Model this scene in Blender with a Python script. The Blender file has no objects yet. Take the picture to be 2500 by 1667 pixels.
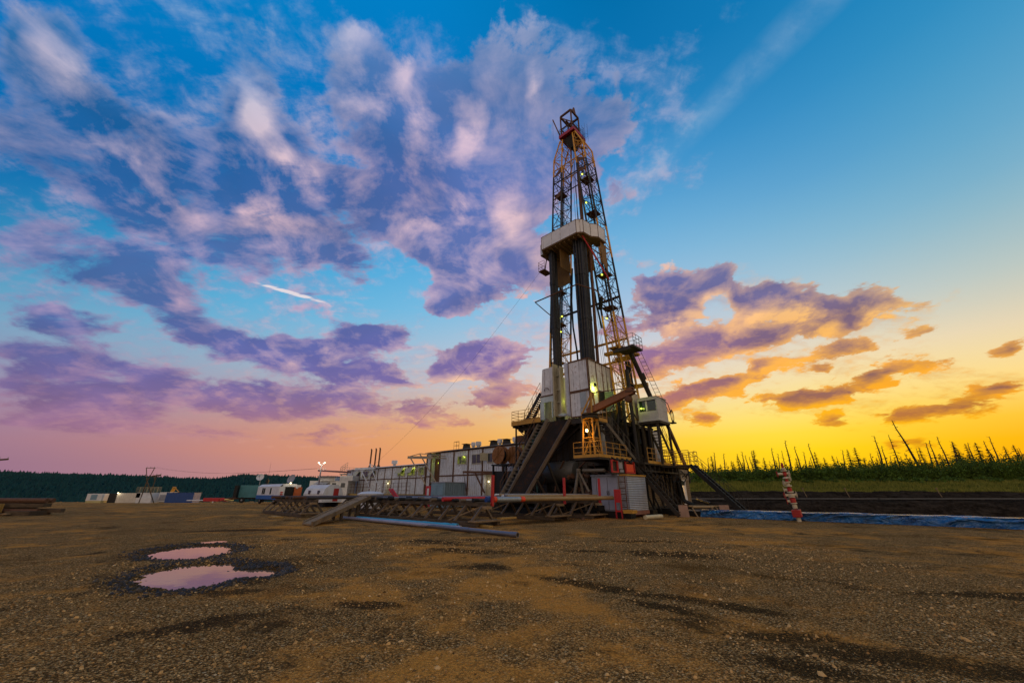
import bpy, bmesh, math, random
import numpy as np
from mathutils import Vector, Matrix
R = math.radians
random.seed(7)
SC = bpy.context.scene
COL = SC.collection

# ------------------------------------------------------------------ camera, world, sun, exposure
cam = bpy.data.objects.new('camera', bpy.data.cameras.new('camera'))
COL.objects.link(cam)
cam.data.sensor_width = 36.0
cam.data.lens = 940.0 / 2500.0 * 36.0
cam.data.clip_start = 0.1
cam.data.clip_end = 6000.0
cam.location = (0, 0, 1.6)
cam.rotation_euler = (R(90 + 21.3), 0, 0)
SC.camera = cam
SC.view_settings.view_transform = 'Standard'
SC.view_settings.look = 'None'
SC.view_settings.exposure = 0.0
SC.view_settings.gamma = 1.0
SC.render.resolution_x, SC.render.resolution_y = 1024, 682
SC.cycles.max_bounces = 5
SC.cycles.diffuse_bounces = 2
SC.cycles.glossy_bounces = 3
SC.cycles.transparent_max_bounces = 6
SC.cycles.use_denoising = True
SC.cycles.sample_clamp_indirect = 3.0
# sky tables: one row per elevation (degrees); colours are 12 RGB triples, cover is 64 triples (cloud, lit, thin veil) in percent, from azimuth SKY_AZ0 to SKY_AZ1
SKY_ELEVATIONS = [-2, 0.5, 2.5, 4.5, 6.5, 8.5, 10.5, 12.5, 14.5, 17, 19.5, 22, 25, 28, 31.5, 35, 39, 43, 48, 54, 62, 75]
COVER_ELEVATIONS = [0, 1.5, 3, 4.5, 6, 7.5, 9, 10.5, 12, 13.5, 15, 16.5, 18, 20, 22, 24, 26, 28, 30, 32.5, 35, 37.5, 40, 43, 46, 50, 54, 59, 65]
SKY_AZ0, SKY_AZ1 = -68.0, 58.0
SKY_CLEAR = [
    [145, 110, 140, 145, 110, 140, 162, 120, 138, 187, 133, 131, 211, 144, 118, 229, 154, 103, 241, 168, 78, 253, 183, 54, 255, 194, 31, 255, 206, 4, 255, 177, 0, 255, 158, 0],
    [145, 110, 140, 145, 110, 140, 162, 120, 138, 187, 133, 131, 211, 144, 118, 229, 154, 103, 241, 168, 78, 253, 183, 54, 255, 194, 31, 255, 206, 4, 255, 177, 0, 255, 158, 0],
    [152, 117, 142, 148, 113, 140, 167, 122, 136, 190, 134, 129, 211, 144, 118, 229, 154, 103, 241, 168, 78, 253, 182, 54, 255, 194, 32, 255, 207, 8, 255, 183, 2, 255, 163, 0],
    [155, 128, 158, 156, 121, 146, 178, 127, 133, 204, 139, 122, 220, 150, 111, 234, 160, 97, 243, 174, 76, 253, 188, 54, 255, 202, 37, 255, 219, 21, 255, 195, 15, 255, 173, 7],
    [146, 139, 172, 155, 127, 157, 178, 133, 143, 203, 143, 128, 222, 154, 112, 236, 166, 98, 245, 180, 81, 253, 195, 68, 254, 210, 64, 255, 225, 66, 255, 203, 51, 255, 194, 58],
    [135, 155, 185, 148, 133, 167, 169, 142, 159, 195, 149, 142, 216, 158, 124, 231, 170, 115, 241, 187, 111, 250, 206, 112, 253, 218, 113, 254, 227, 112, 255, 213, 96, 254, 212, 111],
    [120, 170, 200, 143, 144, 176, 158, 151, 175, 181, 160, 166, 203, 166, 151, 221, 176, 140, 233, 193, 141, 244, 210, 147, 247, 219, 145, 252, 226, 142, 253, 220, 134, 253, 220, 149],
    [92, 161, 195, 135, 155, 185, 150, 160, 185, 169, 168, 185, 189, 175, 180, 207, 184, 172, 222, 197, 171, 234, 210, 177, 241, 218, 175, 247, 224, 166, 248, 221, 158, 241, 217, 168],
    [64, 151, 191, 124, 166, 196, 141, 168, 194, 159, 174, 194, 177, 181, 196, 194, 190, 197, 211, 200, 197, 225, 210, 199, 233, 216, 190, 239, 220, 180, 241, 220, 180, 227, 211, 179],
    [39, 131, 181, 102, 164, 197, 120, 172, 204, 147, 180, 204, 165, 184, 205, 182, 191, 205, 199, 199, 205, 213, 207, 207, 222, 212, 201, 228, 216, 197, 217, 212, 193, 205, 204, 186],
    [16, 109, 172, 77, 156, 194, 99, 173, 212, 126, 179, 211, 151, 186, 213, 170, 192, 213, 187, 198, 213, 201, 204, 214, 209, 207, 210, 206, 209, 206, 195, 205, 202, 184, 198, 192],
    [0, 96, 166, 55, 146, 190, 84, 167, 209, 104, 179, 218, 130, 185, 218, 152, 191, 218, 172, 196, 218, 186, 200, 219, 191, 202, 216, 184, 202, 214, 176, 199, 205, 165, 191, 196],
    [0, 100, 168, 33, 127, 182, 68, 159, 205, 89, 173, 216, 106, 182, 223, 128, 188, 223, 151, 192, 223, 167, 195, 224, 171, 196, 221, 165, 196, 215, 153, 191, 208, 142, 183, 199],
    [0, 104, 170, 12, 110, 174, 51, 148, 200, 76, 165, 214, 92, 176, 221, 112, 183, 224, 133, 187, 224, 150, 190, 224, 154, 191, 220, 145, 189, 215, 133, 183, 209, 119, 174, 201],
    [0, 111, 180, 0, 102, 172, 29, 132, 192, 60, 156, 210, 76, 168, 219, 95, 175, 222, 115, 180, 222, 130, 183, 222, 132, 184, 219, 124, 180, 214, 111, 172, 207, 100, 166, 201],
    [0, 118, 191, 0, 106, 175, 9, 116, 184, 43, 143, 204, 62, 158, 215, 79, 167, 220, 97, 173, 220, 110, 176, 220, 112, 175, 216, 104, 169, 211, 89, 160, 205, 84, 159, 199],
    [0, 120, 195, 0, 111, 179, 2, 113, 184, 25, 128, 197, 46, 145, 210, 64, 155, 214, 79, 161, 215, 89, 164, 214, 90, 162, 211, 81, 156, 206, 71, 151, 201, 65, 150, 196],
    [0, 120, 195, 0, 118, 188, 1, 115, 186, 13, 121, 193, 31, 131, 204, 48, 142, 209, 61, 148, 209, 68, 150, 209, 67, 149, 206, 60, 145, 200, 53, 141, 196, 47, 141, 192],
    [0, 121, 195, 0, 124, 195, 0, 119, 190, 5, 119, 192, 16, 125, 200, 28, 130, 202, 38, 134, 202, 42, 135, 199, 40, 133, 194, 36, 131, 190, 33, 130, 188, 31, 132, 188],
    [0, 122, 195, 0, 125, 195, 0, 126, 196, 0, 122, 194, 0, 121, 195, 6, 120, 193, 11, 120, 190, 11, 118, 185, 11, 115, 179, 16, 119, 180, 14, 120, 180, 24, 128, 186],
    [0, 124, 195, 0, 126, 196, 0, 127, 197, 0, 127, 197, 0, 127, 197, 0, 122, 190, 1, 118, 183, 0, 113, 176, 0, 108, 168, 5, 112, 172, 11, 117, 177, 17, 123, 183],
    [0, 118, 183, 0, 118, 183, 0, 118, 183, 0, 118, 183, 0, 118, 183, 0, 118, 183, 0, 118, 183, 0, 118, 183, 0, 118, 183, 0, 118, 183, 0, 118, 183, 0, 118, 183],
]
SKY_SHADE = [
    [148, 108, 140, 148, 108, 140, 164, 116, 138, 186, 128, 133, 204, 139, 125, 217, 146, 113, 223, 148, 88, 229, 150, 64, 232, 154, 41, 235, 159, 14, 226, 148, 10, 220, 140, 10],
    [148, 108, 140, 148, 108, 140, 164, 116, 138, 186, 128, 133, 204, 139, 125, 217, 146, 113, 223, 148, 88, 229, 150, 64, 232, 154, 41, 235, 159, 14, 226, 148, 10, 220, 140, 10],
    [149, 108, 140, 148, 108, 140, 165, 117, 137, 186, 129, 132, 204, 139, 125, 217, 146, 113, 223, 148, 88, 229, 150, 64, 232, 154, 42, 234, 159, 16, 226, 148, 10, 217, 138, 12],
    [134, 105, 146, 150, 108, 140, 163, 115, 138, 183, 127, 134, 202, 138, 126, 216, 145, 113, 222, 147, 89, 227, 148, 66, 229, 150, 46, 229, 151, 24, 213, 135, 23, 188, 113, 33],
    [114, 102, 154, 135, 105, 145, 157, 112, 141, 175, 121, 138, 192, 131, 134, 204, 137, 123, 211, 138, 101, 216, 137, 80, 218, 137, 61, 218, 135, 41, 194, 117, 42, 155, 97, 62],
    [98, 103, 161, 119, 102, 152, 136, 106, 149, 158, 115, 145, 180, 125, 141, 193, 130, 132, 200, 129, 112, 205, 127, 93, 206, 125, 76, 194, 120, 64, 159, 101, 71, 139, 90, 82],
    [80, 108, 165, 109, 102, 157, 116, 102, 156, 135, 108, 154, 155, 116, 151, 172, 122, 142, 185, 122, 123, 195, 122, 107, 189, 117, 95, 162, 104, 90, 134, 90, 93, 144, 95, 85],
    [73, 107, 165, 98, 104, 161, 107, 103, 162, 115, 103, 161, 130, 107, 160, 149, 113, 152, 169, 116, 134, 185, 117, 120, 173, 110, 112, 141, 96, 108, 133, 93, 98, 146, 100, 94],
    [67, 106, 165, 85, 107, 164, 97, 103, 167, 107, 103, 165, 115, 103, 164, 129, 106, 160, 154, 110, 145, 175, 113, 132, 162, 107, 125, 136, 97, 116, 131, 95, 104, 146, 105, 105],
    [49, 101, 163, 76, 107, 165, 89, 106, 167, 96, 102, 169, 105, 101, 167, 119, 103, 163, 141, 107, 153, 160, 110, 146, 150, 105, 138, 130, 98, 125, 124, 96, 116, 150, 116, 116],
    [30, 95, 160, 70, 107, 165, 81, 108, 167, 91, 105, 169, 96, 100, 169, 108, 100, 166, 128, 104, 161, 144, 107, 159, 136, 104, 148, 118, 96, 133, 118, 98, 128, 153, 126, 126],
    [19, 94, 159, 63, 105, 165, 78, 109, 168, 86, 107, 169, 92, 104, 169, 102, 102, 167, 117, 104, 164, 128, 105, 162, 120, 102, 152, 106, 95, 141, 120, 107, 140, 153, 137, 141],
    [9, 93, 159, 47, 100, 163, 75, 109, 168, 83, 108, 169, 88, 108, 170, 95, 106, 168, 103, 104, 165, 108, 103, 163, 105, 101, 156, 108, 104, 152, 123, 118, 155, 148, 151, 165],
    [21, 103, 168, 31, 95, 160, 67, 107, 167, 82, 109, 168, 87, 108, 169, 92, 107, 169, 97, 106, 167, 102, 105, 166, 106, 106, 162, 111, 112, 162, 123, 130, 168, 140, 158, 179],
    [34, 112, 176, 19, 94, 160, 51, 101, 164, 77, 108, 168, 86, 108, 168, 92, 108, 169, 97, 108, 169, 102, 109, 170, 106, 113, 169, 113, 122, 172, 122, 144, 183, 127, 157, 185],
    [46, 118, 179, 12, 96, 162, 37, 97, 162, 68, 104, 167, 83, 107, 168, 91, 109, 169, 96, 111, 171, 102, 114, 174, 108, 120, 176, 114, 132, 182, 116, 150, 190, 116, 156, 188],
    [50, 120, 180, 29, 108, 173, 24, 97, 163, 58, 101, 166, 77, 105, 169, 88, 109, 172, 96, 114, 175, 103, 120, 179, 110, 129, 184, 111, 140, 188, 103, 149, 190, 107, 155, 190],
    [50, 120, 180, 44, 118, 181, 28, 103, 169, 49, 102, 167, 72, 104, 170, 85, 110, 174, 95, 117, 179, 104, 125, 185, 103, 130, 186, 95, 135, 185, 93, 147, 189, 97, 154, 190],
    [52, 122, 182, 58, 128, 188, 53, 118, 182, 53, 109, 173, 64, 107, 171, 74, 110, 174, 80, 115, 177, 83, 119, 179, 79, 122, 180, 80, 132, 184, 82, 144, 188, 88, 153, 190],
    [54, 124, 184, 60, 130, 190, 63, 132, 192, 72, 125, 186, 84, 121, 182, 76, 118, 179, 72, 117, 179, 69, 119, 179, 64, 121, 180, 65, 131, 184, 68, 141, 187, 83, 151, 190],
    [58, 128, 188, 62, 131, 191, 65, 133, 193, 68, 134, 194, 69, 134, 194, 63, 130, 190, 58, 126, 186, 49, 124, 184, 40, 120, 180, 50, 127, 182, 61, 136, 185, 74, 146, 189],
    [55, 128, 188, 55, 128, 188, 55, 128, 188, 55, 128, 188, 55, 128, 188, 55, 128, 188, 55, 128, 188, 55, 128, 188, 55, 128, 188, 55, 128, 188, 55, 128, 188, 55, 128, 188],
]
SKY_LIT = [
    [160, 120, 145, 160, 120, 145, 184, 132, 135, 216, 150, 121, 234, 165, 108, 246, 177, 94, 250, 183, 74, 254, 189, 53, 255, 194, 31, 255, 199, 4, 255, 181, 0, 255, 170, 0],
    [160, 120, 145, 160, 120, 145, 184, 132, 135, 216, 150, 121, 234, 165, 108, 246, 177, 94, 250, 183, 74, 254, 189, 53, 255, 194, 31, 255, 199, 4, 255, 181, 0, 255, 170, 0],
    [164, 124, 149, 162, 122, 147, 187, 134, 136, 217, 151, 121, 234, 166, 108, 246, 177, 94, 250, 183, 74, 254, 189, 54, 255, 194, 32, 255, 198, 6, 255, 182, 0, 255, 170, 0],
    [165, 125, 156, 165, 125, 150, 191, 139, 139, 219, 156, 126, 235, 170, 114, 246, 179, 100, 250, 183, 79, 254, 186, 58, 255, 190, 35, 255, 194, 7, 255, 181, 0, 255, 170, 0],
    [165, 129, 164, 165, 125, 156, 195, 144, 144, 221, 161, 130, 236, 174, 120, 246, 182, 106, 250, 183, 84, 254, 183, 62, 255, 186, 38, 255, 189, 9, 255, 178, 4, 255, 167, 13],
    [167, 138, 173, 165, 127, 162, 197, 148, 155, 222, 166, 142, 236, 179, 131, 246, 185, 114, 250, 183, 90, 254, 181, 68, 255, 182, 46, 255, 183, 19, 255, 172, 13, 255, 168, 30],
    [172, 148, 183, 165, 132, 167, 198, 152, 165, 222, 171, 156, 235, 184, 147, 245, 189, 131, 249, 185, 105, 254, 181, 83, 255, 180, 59, 255, 176, 30, 255, 169, 26, 255, 173, 53],
    [175, 156, 191, 167, 139, 174, 198, 158, 174, 222, 176, 169, 234, 189, 163, 243, 194, 147, 249, 187, 120, 254, 182, 97, 255, 178, 72, 255, 174, 45, 255, 174, 48, 255, 183, 78],
    [174, 158, 193, 170, 146, 181, 198, 164, 184, 220, 179, 180, 233, 192, 175, 242, 197, 162, 248, 190, 135, 253, 183, 113, 253, 180, 91, 254, 178, 68, 255, 179, 69, 255, 194, 104],
    [172, 161, 196, 175, 154, 189, 203, 169, 190, 218, 183, 193, 231, 194, 188, 239, 198, 176, 244, 192, 154, 248, 187, 137, 250, 184, 117, 252, 183, 95, 255, 188, 92, 252, 204, 132],
    [171, 163, 198, 177, 158, 192, 208, 173, 194, 220, 184, 196, 229, 194, 199, 237, 198, 191, 241, 194, 173, 244, 191, 161, 247, 188, 139, 252, 188, 113, 255, 196, 115, 236, 201, 147],
    [171, 166, 201, 179, 162, 195, 213, 176, 199, 221, 185, 200, 228, 194, 202, 235, 198, 196, 239, 195, 182, 242, 192, 170, 246, 191, 150, 251, 193, 130, 250, 200, 135, 221, 198, 162],
    [174, 169, 203, 182, 167, 198, 216, 181, 200, 222, 186, 204, 226, 193, 205, 232, 196, 200, 236, 195, 188, 240, 193, 178, 245, 194, 163, 249, 198, 150, 233, 197, 151, 202, 194, 180],
    [177, 172, 205, 186, 172, 200, 219, 185, 202, 223, 188, 204, 224, 192, 208, 229, 195, 204, 234, 195, 194, 238, 195, 186, 242, 196, 174, 237, 196, 163, 215, 194, 168, 183, 190, 197],
    [181, 176, 207, 189, 177, 203, 223, 190, 203, 224, 190, 205, 225, 193, 208, 228, 195, 205, 231, 195, 198, 235, 194, 192, 234, 194, 183, 223, 193, 177, 194, 190, 187, 170, 186, 203],
    [184, 179, 209, 187, 180, 206, 225, 194, 205, 225, 191, 205, 226, 193, 207, 227, 194, 205, 229, 194, 200, 230, 193, 196, 226, 193, 191, 210, 191, 190, 173, 186, 207, 160, 182, 204],
    [185, 180, 210, 182, 184, 210, 215, 194, 207, 226, 193, 205, 227, 193, 206, 226, 193, 206, 226, 193, 203, 225, 192, 201, 218, 191, 200, 196, 188, 205, 164, 182, 209, 148, 177, 205],
    [185, 180, 210, 173, 186, 213, 201, 193, 210, 221, 193, 206, 228, 192, 205, 226, 192, 206, 224, 192, 206, 220, 191, 206, 210, 190, 209, 187, 186, 210, 158, 180, 208, 138, 173, 205],
    [179, 182, 212, 157, 188, 218, 184, 191, 214, 207, 191, 209, 219, 191, 207, 220, 191, 207, 217, 190, 208, 211, 189, 210, 198, 187, 211, 176, 183, 210, 149, 176, 208, 130, 170, 205],
    [169, 184, 214, 152, 190, 220, 164, 188, 218, 191, 188, 213, 207, 188, 211, 206, 188, 210, 201, 187, 211, 194, 186, 212, 182, 184, 213, 162, 179, 211, 139, 173, 208, 130, 170, 205],
    [157, 188, 218, 158, 189, 219, 170, 187, 217, 181, 186, 216, 189, 185, 215, 183, 184, 215, 177, 183, 215, 169, 181, 215, 160, 180, 215, 153, 178, 213, 144, 175, 210, 134, 171, 206],
    [175, 182, 215, 175, 182, 215, 175, 182, 215, 175, 182, 215, 175, 182, 215, 175, 182, 215, 175, 182, 215, 175, 182, 215, 175, 182, 215, 175, 182, 215, 175, 182, 215, 175, 182, 215],
]
SKY_COVER = [
    [0, 0, 0, 0, 0, 0, 0, 0, 0, 0, 0, 0, 0, 0, 0, 0, 0, 0, 0, 0, 0, 0, 0, 0, 0, 0, 0, 0, 0, 0, 0, 0, 0, 0, 0, 0, 0, 0, 0, 0, 0, 0, 0, 0, 0, 0, 0, 0, 0, 0, 0, 0, 0, 0, 0, 0, 0, 0, 0, 0, 0, 0, 0, 0, 0, 0, 0, 0, 0, 0, 0, 0, 0, 0, 0, 0, 0, 0, 0, 0, 0, 0, 0, 0, 0, 0, 0, 0, 0, 0, 0, 0, 0, 0, 0, 0, 0, 0, 0, 0, 0, 0, 0, 0, 0, 0, 0, 0, 0, 0, 0, 0, 0, 0, 0, 0, 0, 0, 0, 0, 0, 0, 0, 0, 0, 0, 0, 0, 0, 0, 0, 0, 0, 0, 0, 0, 0, 0, 0, 0, 0, 0, 0, 0, 0, 0, 0, 0, 0, 0, 0, 0, 0, 0, 0, 0, 0, 0, 0, 0, 0, 0, 0, 0, 0, 0, 0, 0, 0, 0, 0, 0, 0, 0, 0, 0, 0, 0, 0, 0, 0, 0, 0, 0, 0, 0, 0, 0, 0, 0, 0, 0],
    [0, 0, 0, 0, 0, 0, 0, 0, 0, 0, 0, 0, 0, 0, 0, 0, 0, 0, 0, 0, 0, 0, 0, 0, 0, 0, 0, 0, 0, 0, 0, 0, 0, 0, 0, 0, 0, 0, 0, 0, 0, 0, 0, 0, 0, 0, 0, 0, 0, 0, 0, 0, 0, 0, 0, 0, 0, 0, 0, 0, 0, 0, 0, 0, 0, 0, 0, 0, 0, 0, 0, 0, 0, 0, 0, 0, 0, 0, 0, 0, 0, 0, 0, 0, 0, 0, 0, 0, 0, 0, 0, 0, 0, 0, 0, 0, 0, 0, 0, 0, 0, 0, 0, 0, 0, 0, 0, 0, 0, 0, 0, 0, 0, 0, 0, 0, 0, 0, 0, 0, 0, 0, 0, 0, 0, 0, 0, 0, 0, 0, 0, 0, 0, 0, 0, 0, 0, 0, 0, 0, 0, 0, 0, 0, 0, 0, 0, 0, 0, 0, 0, 0, 0, 0, 0, 0, 0, 0, 0, 0, 0, 0, 0, 0, 0, 0, 0, 0, 0, 0, 0, 0, 0, 0, 0, 0, 0, 0, 0, 0, 0, 0, 0, 0, 0, 0, 0, 0, 0, 0, 0, 0],
    [0, 0, 0, 0, 0, 0, 0, 0, 0, 0, 0, 0, 0, 0, 0, 0, 0, 0, 0, 0, 0, 0, 0, 0, 0, 0, 0, 0, 0, 0, 0, 0, 0, 0, 0, 0, 0, 0, 0, 0, 0, 0, 0, 0, 0, 0, 0, 0, 0, 0, 0, 0, 0, 0, 0, 0, 0, 0, 0, 0, 0, 0, 0, 0, 0, 0, 0, 0, 0, 0, 0, 0, 0, 0, 0, 0, 0, 0, 0, 0, 0, 0, 0, 0, 0, 0, 0, 0, 0, 0, 0, 0, 0, 0, 0, 0, 0, 0, 0, 0, 0, 0, 0, 0, 0, 0, 0, 0, 0, 0, 0, 0, 0, 0, 0, 0, 0, 0, 0, 0, 0, 0, 0, 0, 0, 0, 0, 0, 0, 0, 0, 0, 0, 0, 0, 0, 0, 0, 0, 0, 0, 0, 0, 0, 0, 0, 0, 0, 0, 0, 0, 0, 0, 0, 0, 0, 0, 0, 0, 0, 0, 0, 0, 0, 0, 0, 0, 0, 0, 0, 0, 0, 0, 0, 0, 0, 0, 0, 0, 0, 0, 0, 0, 0, 0, 0, 0, 0, 0, 0, 0, 0],
    [0, 0, 0, 0, 0, 0, 0, 0, 0, 0, 0, 0, 0, 0, 0, 0, 0, 0, 0, 0, 0, 0, 0, 12, 0, 0, 36, 0, 0, 50, 0, 0, 51, 0, 0, 42, 0, 0, 30, 0, 0, 16, 0, 0, 7, 0, 0, 6, 0, 0, 5, 0, 0, 5, 0, 0, 5, 0, 0, 5, 0, 0, 4, 0, 0, 3, 0, 0, 2, 0, 0, 1, 0, 0, 0, 0, 0, 0, 0, 0, 0, 0, 0, 0, 0, 0, 0, 0, 0, 0, 0, 0, 0, 0, 0, 0, 0, 0, 0, 0, 0, 0, 0, 0, 0, 0, 0, 0, 0, 0, 0, 0, 0, 0, 0, 0, 0, 0, 0, 0, 0, 0, 0, 0, 0, 0, 0, 0, 0, 0, 0, 5, 0, 0, 32, 0, 0, 47, 0, 0, 39, 0, 0, 10, 0, 0, 0, 0, 0, 0, 0, 0, 0, 0, 0, 0, 0, 0, 0, 0, 0, 0, 0, 0, 0, 0, 0, 23, 76, 0, 67, 84, 0, 67, 4, 0, 52, 0, 0, 0, 0, 0, 0, 0, 0, 0, 0, 0, 0, 0, 0, 0],
    [0, 0, 0, 0, 0, 0, 0, 0, 0, 0, 0, 0, 0, 0, 0, 0, 0, 5, 0, 0, 48, 41, 0, 87, 86, 0, 95, 93, 0, 97, 95, 0, 97, 91, 0, 96, 81, 0, 95, 74, 0, 92, 74, 0, 87, 70, 0, 84, 67, 0, 80, 69, 0, 76, 64, 0, 71, 64, 0, 65, 64, 0, 60, 64, 0, 56, 64, 0, 52, 56, 0, 51, 36, 0, 50, 14, 0, 44, 1, 0, 35, 0, 0, 26, 0, 0, 16, 0, 0, 7, 0, 0, 2, 0, 0, 0, 0, 0, 0, 0, 0, 0, 0, 0, 0, 0, 0, 0, 0, 0, 0, 0, 0, 0, 0, 0, 0, 0, 0, 0, 0, 0, 0, 0, 0, 0, 0, 0, 1, 0, 0, 31, 11, 0, 59, 19, 0, 63, 0, 0, 44, 0, 0, 6, 0, 0, 0, 0, 0, 0, 0, 0, 0, 0, 0, 0, 0, 0, 0, 0, 0, 10, 0, 0, 43, 0, 25, 69, 7, 79, 79, 0, 79, 77, 0, 30, 57, 0, 69, 19, 0, 0, 0, 0, 0, 0, 0, 0, 0, 0, 0, 0],
    [0, 0, 0, 0, 0, 0, 0, 0, 0, 0, 0, 0, 0, 0, 6, 0, 0, 24, 0, 0, 71, 40, 0, 94, 90, 0, 98, 97, 0, 98, 96, 0, 98, 94, 0, 98, 87, 0, 97, 66, 0, 97, 41, 0, 95, 34, 0, 92, 39, 0, 85, 42, 0, 78, 41, 0, 77, 35, 0, 79, 46, 0, 81, 62, 0, 80, 60, 0, 77, 59, 0, 73, 59, 0, 70, 56, 0, 66, 36, 0, 62, 12, 0, 54, 0, 0, 43, 0, 0, 30, 0, 0, 16, 0, 0, 7, 0, 0, 4, 0, 0, 8, 0, 0, 10, 0, 0, 8, 0, 0, 3, 0, 0, 0, 0, 0, 0, 0, 0, 0, 0, 0, 0, 0, 0, 0, 0, 0, 0, 0, 0, 0, 0, 0, 4, 0, 12, 28, 0, 79, 51, 1, 79, 59, 0, 63, 49, 0, 0, 22, 0, 0, 3, 0, 0, 0, 0, 0, 12, 57, 0, 63, 79, 0, 79, 23, 0, 94, 78, 0, 96, 96, 0, 96, 97, 0, 92, 97, 0, 91, 72, 20, 88, 0, 4, 60, 0, 0, 8, 0, 0, 0],
    [0, 0, 0, 0, 0, 0, 0, 0, 0, 0, 0, 0, 0, 0, 0, 0, 0, 21, 13, 0, 73, 79, 0, 90, 87, 0, 96, 96, 0, 97, 97, 0, 98, 94, 0, 97, 94, 0, 97, 90, 0, 97, 88, 0, 97, 89, 0, 96, 90, 0, 95, 90, 0, 94, 89, 0, 94, 82, 0, 94, 68, 0, 94, 47, 0, 94, 28, 0, 94, 16, 0, 94, 22, 0, 95, 54, 0, 94, 69, 0, 93, 69, 0, 91, 69, 0, 88, 69, 0, 84, 66, 0, 78, 41, 0, 72, 11, 0, 64, 0, 0, 54, 0, 0, 43, 0, 0, 30, 0, 0, 16, 0, 0, 6, 0, 0, 0, 0, 0, 0, 0, 0, 0, 0, 0, 2, 0, 0, 7, 0, 0, 14, 0, 0, 38, 1, 0, 74, 52, 0, 90, 83, 0, 91, 64, 0, 90, 1, 0, 83, 5, 34, 80, 18, 93, 85, 31, 99, 88, 34, 99, 87, 23, 99, 89, 2, 66, 87, 0, 0, 78, 0, 0, 73, 3, 0, 84, 48, 0, 93, 76, 0, 93, 67, 0, 86, 0, 0, 40, 0, 0, 0],
    [0, 0, 0, 0, 0, 0, 0, 0, 0, 0, 0, 0, 0, 0, 4, 0, 0, 37, 28, 0, 81, 89, 0, 89, 93, 0, 91, 92, 0, 95, 81, 0, 98, 73, 0, 98, 85, 0, 98, 94, 0, 98, 97, 0, 98, 97, 0, 97, 97, 0, 97, 98, 0, 96, 98, 0, 96, 98, 0, 96, 98, 0, 96, 97, 0, 96, 96, 0, 96, 93, 0, 96, 91, 0, 96, 89, 0, 96, 80, 0, 96, 67, 0, 95, 55, 0, 94, 45, 0, 93, 28, 0, 91, 6, 0, 89, 0, 0, 85, 0, 0, 79, 0, 0, 71, 0, 0, 58, 0, 0, 41, 0, 0, 20, 0, 0, 4, 0, 0, 0, 0, 0, 4, 0, 0, 24, 0, 0, 58, 26, 0, 79, 69, 0, 85, 74, 0, 89, 42, 46, 92, 6, 98, 92, 0, 94, 87, 7, 18, 84, 39, 0, 86, 75, 0, 91, 94, 0, 92, 95, 0, 91, 94, 0, 89, 94, 33, 86, 80, 99, 87, 14, 98, 85, 0, 0, 69, 0, 0, 53, 0, 14, 58, 0, 0, 49, 0, 0, 7, 0, 0, 0],
    [0, 0, 0, 0, 0, 0, 0, 0, 0, 0, 0, 0, 0, 0, 0, 0, 0, 22, 32, 0, 75, 69, 0, 88, 79, 0, 94, 92, 0, 96, 93, 0, 97, 95, 0, 97, 95, 0, 96, 96, 0, 96, 98, 0, 96, 97, 0, 97, 93, 0, 97, 92, 0, 97, 94, 2, 97, 96, 6, 97, 97, 7, 97, 96, 7, 97, 93, 5, 97, 88, 2, 97, 77, 0, 97, 63, 0, 96, 60, 0, 95, 59, 0, 92, 54, 0, 89, 54, 0, 86, 59, 0, 85, 71, 0, 86, 79, 0, 87, 75, 0, 88, 57, 0, 88, 24, 0, 85, 1, 0, 76, 0, 0, 56, 0, 0, 25, 0, 0, 1, 0, 0, 1, 0, 0, 17, 0, 0, 56, 21, 0, 83, 84, 0, 91, 97, 0, 91, 97, 0, 91, 94, 0, 89, 94, 18, 84, 81, 84, 81, 30, 84, 76, 0, 15, 59, 0, 0, 53, 0, 0, 62, 9, 0, 80, 56, 0, 91, 92, 0, 93, 92, 21, 95, 83, 68, 96, 59, 0, 90, 44, 0, 71, 67, 3, 73, 0, 0, 37, 0, 0, 0],
    [0, 0, 0, 0, 0, 0, 0, 0, 0, 0, 0, 0, 0, 0, 0, 0, 0, 18, 34, 0, 68, 61, 0, 84, 68, 0, 92, 64, 0, 95, 71, 0, 94, 12, 0, 93, 26, 0, 91, 36, 0, 93, 24, 0, 95, 7, 0, 96, 18, 0, 96, 35, 0, 96, 45, 0, 96, 54, 0, 97, 63, 0, 97, 69, 0, 97, 70, 0, 97, 64, 0, 96, 51, 0, 95, 31, 0, 93, 12, 0, 90, 0, 0, 87, 0, 0, 87, 4, 0, 87, 28, 0, 89, 65, 0, 90, 70, 0, 91, 69, 0, 90, 69, 0, 88, 69, 0, 85, 52, 0, 82, 12, 0, 70, 0, 0, 44, 0, 0, 16, 0, 0, 13, 0, 0, 31, 0, 0, 53, 0, 0, 71, 0, 2, 83, 30, 4, 88, 77, 0, 87, 94, 0, 84, 94, 0, 86, 96, 0, 89, 95, 59, 90, 79, 99, 89, 19, 91, 87, 44, 0, 83, 67, 0, 78, 24, 21, 87, 27, 10, 89, 46, 0, 90, 2, 0, 90, 0, 0, 74, 0, 0, 43, 14, 0, 71, 0, 0, 28, 0, 0, 6],
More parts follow.
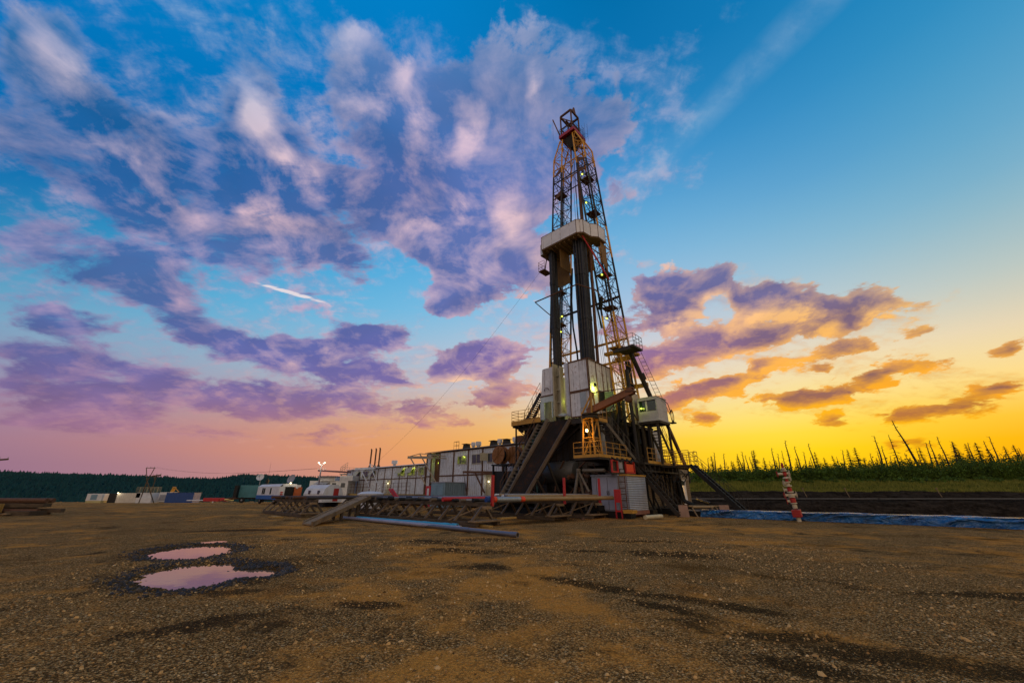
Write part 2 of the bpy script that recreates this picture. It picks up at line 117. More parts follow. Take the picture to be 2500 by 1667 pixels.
    [0, 0, 0, 0, 0, 0, 0, 0, 0, 0, 0, 0, 0, 0, 11, 0, 0, 53, 50, 0, 84, 88, 0, 90, 88, 0, 90, 84, 0, 89, 63, 0, 86, 11, 0, 81, 0, 0, 83, 8, 0, 89, 56, 0, 93, 85, 0, 95, 95, 0, 95, 96, 0, 96, 97, 0, 96, 98, 0, 95, 98, 0, 94, 98, 0, 94, 97, 0, 93, 96, 0, 93, 94, 0, 92, 85, 0, 90, 52, 0, 91, 29, 0, 91, 51, 0, 90, 57, 3, 90, 43, 49, 92, 28, 49, 93, 49, 49, 93, 64, 13, 92, 68, 0, 90, 62, 0, 87, 39, 0, 84, 8, 0, 74, 0, 0, 51, 0, 0, 30, 0, 0, 41, 0, 0, 65, 29, 0, 80, 66, 0, 84, 78, 0, 87, 69, 32, 90, 32, 49, 91, 0, 49, 89, 0, 49, 87, 1, 45, 88, 22, 8, 90, 74, 0, 88, 74, 61, 85, 74, 97, 87, 58, 37, 90, 74, 0, 84, 73, 1, 79, 2, 0, 75, 40, 0, 79, 57, 0, 79, 0, 0, 60, 0, 0, 44, 0, 0, 29, 0, 0, 10],
    [0, 0, 0, 0, 0, 0, 0, 0, 0, 0, 0, 14, 0, 0, 47, 0, 0, 80, 54, 0, 92, 84, 0, 94, 84, 0, 94, 80, 0, 93, 37, 0, 93, 0, 0, 94, 30, 0, 95, 90, 0, 95, 97, 0, 95, 98, 0, 95, 98, 0, 96, 97, 0, 96, 97, 0, 96, 98, 0, 94, 98, 0, 94, 98, 0, 94, 98, 0, 94, 96, 0, 94, 94, 0, 93, 77, 0, 92, 38, 0, 92, 21, 0, 92, 70, 0, 92, 87, 0, 91, 94, 0, 91, 94, 0, 92, 88, 0, 92, 69, 0, 93, 36, 0, 93, 6, 0, 90, 0, 0, 87, 0, 0, 78, 0, 0, 56, 0, 0, 34, 0, 0, 51, 15, 0, 76, 74, 0, 87, 90, 0, 90, 94, 0, 92, 96, 0, 93, 96, 0, 94, 87, 5, 94, 71, 30, 94, 50, 42, 94, 33, 38, 94, 25, 16, 95, 17, 0, 95, 23, 0, 95, 35, 0, 92, 32, 0, 90, 12, 0, 87, 0, 5, 87, 19, 42, 84, 18, 18, 78, 0, 11, 62, 0, 0, 46, 0, 0, 25, 0, 0, 5],
    [0, 0, 0, 0, 0, 0, 0, 0, 7, 0, 0, 46, 0, 0, 77, 0, 0, 91, 0, 0, 95, 1, 0, 97, 4, 0, 97, 0, 0, 98, 47, 0, 98, 77, 0, 98, 93, 0, 98, 93, 0, 98, 94, 0, 97, 96, 0, 96, 96, 0, 95, 96, 0, 95, 96, 0, 94, 96, 0, 95, 95, 0, 95, 91, 0, 96, 84, 0, 96, 72, 0, 96, 48, 0, 95, 17, 0, 93, 0, 0, 89, 8, 0, 88, 54, 0, 88, 93, 0, 87, 96, 0, 87, 96, 0, 89, 96, 0, 90, 96, 0, 90, 93, 0, 91, 59, 0, 92, 15, 0, 91, 0, 0, 88, 0, 0, 74, 0, 0, 51, 0, 0, 49, 6, 0, 75, 55, 0, 89, 89, 0, 93, 95, 0, 94, 98, 0, 94, 96, 0, 96, 94, 0, 96, 96, 0, 96, 98, 0, 96, 97, 0, 97, 93, 0, 97, 93, 0, 97, 96, 41, 96, 91, 99, 96, 84, 91, 96, 87, 0, 96, 73, 96, 97, 61, 89, 97, 67, 5, 95, 54, 0, 85, 0, 0, 53, 0, 0, 11, 0, 0, 0],
    [0, 0, 0, 0, 0, 0, 0, 0, 28, 0, 0, 75, 8, 0, 94, 41, 0, 96, 63, 0, 97, 70, 0, 98, 84, 0, 98, 87, 0, 98, 87, 0, 98, 92, 0, 98, 90, 69, 98, 69, 4, 98, 34, 0, 97, 9, 0, 96, 0, 0, 92, 1, 0, 89, 2, 0, 89, 2, 0, 92, 35, 0, 94, 79, 0, 93, 84, 0, 92, 84, 0, 90, 84, 0, 87, 83, 0, 83, 53, 0, 80, 11, 0, 77, 9, 0, 77, 54, 0, 81, 90, 0, 83, 96, 0, 88, 96, 0, 91, 96, 0, 91, 96, 0, 93, 79, 0, 95, 38, 0, 97, 3, 0, 96, 0, 0, 93, 0, 0, 79, 0, 0, 60, 5, 0, 66, 43, 0, 82, 46, 0, 92, 13, 0, 95, 17, 0, 95, 45, 0, 95, 70, 0, 95, 82, 0, 95, 86, 0, 96, 85, 51, 96, 80, 59, 97, 72, 79, 98, 63, 99, 98, 97, 76, 98, 98, 0, 98, 98, 0, 97, 95, 0, 96, 85, 0, 90, 4, 0, 72, 0, 0, 29, 0, 0, 3, 0, 0, 0, 0, 0, 0],
    [0, 0, 0, 0, 0, 6, 0, 0, 42, 1, 0, 86, 46, 0, 96, 78, 0, 97, 89, 0, 98, 87, 0, 98, 86, 0, 98, 92, 0, 98, 93, 0, 98, 90, 0, 98, 69, 0, 98, 26, 0, 98, 2, 0, 97, 0, 0, 94, 0, 0, 91, 6, 0, 91, 51, 0, 91, 59, 0, 92, 65, 0, 93, 73, 0, 93, 83, 0, 92, 90, 0, 91, 92, 0, 88, 86, 0, 86, 47, 0, 83, 0, 0, 71, 0, 0, 59, 0, 0, 64, 3, 0, 78, 22, 0, 88, 39, 0, 92, 46, 0, 94, 39, 0, 96, 22, 0, 97, 4, 0, 98, 0, 18, 97, 0, 40, 95, 0, 17, 92, 0, 0, 80, 28, 0, 68, 59, 0, 69, 60, 0, 84, 75, 0, 91, 79, 0, 93, 87, 89, 96, 84, 89, 96, 55, 57, 93, 36, 39, 90, 0, 0, 90, 64, 43, 96, 90, 30, 97, 98, 0, 96, 98, 0, 94, 73, 0, 92, 1, 0, 83, 0, 0, 48, 0, 0, 9, 0, 0, 1, 0, 0, 0, 0, 0, 0, 0, 0, 0, 0, 0, 0],
    [0, 0, 3, 0, 0, 21, 0, 0, 48, 0, 0, 82, 9, 0, 96, 49, 0, 98, 78, 0, 98, 87, 0, 98, 82, 0, 98, 79, 0, 98, 79, 0, 98, 79, 0, 98, 73, 0, 98, 54, 0, 98, 32, 0, 98, 17, 0, 97, 14, 0, 96, 13, 0, 96, 32, 0, 95, 53, 0, 94, 48, 32, 92, 17, 39, 91, 0, 0, 89, 6, 0, 87, 37, 0, 84, 39, 0, 81, 11, 0, 77, 0, 0, 71, 6, 0, 70, 10, 0, 77, 4, 0, 85, 0, 0, 89, 0, 0, 91, 0, 0, 93, 0, 0, 96, 0, 0, 97, 0, 0, 97, 0, 49, 97, 0, 49, 96, 0, 48, 94, 0, 0, 87, 10, 0, 76, 57, 0, 75, 60, 0, 86, 48, 0, 93, 67, 0, 96, 91, 0, 98, 91, 0, 98, 88, 39, 97, 48, 69, 96, 20, 64, 95, 79, 0, 94, 80, 0, 93, 77, 0, 91, 1, 0, 79, 0, 0, 34, 0, 0, 5, 0, 0, 0, 0, 0, 0, 0, 0, 0, 0, 0, 0, 0, 0, 0, 0, 0, 0, 0, 0, 0],
    [0, 0, 15, 0, 0, 39, 0, 0, 63, 0, 0, 86, 0, 0, 96, 0, 0, 98, 5, 0, 98, 34, 0, 98, 67, 0, 98, 83, 0, 98, 88, 0, 98, 89, 0, 98, 88, 0, 98, 84, 0, 98, 78, 0, 98, 70, 0, 98, 59, 0, 98, 47, 0, 97, 33, 0, 97, 18, 0, 96, 6, 0, 95, 0, 0, 93, 0, 0, 87, 0, 0, 76, 0, 0, 62, 0, 0, 62, 13, 0, 74, 62, 0, 82, 84, 0, 87, 84, 0, 91, 85, 0, 94, 77, 0, 95, 39, 0, 96, 4, 0, 96, 4, 23, 97, 17, 49, 98, 23, 49, 98, 19, 42, 97, 7, 49, 97, 0, 35, 96, 0, 0, 88, 0, 0, 73, 1, 0, 75, 41, 0, 85, 85, 0, 88, 89, 0, 90, 89, 0, 95, 88, 0, 97, 95, 0, 97, 94, 1, 94, 94, 0, 92, 73, 0, 93, 8, 0, 89, 0, 0, 74, 0, 0, 40, 0, 0, 26, 0, 0, 19, 2, 0, 19, 28, 0, 23, 0, 0, 0, 0, 0, 0, 0, 0, 0, 0, 0, 0, 0, 0, 0],
    [0, 0, 29, 0, 0, 65, 0, 0, 90, 19, 0, 97, 63, 0, 98, 88, 21, 98, 93, 33, 98, 96, 23, 98, 97, 2, 98, 96, 0, 98, 94, 0, 98, 92, 0, 98, 90, 0, 98, 89, 0, 98, 89, 0, 98, 84, 0, 98, 73, 0, 98, 68, 0, 98, 66, 0, 98, 61, 0, 98, 72, 0, 98, 73, 0, 96, 61, 0, 94, 20, 0, 90, 0, 0, 81, 0, 0, 79, 8, 0, 87, 61, 0, 93, 86, 0, 95, 91, 0, 97, 95, 0, 97, 95, 0, 98, 82, 0, 98, 45, 0, 98, 39, 21, 98, 49, 49, 98, 49, 48, 98, 48, 5, 98, 34, 0, 98, 7, 0, 96, 0, 0, 87, 0, 0, 66, 0, 0, 63, 13, 0, 78, 74, 0, 83, 89, 0, 81, 89, 0, 84, 89, 0, 90, 69, 0, 94, 70, 0, 93, 90, 0, 88, 80, 0, 85, 26, 0, 79, 0, 0, 54, 0, 0, 19, 0, 0, 8, 0, 0, 0, 0, 0, 0, 0, 0, 0, 0, 0, 0, 0, 0, 0, 0, 0, 0, 0, 0, 0, 0, 0, 0],
    [0, 0, 53, 0, 0, 87, 38, 0, 97, 83, 0, 98, 91, 0, 98, 96, 9, 98, 97, 12, 98, 97, 0, 98, 97, 0, 98, 95, 32, 98, 91, 44, 98, 89, 44, 98, 89, 39, 98, 91, 6, 98, 92, 0, 98, 91, 15, 98, 93, 36, 98, 90, 8, 98, 82, 0, 98, 84, 0, 98, 93, 0, 98, 85, 0, 98, 73, 0, 97, 50, 0, 96, 1, 0, 93, 0, 0, 92, 0, 0, 95, 27, 0, 97, 79, 0, 98, 93, 0, 98, 94, 0, 98, 93, 0, 98, 90, 0, 98, 72, 0, 98, 58, 0, 98, 53, 0, 98, 52, 0, 98, 50, 0, 97, 44, 0, 97, 14, 0, 94, 0, 0, 86, 0, 0, 69, 8, 0, 67, 49, 0, 71, 45, 0, 78, 25, 0, 81, 50, 79, 78, 47, 79, 78, 18, 61, 76, 0, 0, 70, 0, 0, 62, 0, 0, 55, 0, 0, 42, 0, 0, 21, 0, 0, 2, 0, 0, 0, 0, 0, 0, 0, 0, 0, 0, 0, 0, 0, 0, 0, 0, 0, 0, 0, 0, 0, 0, 0, 0, 0, 0, 0],
    [0, 0, 71, 2, 0, 93, 24, 0, 98, 57, 0, 98, 78, 0, 98, 88, 3, 98, 91, 49, 98, 92, 44, 98, 93, 0, 98, 92, 0, 98, 89, 0, 98, 84, 0, 98, 87, 0, 98, 95, 0, 98, 94, 79, 98, 95, 89, 98, 97, 59, 98, 97, 48, 98, 93, 0, 98, 88, 0, 98, 80, 0, 98, 59, 0, 98, 29, 0, 98, 14, 0, 98, 26, 0, 98, 48, 0, 98, 73, 0, 98, 93, 0, 98, 97, 0, 98, 98, 0, 98, 98, 0, 98, 97, 0, 98, 96, 0, 98, 87, 0, 98, 80, 0, 98, 76, 11, 98, 72, 57, 97, 65, 59, 97, 39, 51, 95, 3, 2, 93, 0, 0, 88, 0, 0, 81, 9, 0, 75, 43, 0, 66, 16, 0, 56, 0, 0, 38, 0, 0, 35, 0, 0, 36, 0, 0, 29, 0, 0, 18, 0, 0, 9, 0, 0, 3, 0, 0, 0, 0, 0, 0, 0, 0, 0, 0, 0, 0, 0, 0, 0, 0, 0, 0, 0, 0, 0, 0, 0, 0, 0, 0, 0, 0, 0, 0, 0, 0, 0, 0, 0, 0],
    [0, 0, 78, 23, 0, 96, 85, 0, 98, 95, 0, 98, 95, 0, 98, 94, 0, 98, 85, 0, 98, 82, 0, 98, 88, 0, 98, 93, 0, 98, 95, 0, 98, 94, 0, 98, 94, 0, 98, 97, 0, 98, 97, 0, 98, 96, 0, 98, 95, 0, 98, 91, 0, 98, 84, 0, 98, 80, 0, 98, 80, 0, 98, 85, 0, 98, 92, 0, 98, 96, 4, 98, 97, 31, 98, 98, 41, 98, 98, 27, 98, 98, 3, 98, 98, 0, 98, 98, 0, 98, 98, 0, 98, 98, 0, 98, 97, 0, 98, 89, 0, 98, 79, 0, 98, 72, 22, 98, 67, 59, 98, 61, 59, 97, 38, 56, 96, 11, 4, 95, 0, 0, 93, 0, 0, 88, 0, 0, 80, 0, 0, 68, 0, 0, 57, 0, 0, 49, 0, 0, 44, 0, 0, 41, 0, 0, 36, 0, 0, 30, 0, 0, 22, 0, 0, 13, 0, 0, 4, 0, 0, 0, 0, 0, 0, 0, 0, 0, 0, 0, 0, 0, 0, 0, 0, 0, 0, 0, 0, 0, 0, 0, 0, 0, 0, 0, 0, 0, 0, 0, 0, 0],
    [0, 0, 72, 26, 0, 96, 79, 0, 98, 90, 79, 98, 93, 78, 98, 78, 0, 98, 72, 0, 98, 81, 0, 98, 88, 0, 98, 89, 0, 98, 88, 0, 98, 91, 0, 98, 94, 0, 98, 95, 0, 98, 97, 0, 98, 97, 0, 98, 97, 29, 98, 98, 24, 98, 98, 0, 98, 98, 0, 98, 97, 0, 98, 96, 0, 98, 97, 0, 98, 98, 23, 98, 98, 59, 98, 98, 59, 98, 98, 59, 98, 98, 58, 98, 98, 17, 98, 98, 0, 98, 98, 0, 98, 97, 0, 98, 96, 0, 98, 89, 25, 98, 77, 66, 98, 66, 25, 98, 61, 0, 98, 59, 0, 97, 48, 0, 97, 22, 0, 97, 8, 0, 96, 6, 0, 95, 2, 0, 92, 0, 0, 89, 0, 0, 85, 0, 0, 80, 0, 0, 75, 0, 0, 69, 0, 0, 63, 0, 0, 55, 0, 0, 44, 0, 0, 31, 0, 0, 18, 0, 0, 6, 0, 0, 0, 0, 0, 0, 0, 0, 0, 0, 0, 0, 0, 0, 0, 0, 0, 0, 0, 0, 0, 0, 0, 0, 0, 0, 0, 0, 0, 0],
    [0, 0, 60, 27, 0, 90, 74, 55, 96, 74, 0, 98, 63, 0, 98, 11, 0, 98, 0, 0, 98, 0, 0, 98, 3, 0, 98, 9, 0, 98, 44, 0, 98, 77, 0, 98, 84, 0, 98, 93, 16, 98, 96, 47, 98, 97, 99, 98, 98, 54, 98, 98, 54, 98, 98, 14, 98, 97, 0, 98, 96, 0, 98, 96, 0, 98, 97, 0, 98, 98, 0, 98, 98, 0, 98, 98, 16, 98, 98, 24, 98, 98, 12, 98, 98, 10, 98, 98, 59, 98, 98, 59, 98, 97, 7, 98, 94, 0, 98, 90, 63, 98, 82, 69, 98, 76, 63, 98, 71, 0, 98, 66, 0, 98, 53, 0, 98, 43, 0, 98, 43, 0, 98, 42, 0, 97, 40, 0, 97, 47, 0, 97, 48, 0, 96, 40, 10, 95, 17, 0, 95, 0, 0, 92, 0, 0, 87, 0, 0, 77, 0, 0, 65, 0, 0, 50, 0, 0, 33, 0, 0, 16, 0, 0, 3, 0, 0, 0, 0, 0, 0, 0, 0, 0, 0, 0, 0, 0, 0, 0, 0, 0, 0, 0, 0, 0, 0, 0, 0, 0, 0, 0],
    [0, 0, 29, 0, 0, 65, 0, 0, 86, 0, 0, 94, 0, 0, 97, 0, 0, 98, 1, 0, 98, 44, 0, 98, 44, 0, 98, 44, 0, 98, 43, 0, 98, 68, 0, 98, 74, 98, 98, 75, 99, 98, 78, 36, 98, 74, 0, 98, 49, 0, 98, 23, 0, 98, 21, 0, 98, 35, 0, 98, 51, 0, 98, 69, 0, 98, 85, 0, 98, 94, 0, 98, 97, 0, 98, 98, 0, 98, 98, 0, 98, 98, 0, 98, 98, 0, 98, 97, 0, 98, 97, 0, 98, 96, 0, 98, 96, 0, 98, 94, 0, 98, 90, 20, 98, 86, 0, 98, 82, 0, 98, 80, 0, 98, 78, 0, 98, 74, 0, 98, 66, 0, 98, 59, 0, 98, 59, 0, 98, 57, 0, 98, 60, 0, 98, 57, 0, 97, 49, 0, 97, 49, 0, 96, 36, 0, 96, 2, 0, 93, 0, 0, 84, 0, 0, 67, 0, 0, 47, 0, 0, 27, 0, 0, 9, 0, 0, 0, 0, 0, 0, 0, 0, 0, 0, 0, 0, 0, 0, 0, 0, 0, 0, 0, 0, 0, 0, 0, 0, 0, 0, 0],
    [0, 0, 10, 0, 0, 26, 0, 0, 48, 0, 0, 68, 0, 0, 81, 0, 0, 90, 3, 0, 95, 16, 0, 97, 4, 0, 98, 5, 0, 98, 66, 0, 98, 78, 0, 98, 83, 0, 98, 69, 0, 98, 43, 0, 98, 18, 0, 98, 2, 0, 98, 6, 0, 98, 39, 0, 98, 70, 0, 98, 88, 0, 98, 96, 0, 98, 98, 0, 98, 98, 10, 98, 98, 25, 98, 97, 11, 98, 97, 0, 98, 96, 0, 98, 96, 0, 98, 96, 0, 98, 96, 0, 98, 96, 0, 98, 96, 0, 98, 96, 0, 98, 94, 0, 98, 91, 0, 98, 87, 0, 98, 88, 0, 98, 91, 0, 98, 92, 0, 98, 89, 0, 98, 83, 0, 98, 75, 0, 98, 68, 0, 98, 61, 0, 98, 37, 0, 98, 9, 0, 98, 0, 0, 97, 0, 0, 97, 0, 0, 96, 0, 0, 89, 0, 0, 74, 0, 0, 52, 0, 0, 30, 0, 0, 11, 0, 0, 0, 0, 0, 0, 0, 0, 0, 0, 0, 0, 0, 0, 0, 0, 0, 0, 0, 0, 0, 0, 0, 0, 0, 0, 0],
    [0, 0, 0, 0, 0, 1, 0, 0, 8, 0, 0, 18, 0, 0, 29, 0, 0, 45, 0, 0, 63, 1, 0, 80, 38, 0, 89, 44, 0, 94, 68, 0, 96, 65, 0, 97, 54, 0, 97, 54, 0, 98, 45, 0, 98, 27, 0, 98, 51, 7, 98, 76, 0, 98, 87, 14, 98, 95, 49, 98, 97, 49, 98, 98, 36, 98, 98, 0, 98, 98, 8, 98, 98, 46, 98, 98, 53, 98, 98, 27, 98, 98, 0, 98, 98, 0, 98, 98, 59, 98, 97, 59, 98, 96, 51, 98, 93, 0, 98, 91, 0, 98, 93, 0, 98, 92, 0, 98, 88, 0, 98, 87, 0, 98, 89, 0, 98, 92, 0, 98, 93, 0, 98, 90, 0, 98, 86, 0, 98, 85, 0, 98, 82, 0, 98, 73, 0, 98, 55, 0, 98, 40, 0, 98, 34, 0, 98, 31, 0, 97, 20, 0, 95, 7, 0, 91, 0, 0, 83, 0, 0, 68, 0, 0, 46, 0, 0, 24, 0, 0, 8, 0, 0, 0, 0, 0, 0, 0, 0, 0, 0, 0, 0, 0, 0, 0, 0, 0, 0, 0, 0, 0],
    [0, 0, 0, 0, 0, 0, 0, 0, 0, 0, 0, 0, 0, 0, 0, 0, 0, 3, 0, 0, 10, 0, 0, 23, 0, 0, 37, 0, 0, 59, 0, 0, 78, 10, 0, 87, 19, 0, 93, 11, 0, 96, 17, 0, 97, 56, 0, 98, 75, 0, 98, 86, 45, 98, 89, 37, 98, 91, 0, 98, 93, 0, 98, 94, 30, 98, 96, 99, 98, 96, 99, 98, 94, 6, 98, 91, 0, 98, 88, 0, 98, 85, 0, 98, 84, 0, 98, 78, 0, 98, 73, 0, 98, 70, 0, 98, 69, 0, 98, 71, 0, 98, 80, 0, 98, 88, 0, 98, 90, 79, 98, 89, 10, 98, 87, 0, 98, 86, 0, 98, 84, 0, 98, 81, 0, 98, 71, 0, 98, 59, 0, 98, 50, 0, 98, 49, 0, 98, 48, 0, 98, 42, 0, 97, 37, 0, 96, 34, 0, 93, 34, 0, 90, 34, 0, 85, 34, 0, 81, 34, 0, 78, 31, 0, 77, 23, 0, 75, 13, 0, 66, 3, 0, 51, 0, 0, 33, 0, 0, 16, 0, 0, 7, 0, 0, 2, 0, 0, 0, 0, 0, 0],
    [0, 0, 0, 0, 0, 0, 0, 0, 0, 0, 0, 0, 0, 0, 0, 0, 0, 0, 0, 0, 0, 0, 0, 0, 0, 0, 0, 0, 0, 0, 0, 0, 4, 0, 0, 12, 0, 0, 25, 0, 0, 38, 0, 0, 55, 0, 0, 71, 3, 0, 82, 20, 0, 88, 33, 0, 92, 36, 0, 94, 30, 0, 95, 16, 0, 95, 2, 0, 96, 0, 0, 96, 0, 0, 95, 0, 0, 95, 1, 0, 94, 10, 0, 94, 23, 0, 94, 33, 0, 94, 39, 0, 93, 42, 0, 93, 46, 0, 93, 49, 0, 92, 51, 0, 93, 53, 0, 93, 61, 0, 93, 66, 0, 93, 65, 0, 93, 62, 0, 92, 48, 0, 91, 36, 0, 87, 34, 0, 82, 34, 0, 74, 30, 0, 68, 11, 0, 61, 0, 0, 52, 0, 0, 40, 0, 0, 24, 0, 0, 13, 0, 0, 8, 0, 0, 9, 0, 0, 11, 0, 0, 12, 0, 0, 12, 0, 0, 9, 0, 0, 5, 0, 0, 1, 0, 0, 0, 0, 0, 0, 0, 0, 0, 0, 0, 0, 0, 0, 0, 0, 0, 0],
    [0, 0, 0, 0, 0, 0, 0, 0, 0, 0, 0, 0, 0, 0, 0, 0, 0, 0, 0, 0, 0, 0, 0, 0, 0, 0, 0, 0, 0, 0, 0, 0, 0, 0, 0, 0, 0, 0, 0, 0, 0, 0, 0, 0, 0, 0, 0, 0, 0, 0, 0, 0, 0, 0, 0, 0, 0, 0, 0, 0, 0, 0, 0, 0, 0, 0, 0, 0, 0, 0, 0, 0, 0, 0, 0, 0, 0, 0, 0, 0, 0, 0, 0, 0, 0, 0, 0, 0, 0, 0, 0, 0, 0, 0, 0, 0, 0, 0, 0, 0, 0, 0, 0, 0, 0, 0, 0, 0, 0, 0, 0, 0, 0, 0, 0, 0, 0, 0, 0, 0, 0, 0, 0, 0, 0, 0, 0, 0, 0, 0, 0, 0, 0, 0, 0, 0, 0, 0, 0, 0, 0, 0, 0, 0, 0, 0, 0, 0, 0, 0, 0, 0, 0, 0, 0, 0, 0, 0, 0, 0, 0, 0, 0, 0, 0, 0, 0, 0, 0, 0, 0, 0, 0, 0, 0, 0, 0, 0, 0, 0, 0, 0, 0, 0, 0, 0, 0, 0, 0, 0, 0, 0],
]
def s2l(c):
    return tuple(x / 12.92 if x <= .04045 else ((x + .055) / 1.055) ** 2.4 for x in c)

class Nodes:
    """small helper to write node graphs as expressions"""
    def __init__(self, tree):
        self.t = tree
        tree.nodes.clear()
    def n(self, kind, **kw):
        nd = self.t.nodes.new(kind)
        for k, v in kw.items():
            setattr(nd, k, v)
        return nd
    def link(self, a, b):
        if hasattr(a, 'outputs'):
            a = a.outputs[0]
        self.t.links.new(a, b)
    def put(self, sock, v):
        if v is None:
            return
        if hasattr(v, 'outputs') or hasattr(v, 'is_output'):
            self.link(v, sock)
        else:
            sock.default_value = v
    def m(self, op, a, b=None, c=None, clamp=False):
        nd = self.n('ShaderNodeMath', operation=op, use_clamp=clamp)
        self.put(nd.inputs[0], a); self.put(nd.inputs[1], b); self.put(nd.inputs[2], c)
        return nd.outputs[0]
    def vm(self, op, a, b=None, s=None):
        nd = self.n('ShaderNodeVectorMath', operation=op)
        self.put(nd.inputs[0], a); self.put(nd.inputs[1], b)
        if s is not None: self.put(nd.inputs['Scale'], s)
        return nd.outputs['Value'] if op in ('DOT_PRODUCT', 'LENGTH', 'DISTANCE') else nd.outputs[0]
    def rng(self, v, a, b, c=0.0, d=1.0, kind='SMOOTHSTEP'):
        nd = self.n('ShaderNodeMapRange', interpolation_type=kind)
        self.put(nd.inputs[0], v)
        for i, x in enumerate((a, b, c, d)): self.put(nd.inputs[i + 1], x)
        return nd.outputs[0]
    def mix(self, f, a, b, blend='MIX'):
        nd = self.n('ShaderNodeMix', data_type='RGBA', blend_type=blend)
        self.put(nd.inputs[0], f); self.put(nd.inputs[6], a); self.put(nd.inputs[7], b)
        return nd.outputs[2]
    def noise(self, vec, scale, detail=4.0, rough=.55, dist=0.0, dim='3D', out=0):
        nd = self.n('ShaderNodeTexNoise', noise_dimensions=dim)
        if vec is not None: self.put(nd.inputs['Vector'], vec)
        nd.inputs['Scale'].default_value = scale
        nd.inputs['Detail'].default_value = detail
        nd.inputs['Roughness'].default_value = rough
        nd.inputs['Distortion'].default_value = dist
        return nd.outputs[out]
    def mapping(self, vec, loc=(0, 0, 0), rot=(0, 0, 0), scale=(1, 1, 1), kind='POINT'):
        nd = self.n('ShaderNodeMapping', vector_type=kind)
        self.put(nd.inputs[0], vec)
        nd.inputs['Location'].default_value = loc
        nd.inputs['Rotation'].default_value = rot
        nd.inputs['Scale'].default_value = scale
        return nd.outputs[0]
    def ramp(self, f, stops, interp='LINEAR'):
        nd = self.n('ShaderNodeValToRGB')
        cr = nd.color_ramp
        cr.interpolation = interp
        while len(cr.elements) > 1: cr.elements.remove(cr.elements[-1])
        cr.elements[0].position = stops[0][0]
        cr.elements[0].color = tuple(stops[0][1]) + (1,)
        for p, c in stops[1:]:
            e = cr.elements.new(p); e.color = tuple(c) + (1,)
        self.put(nd.inputs[0], f)
        return nd.outputs[0]

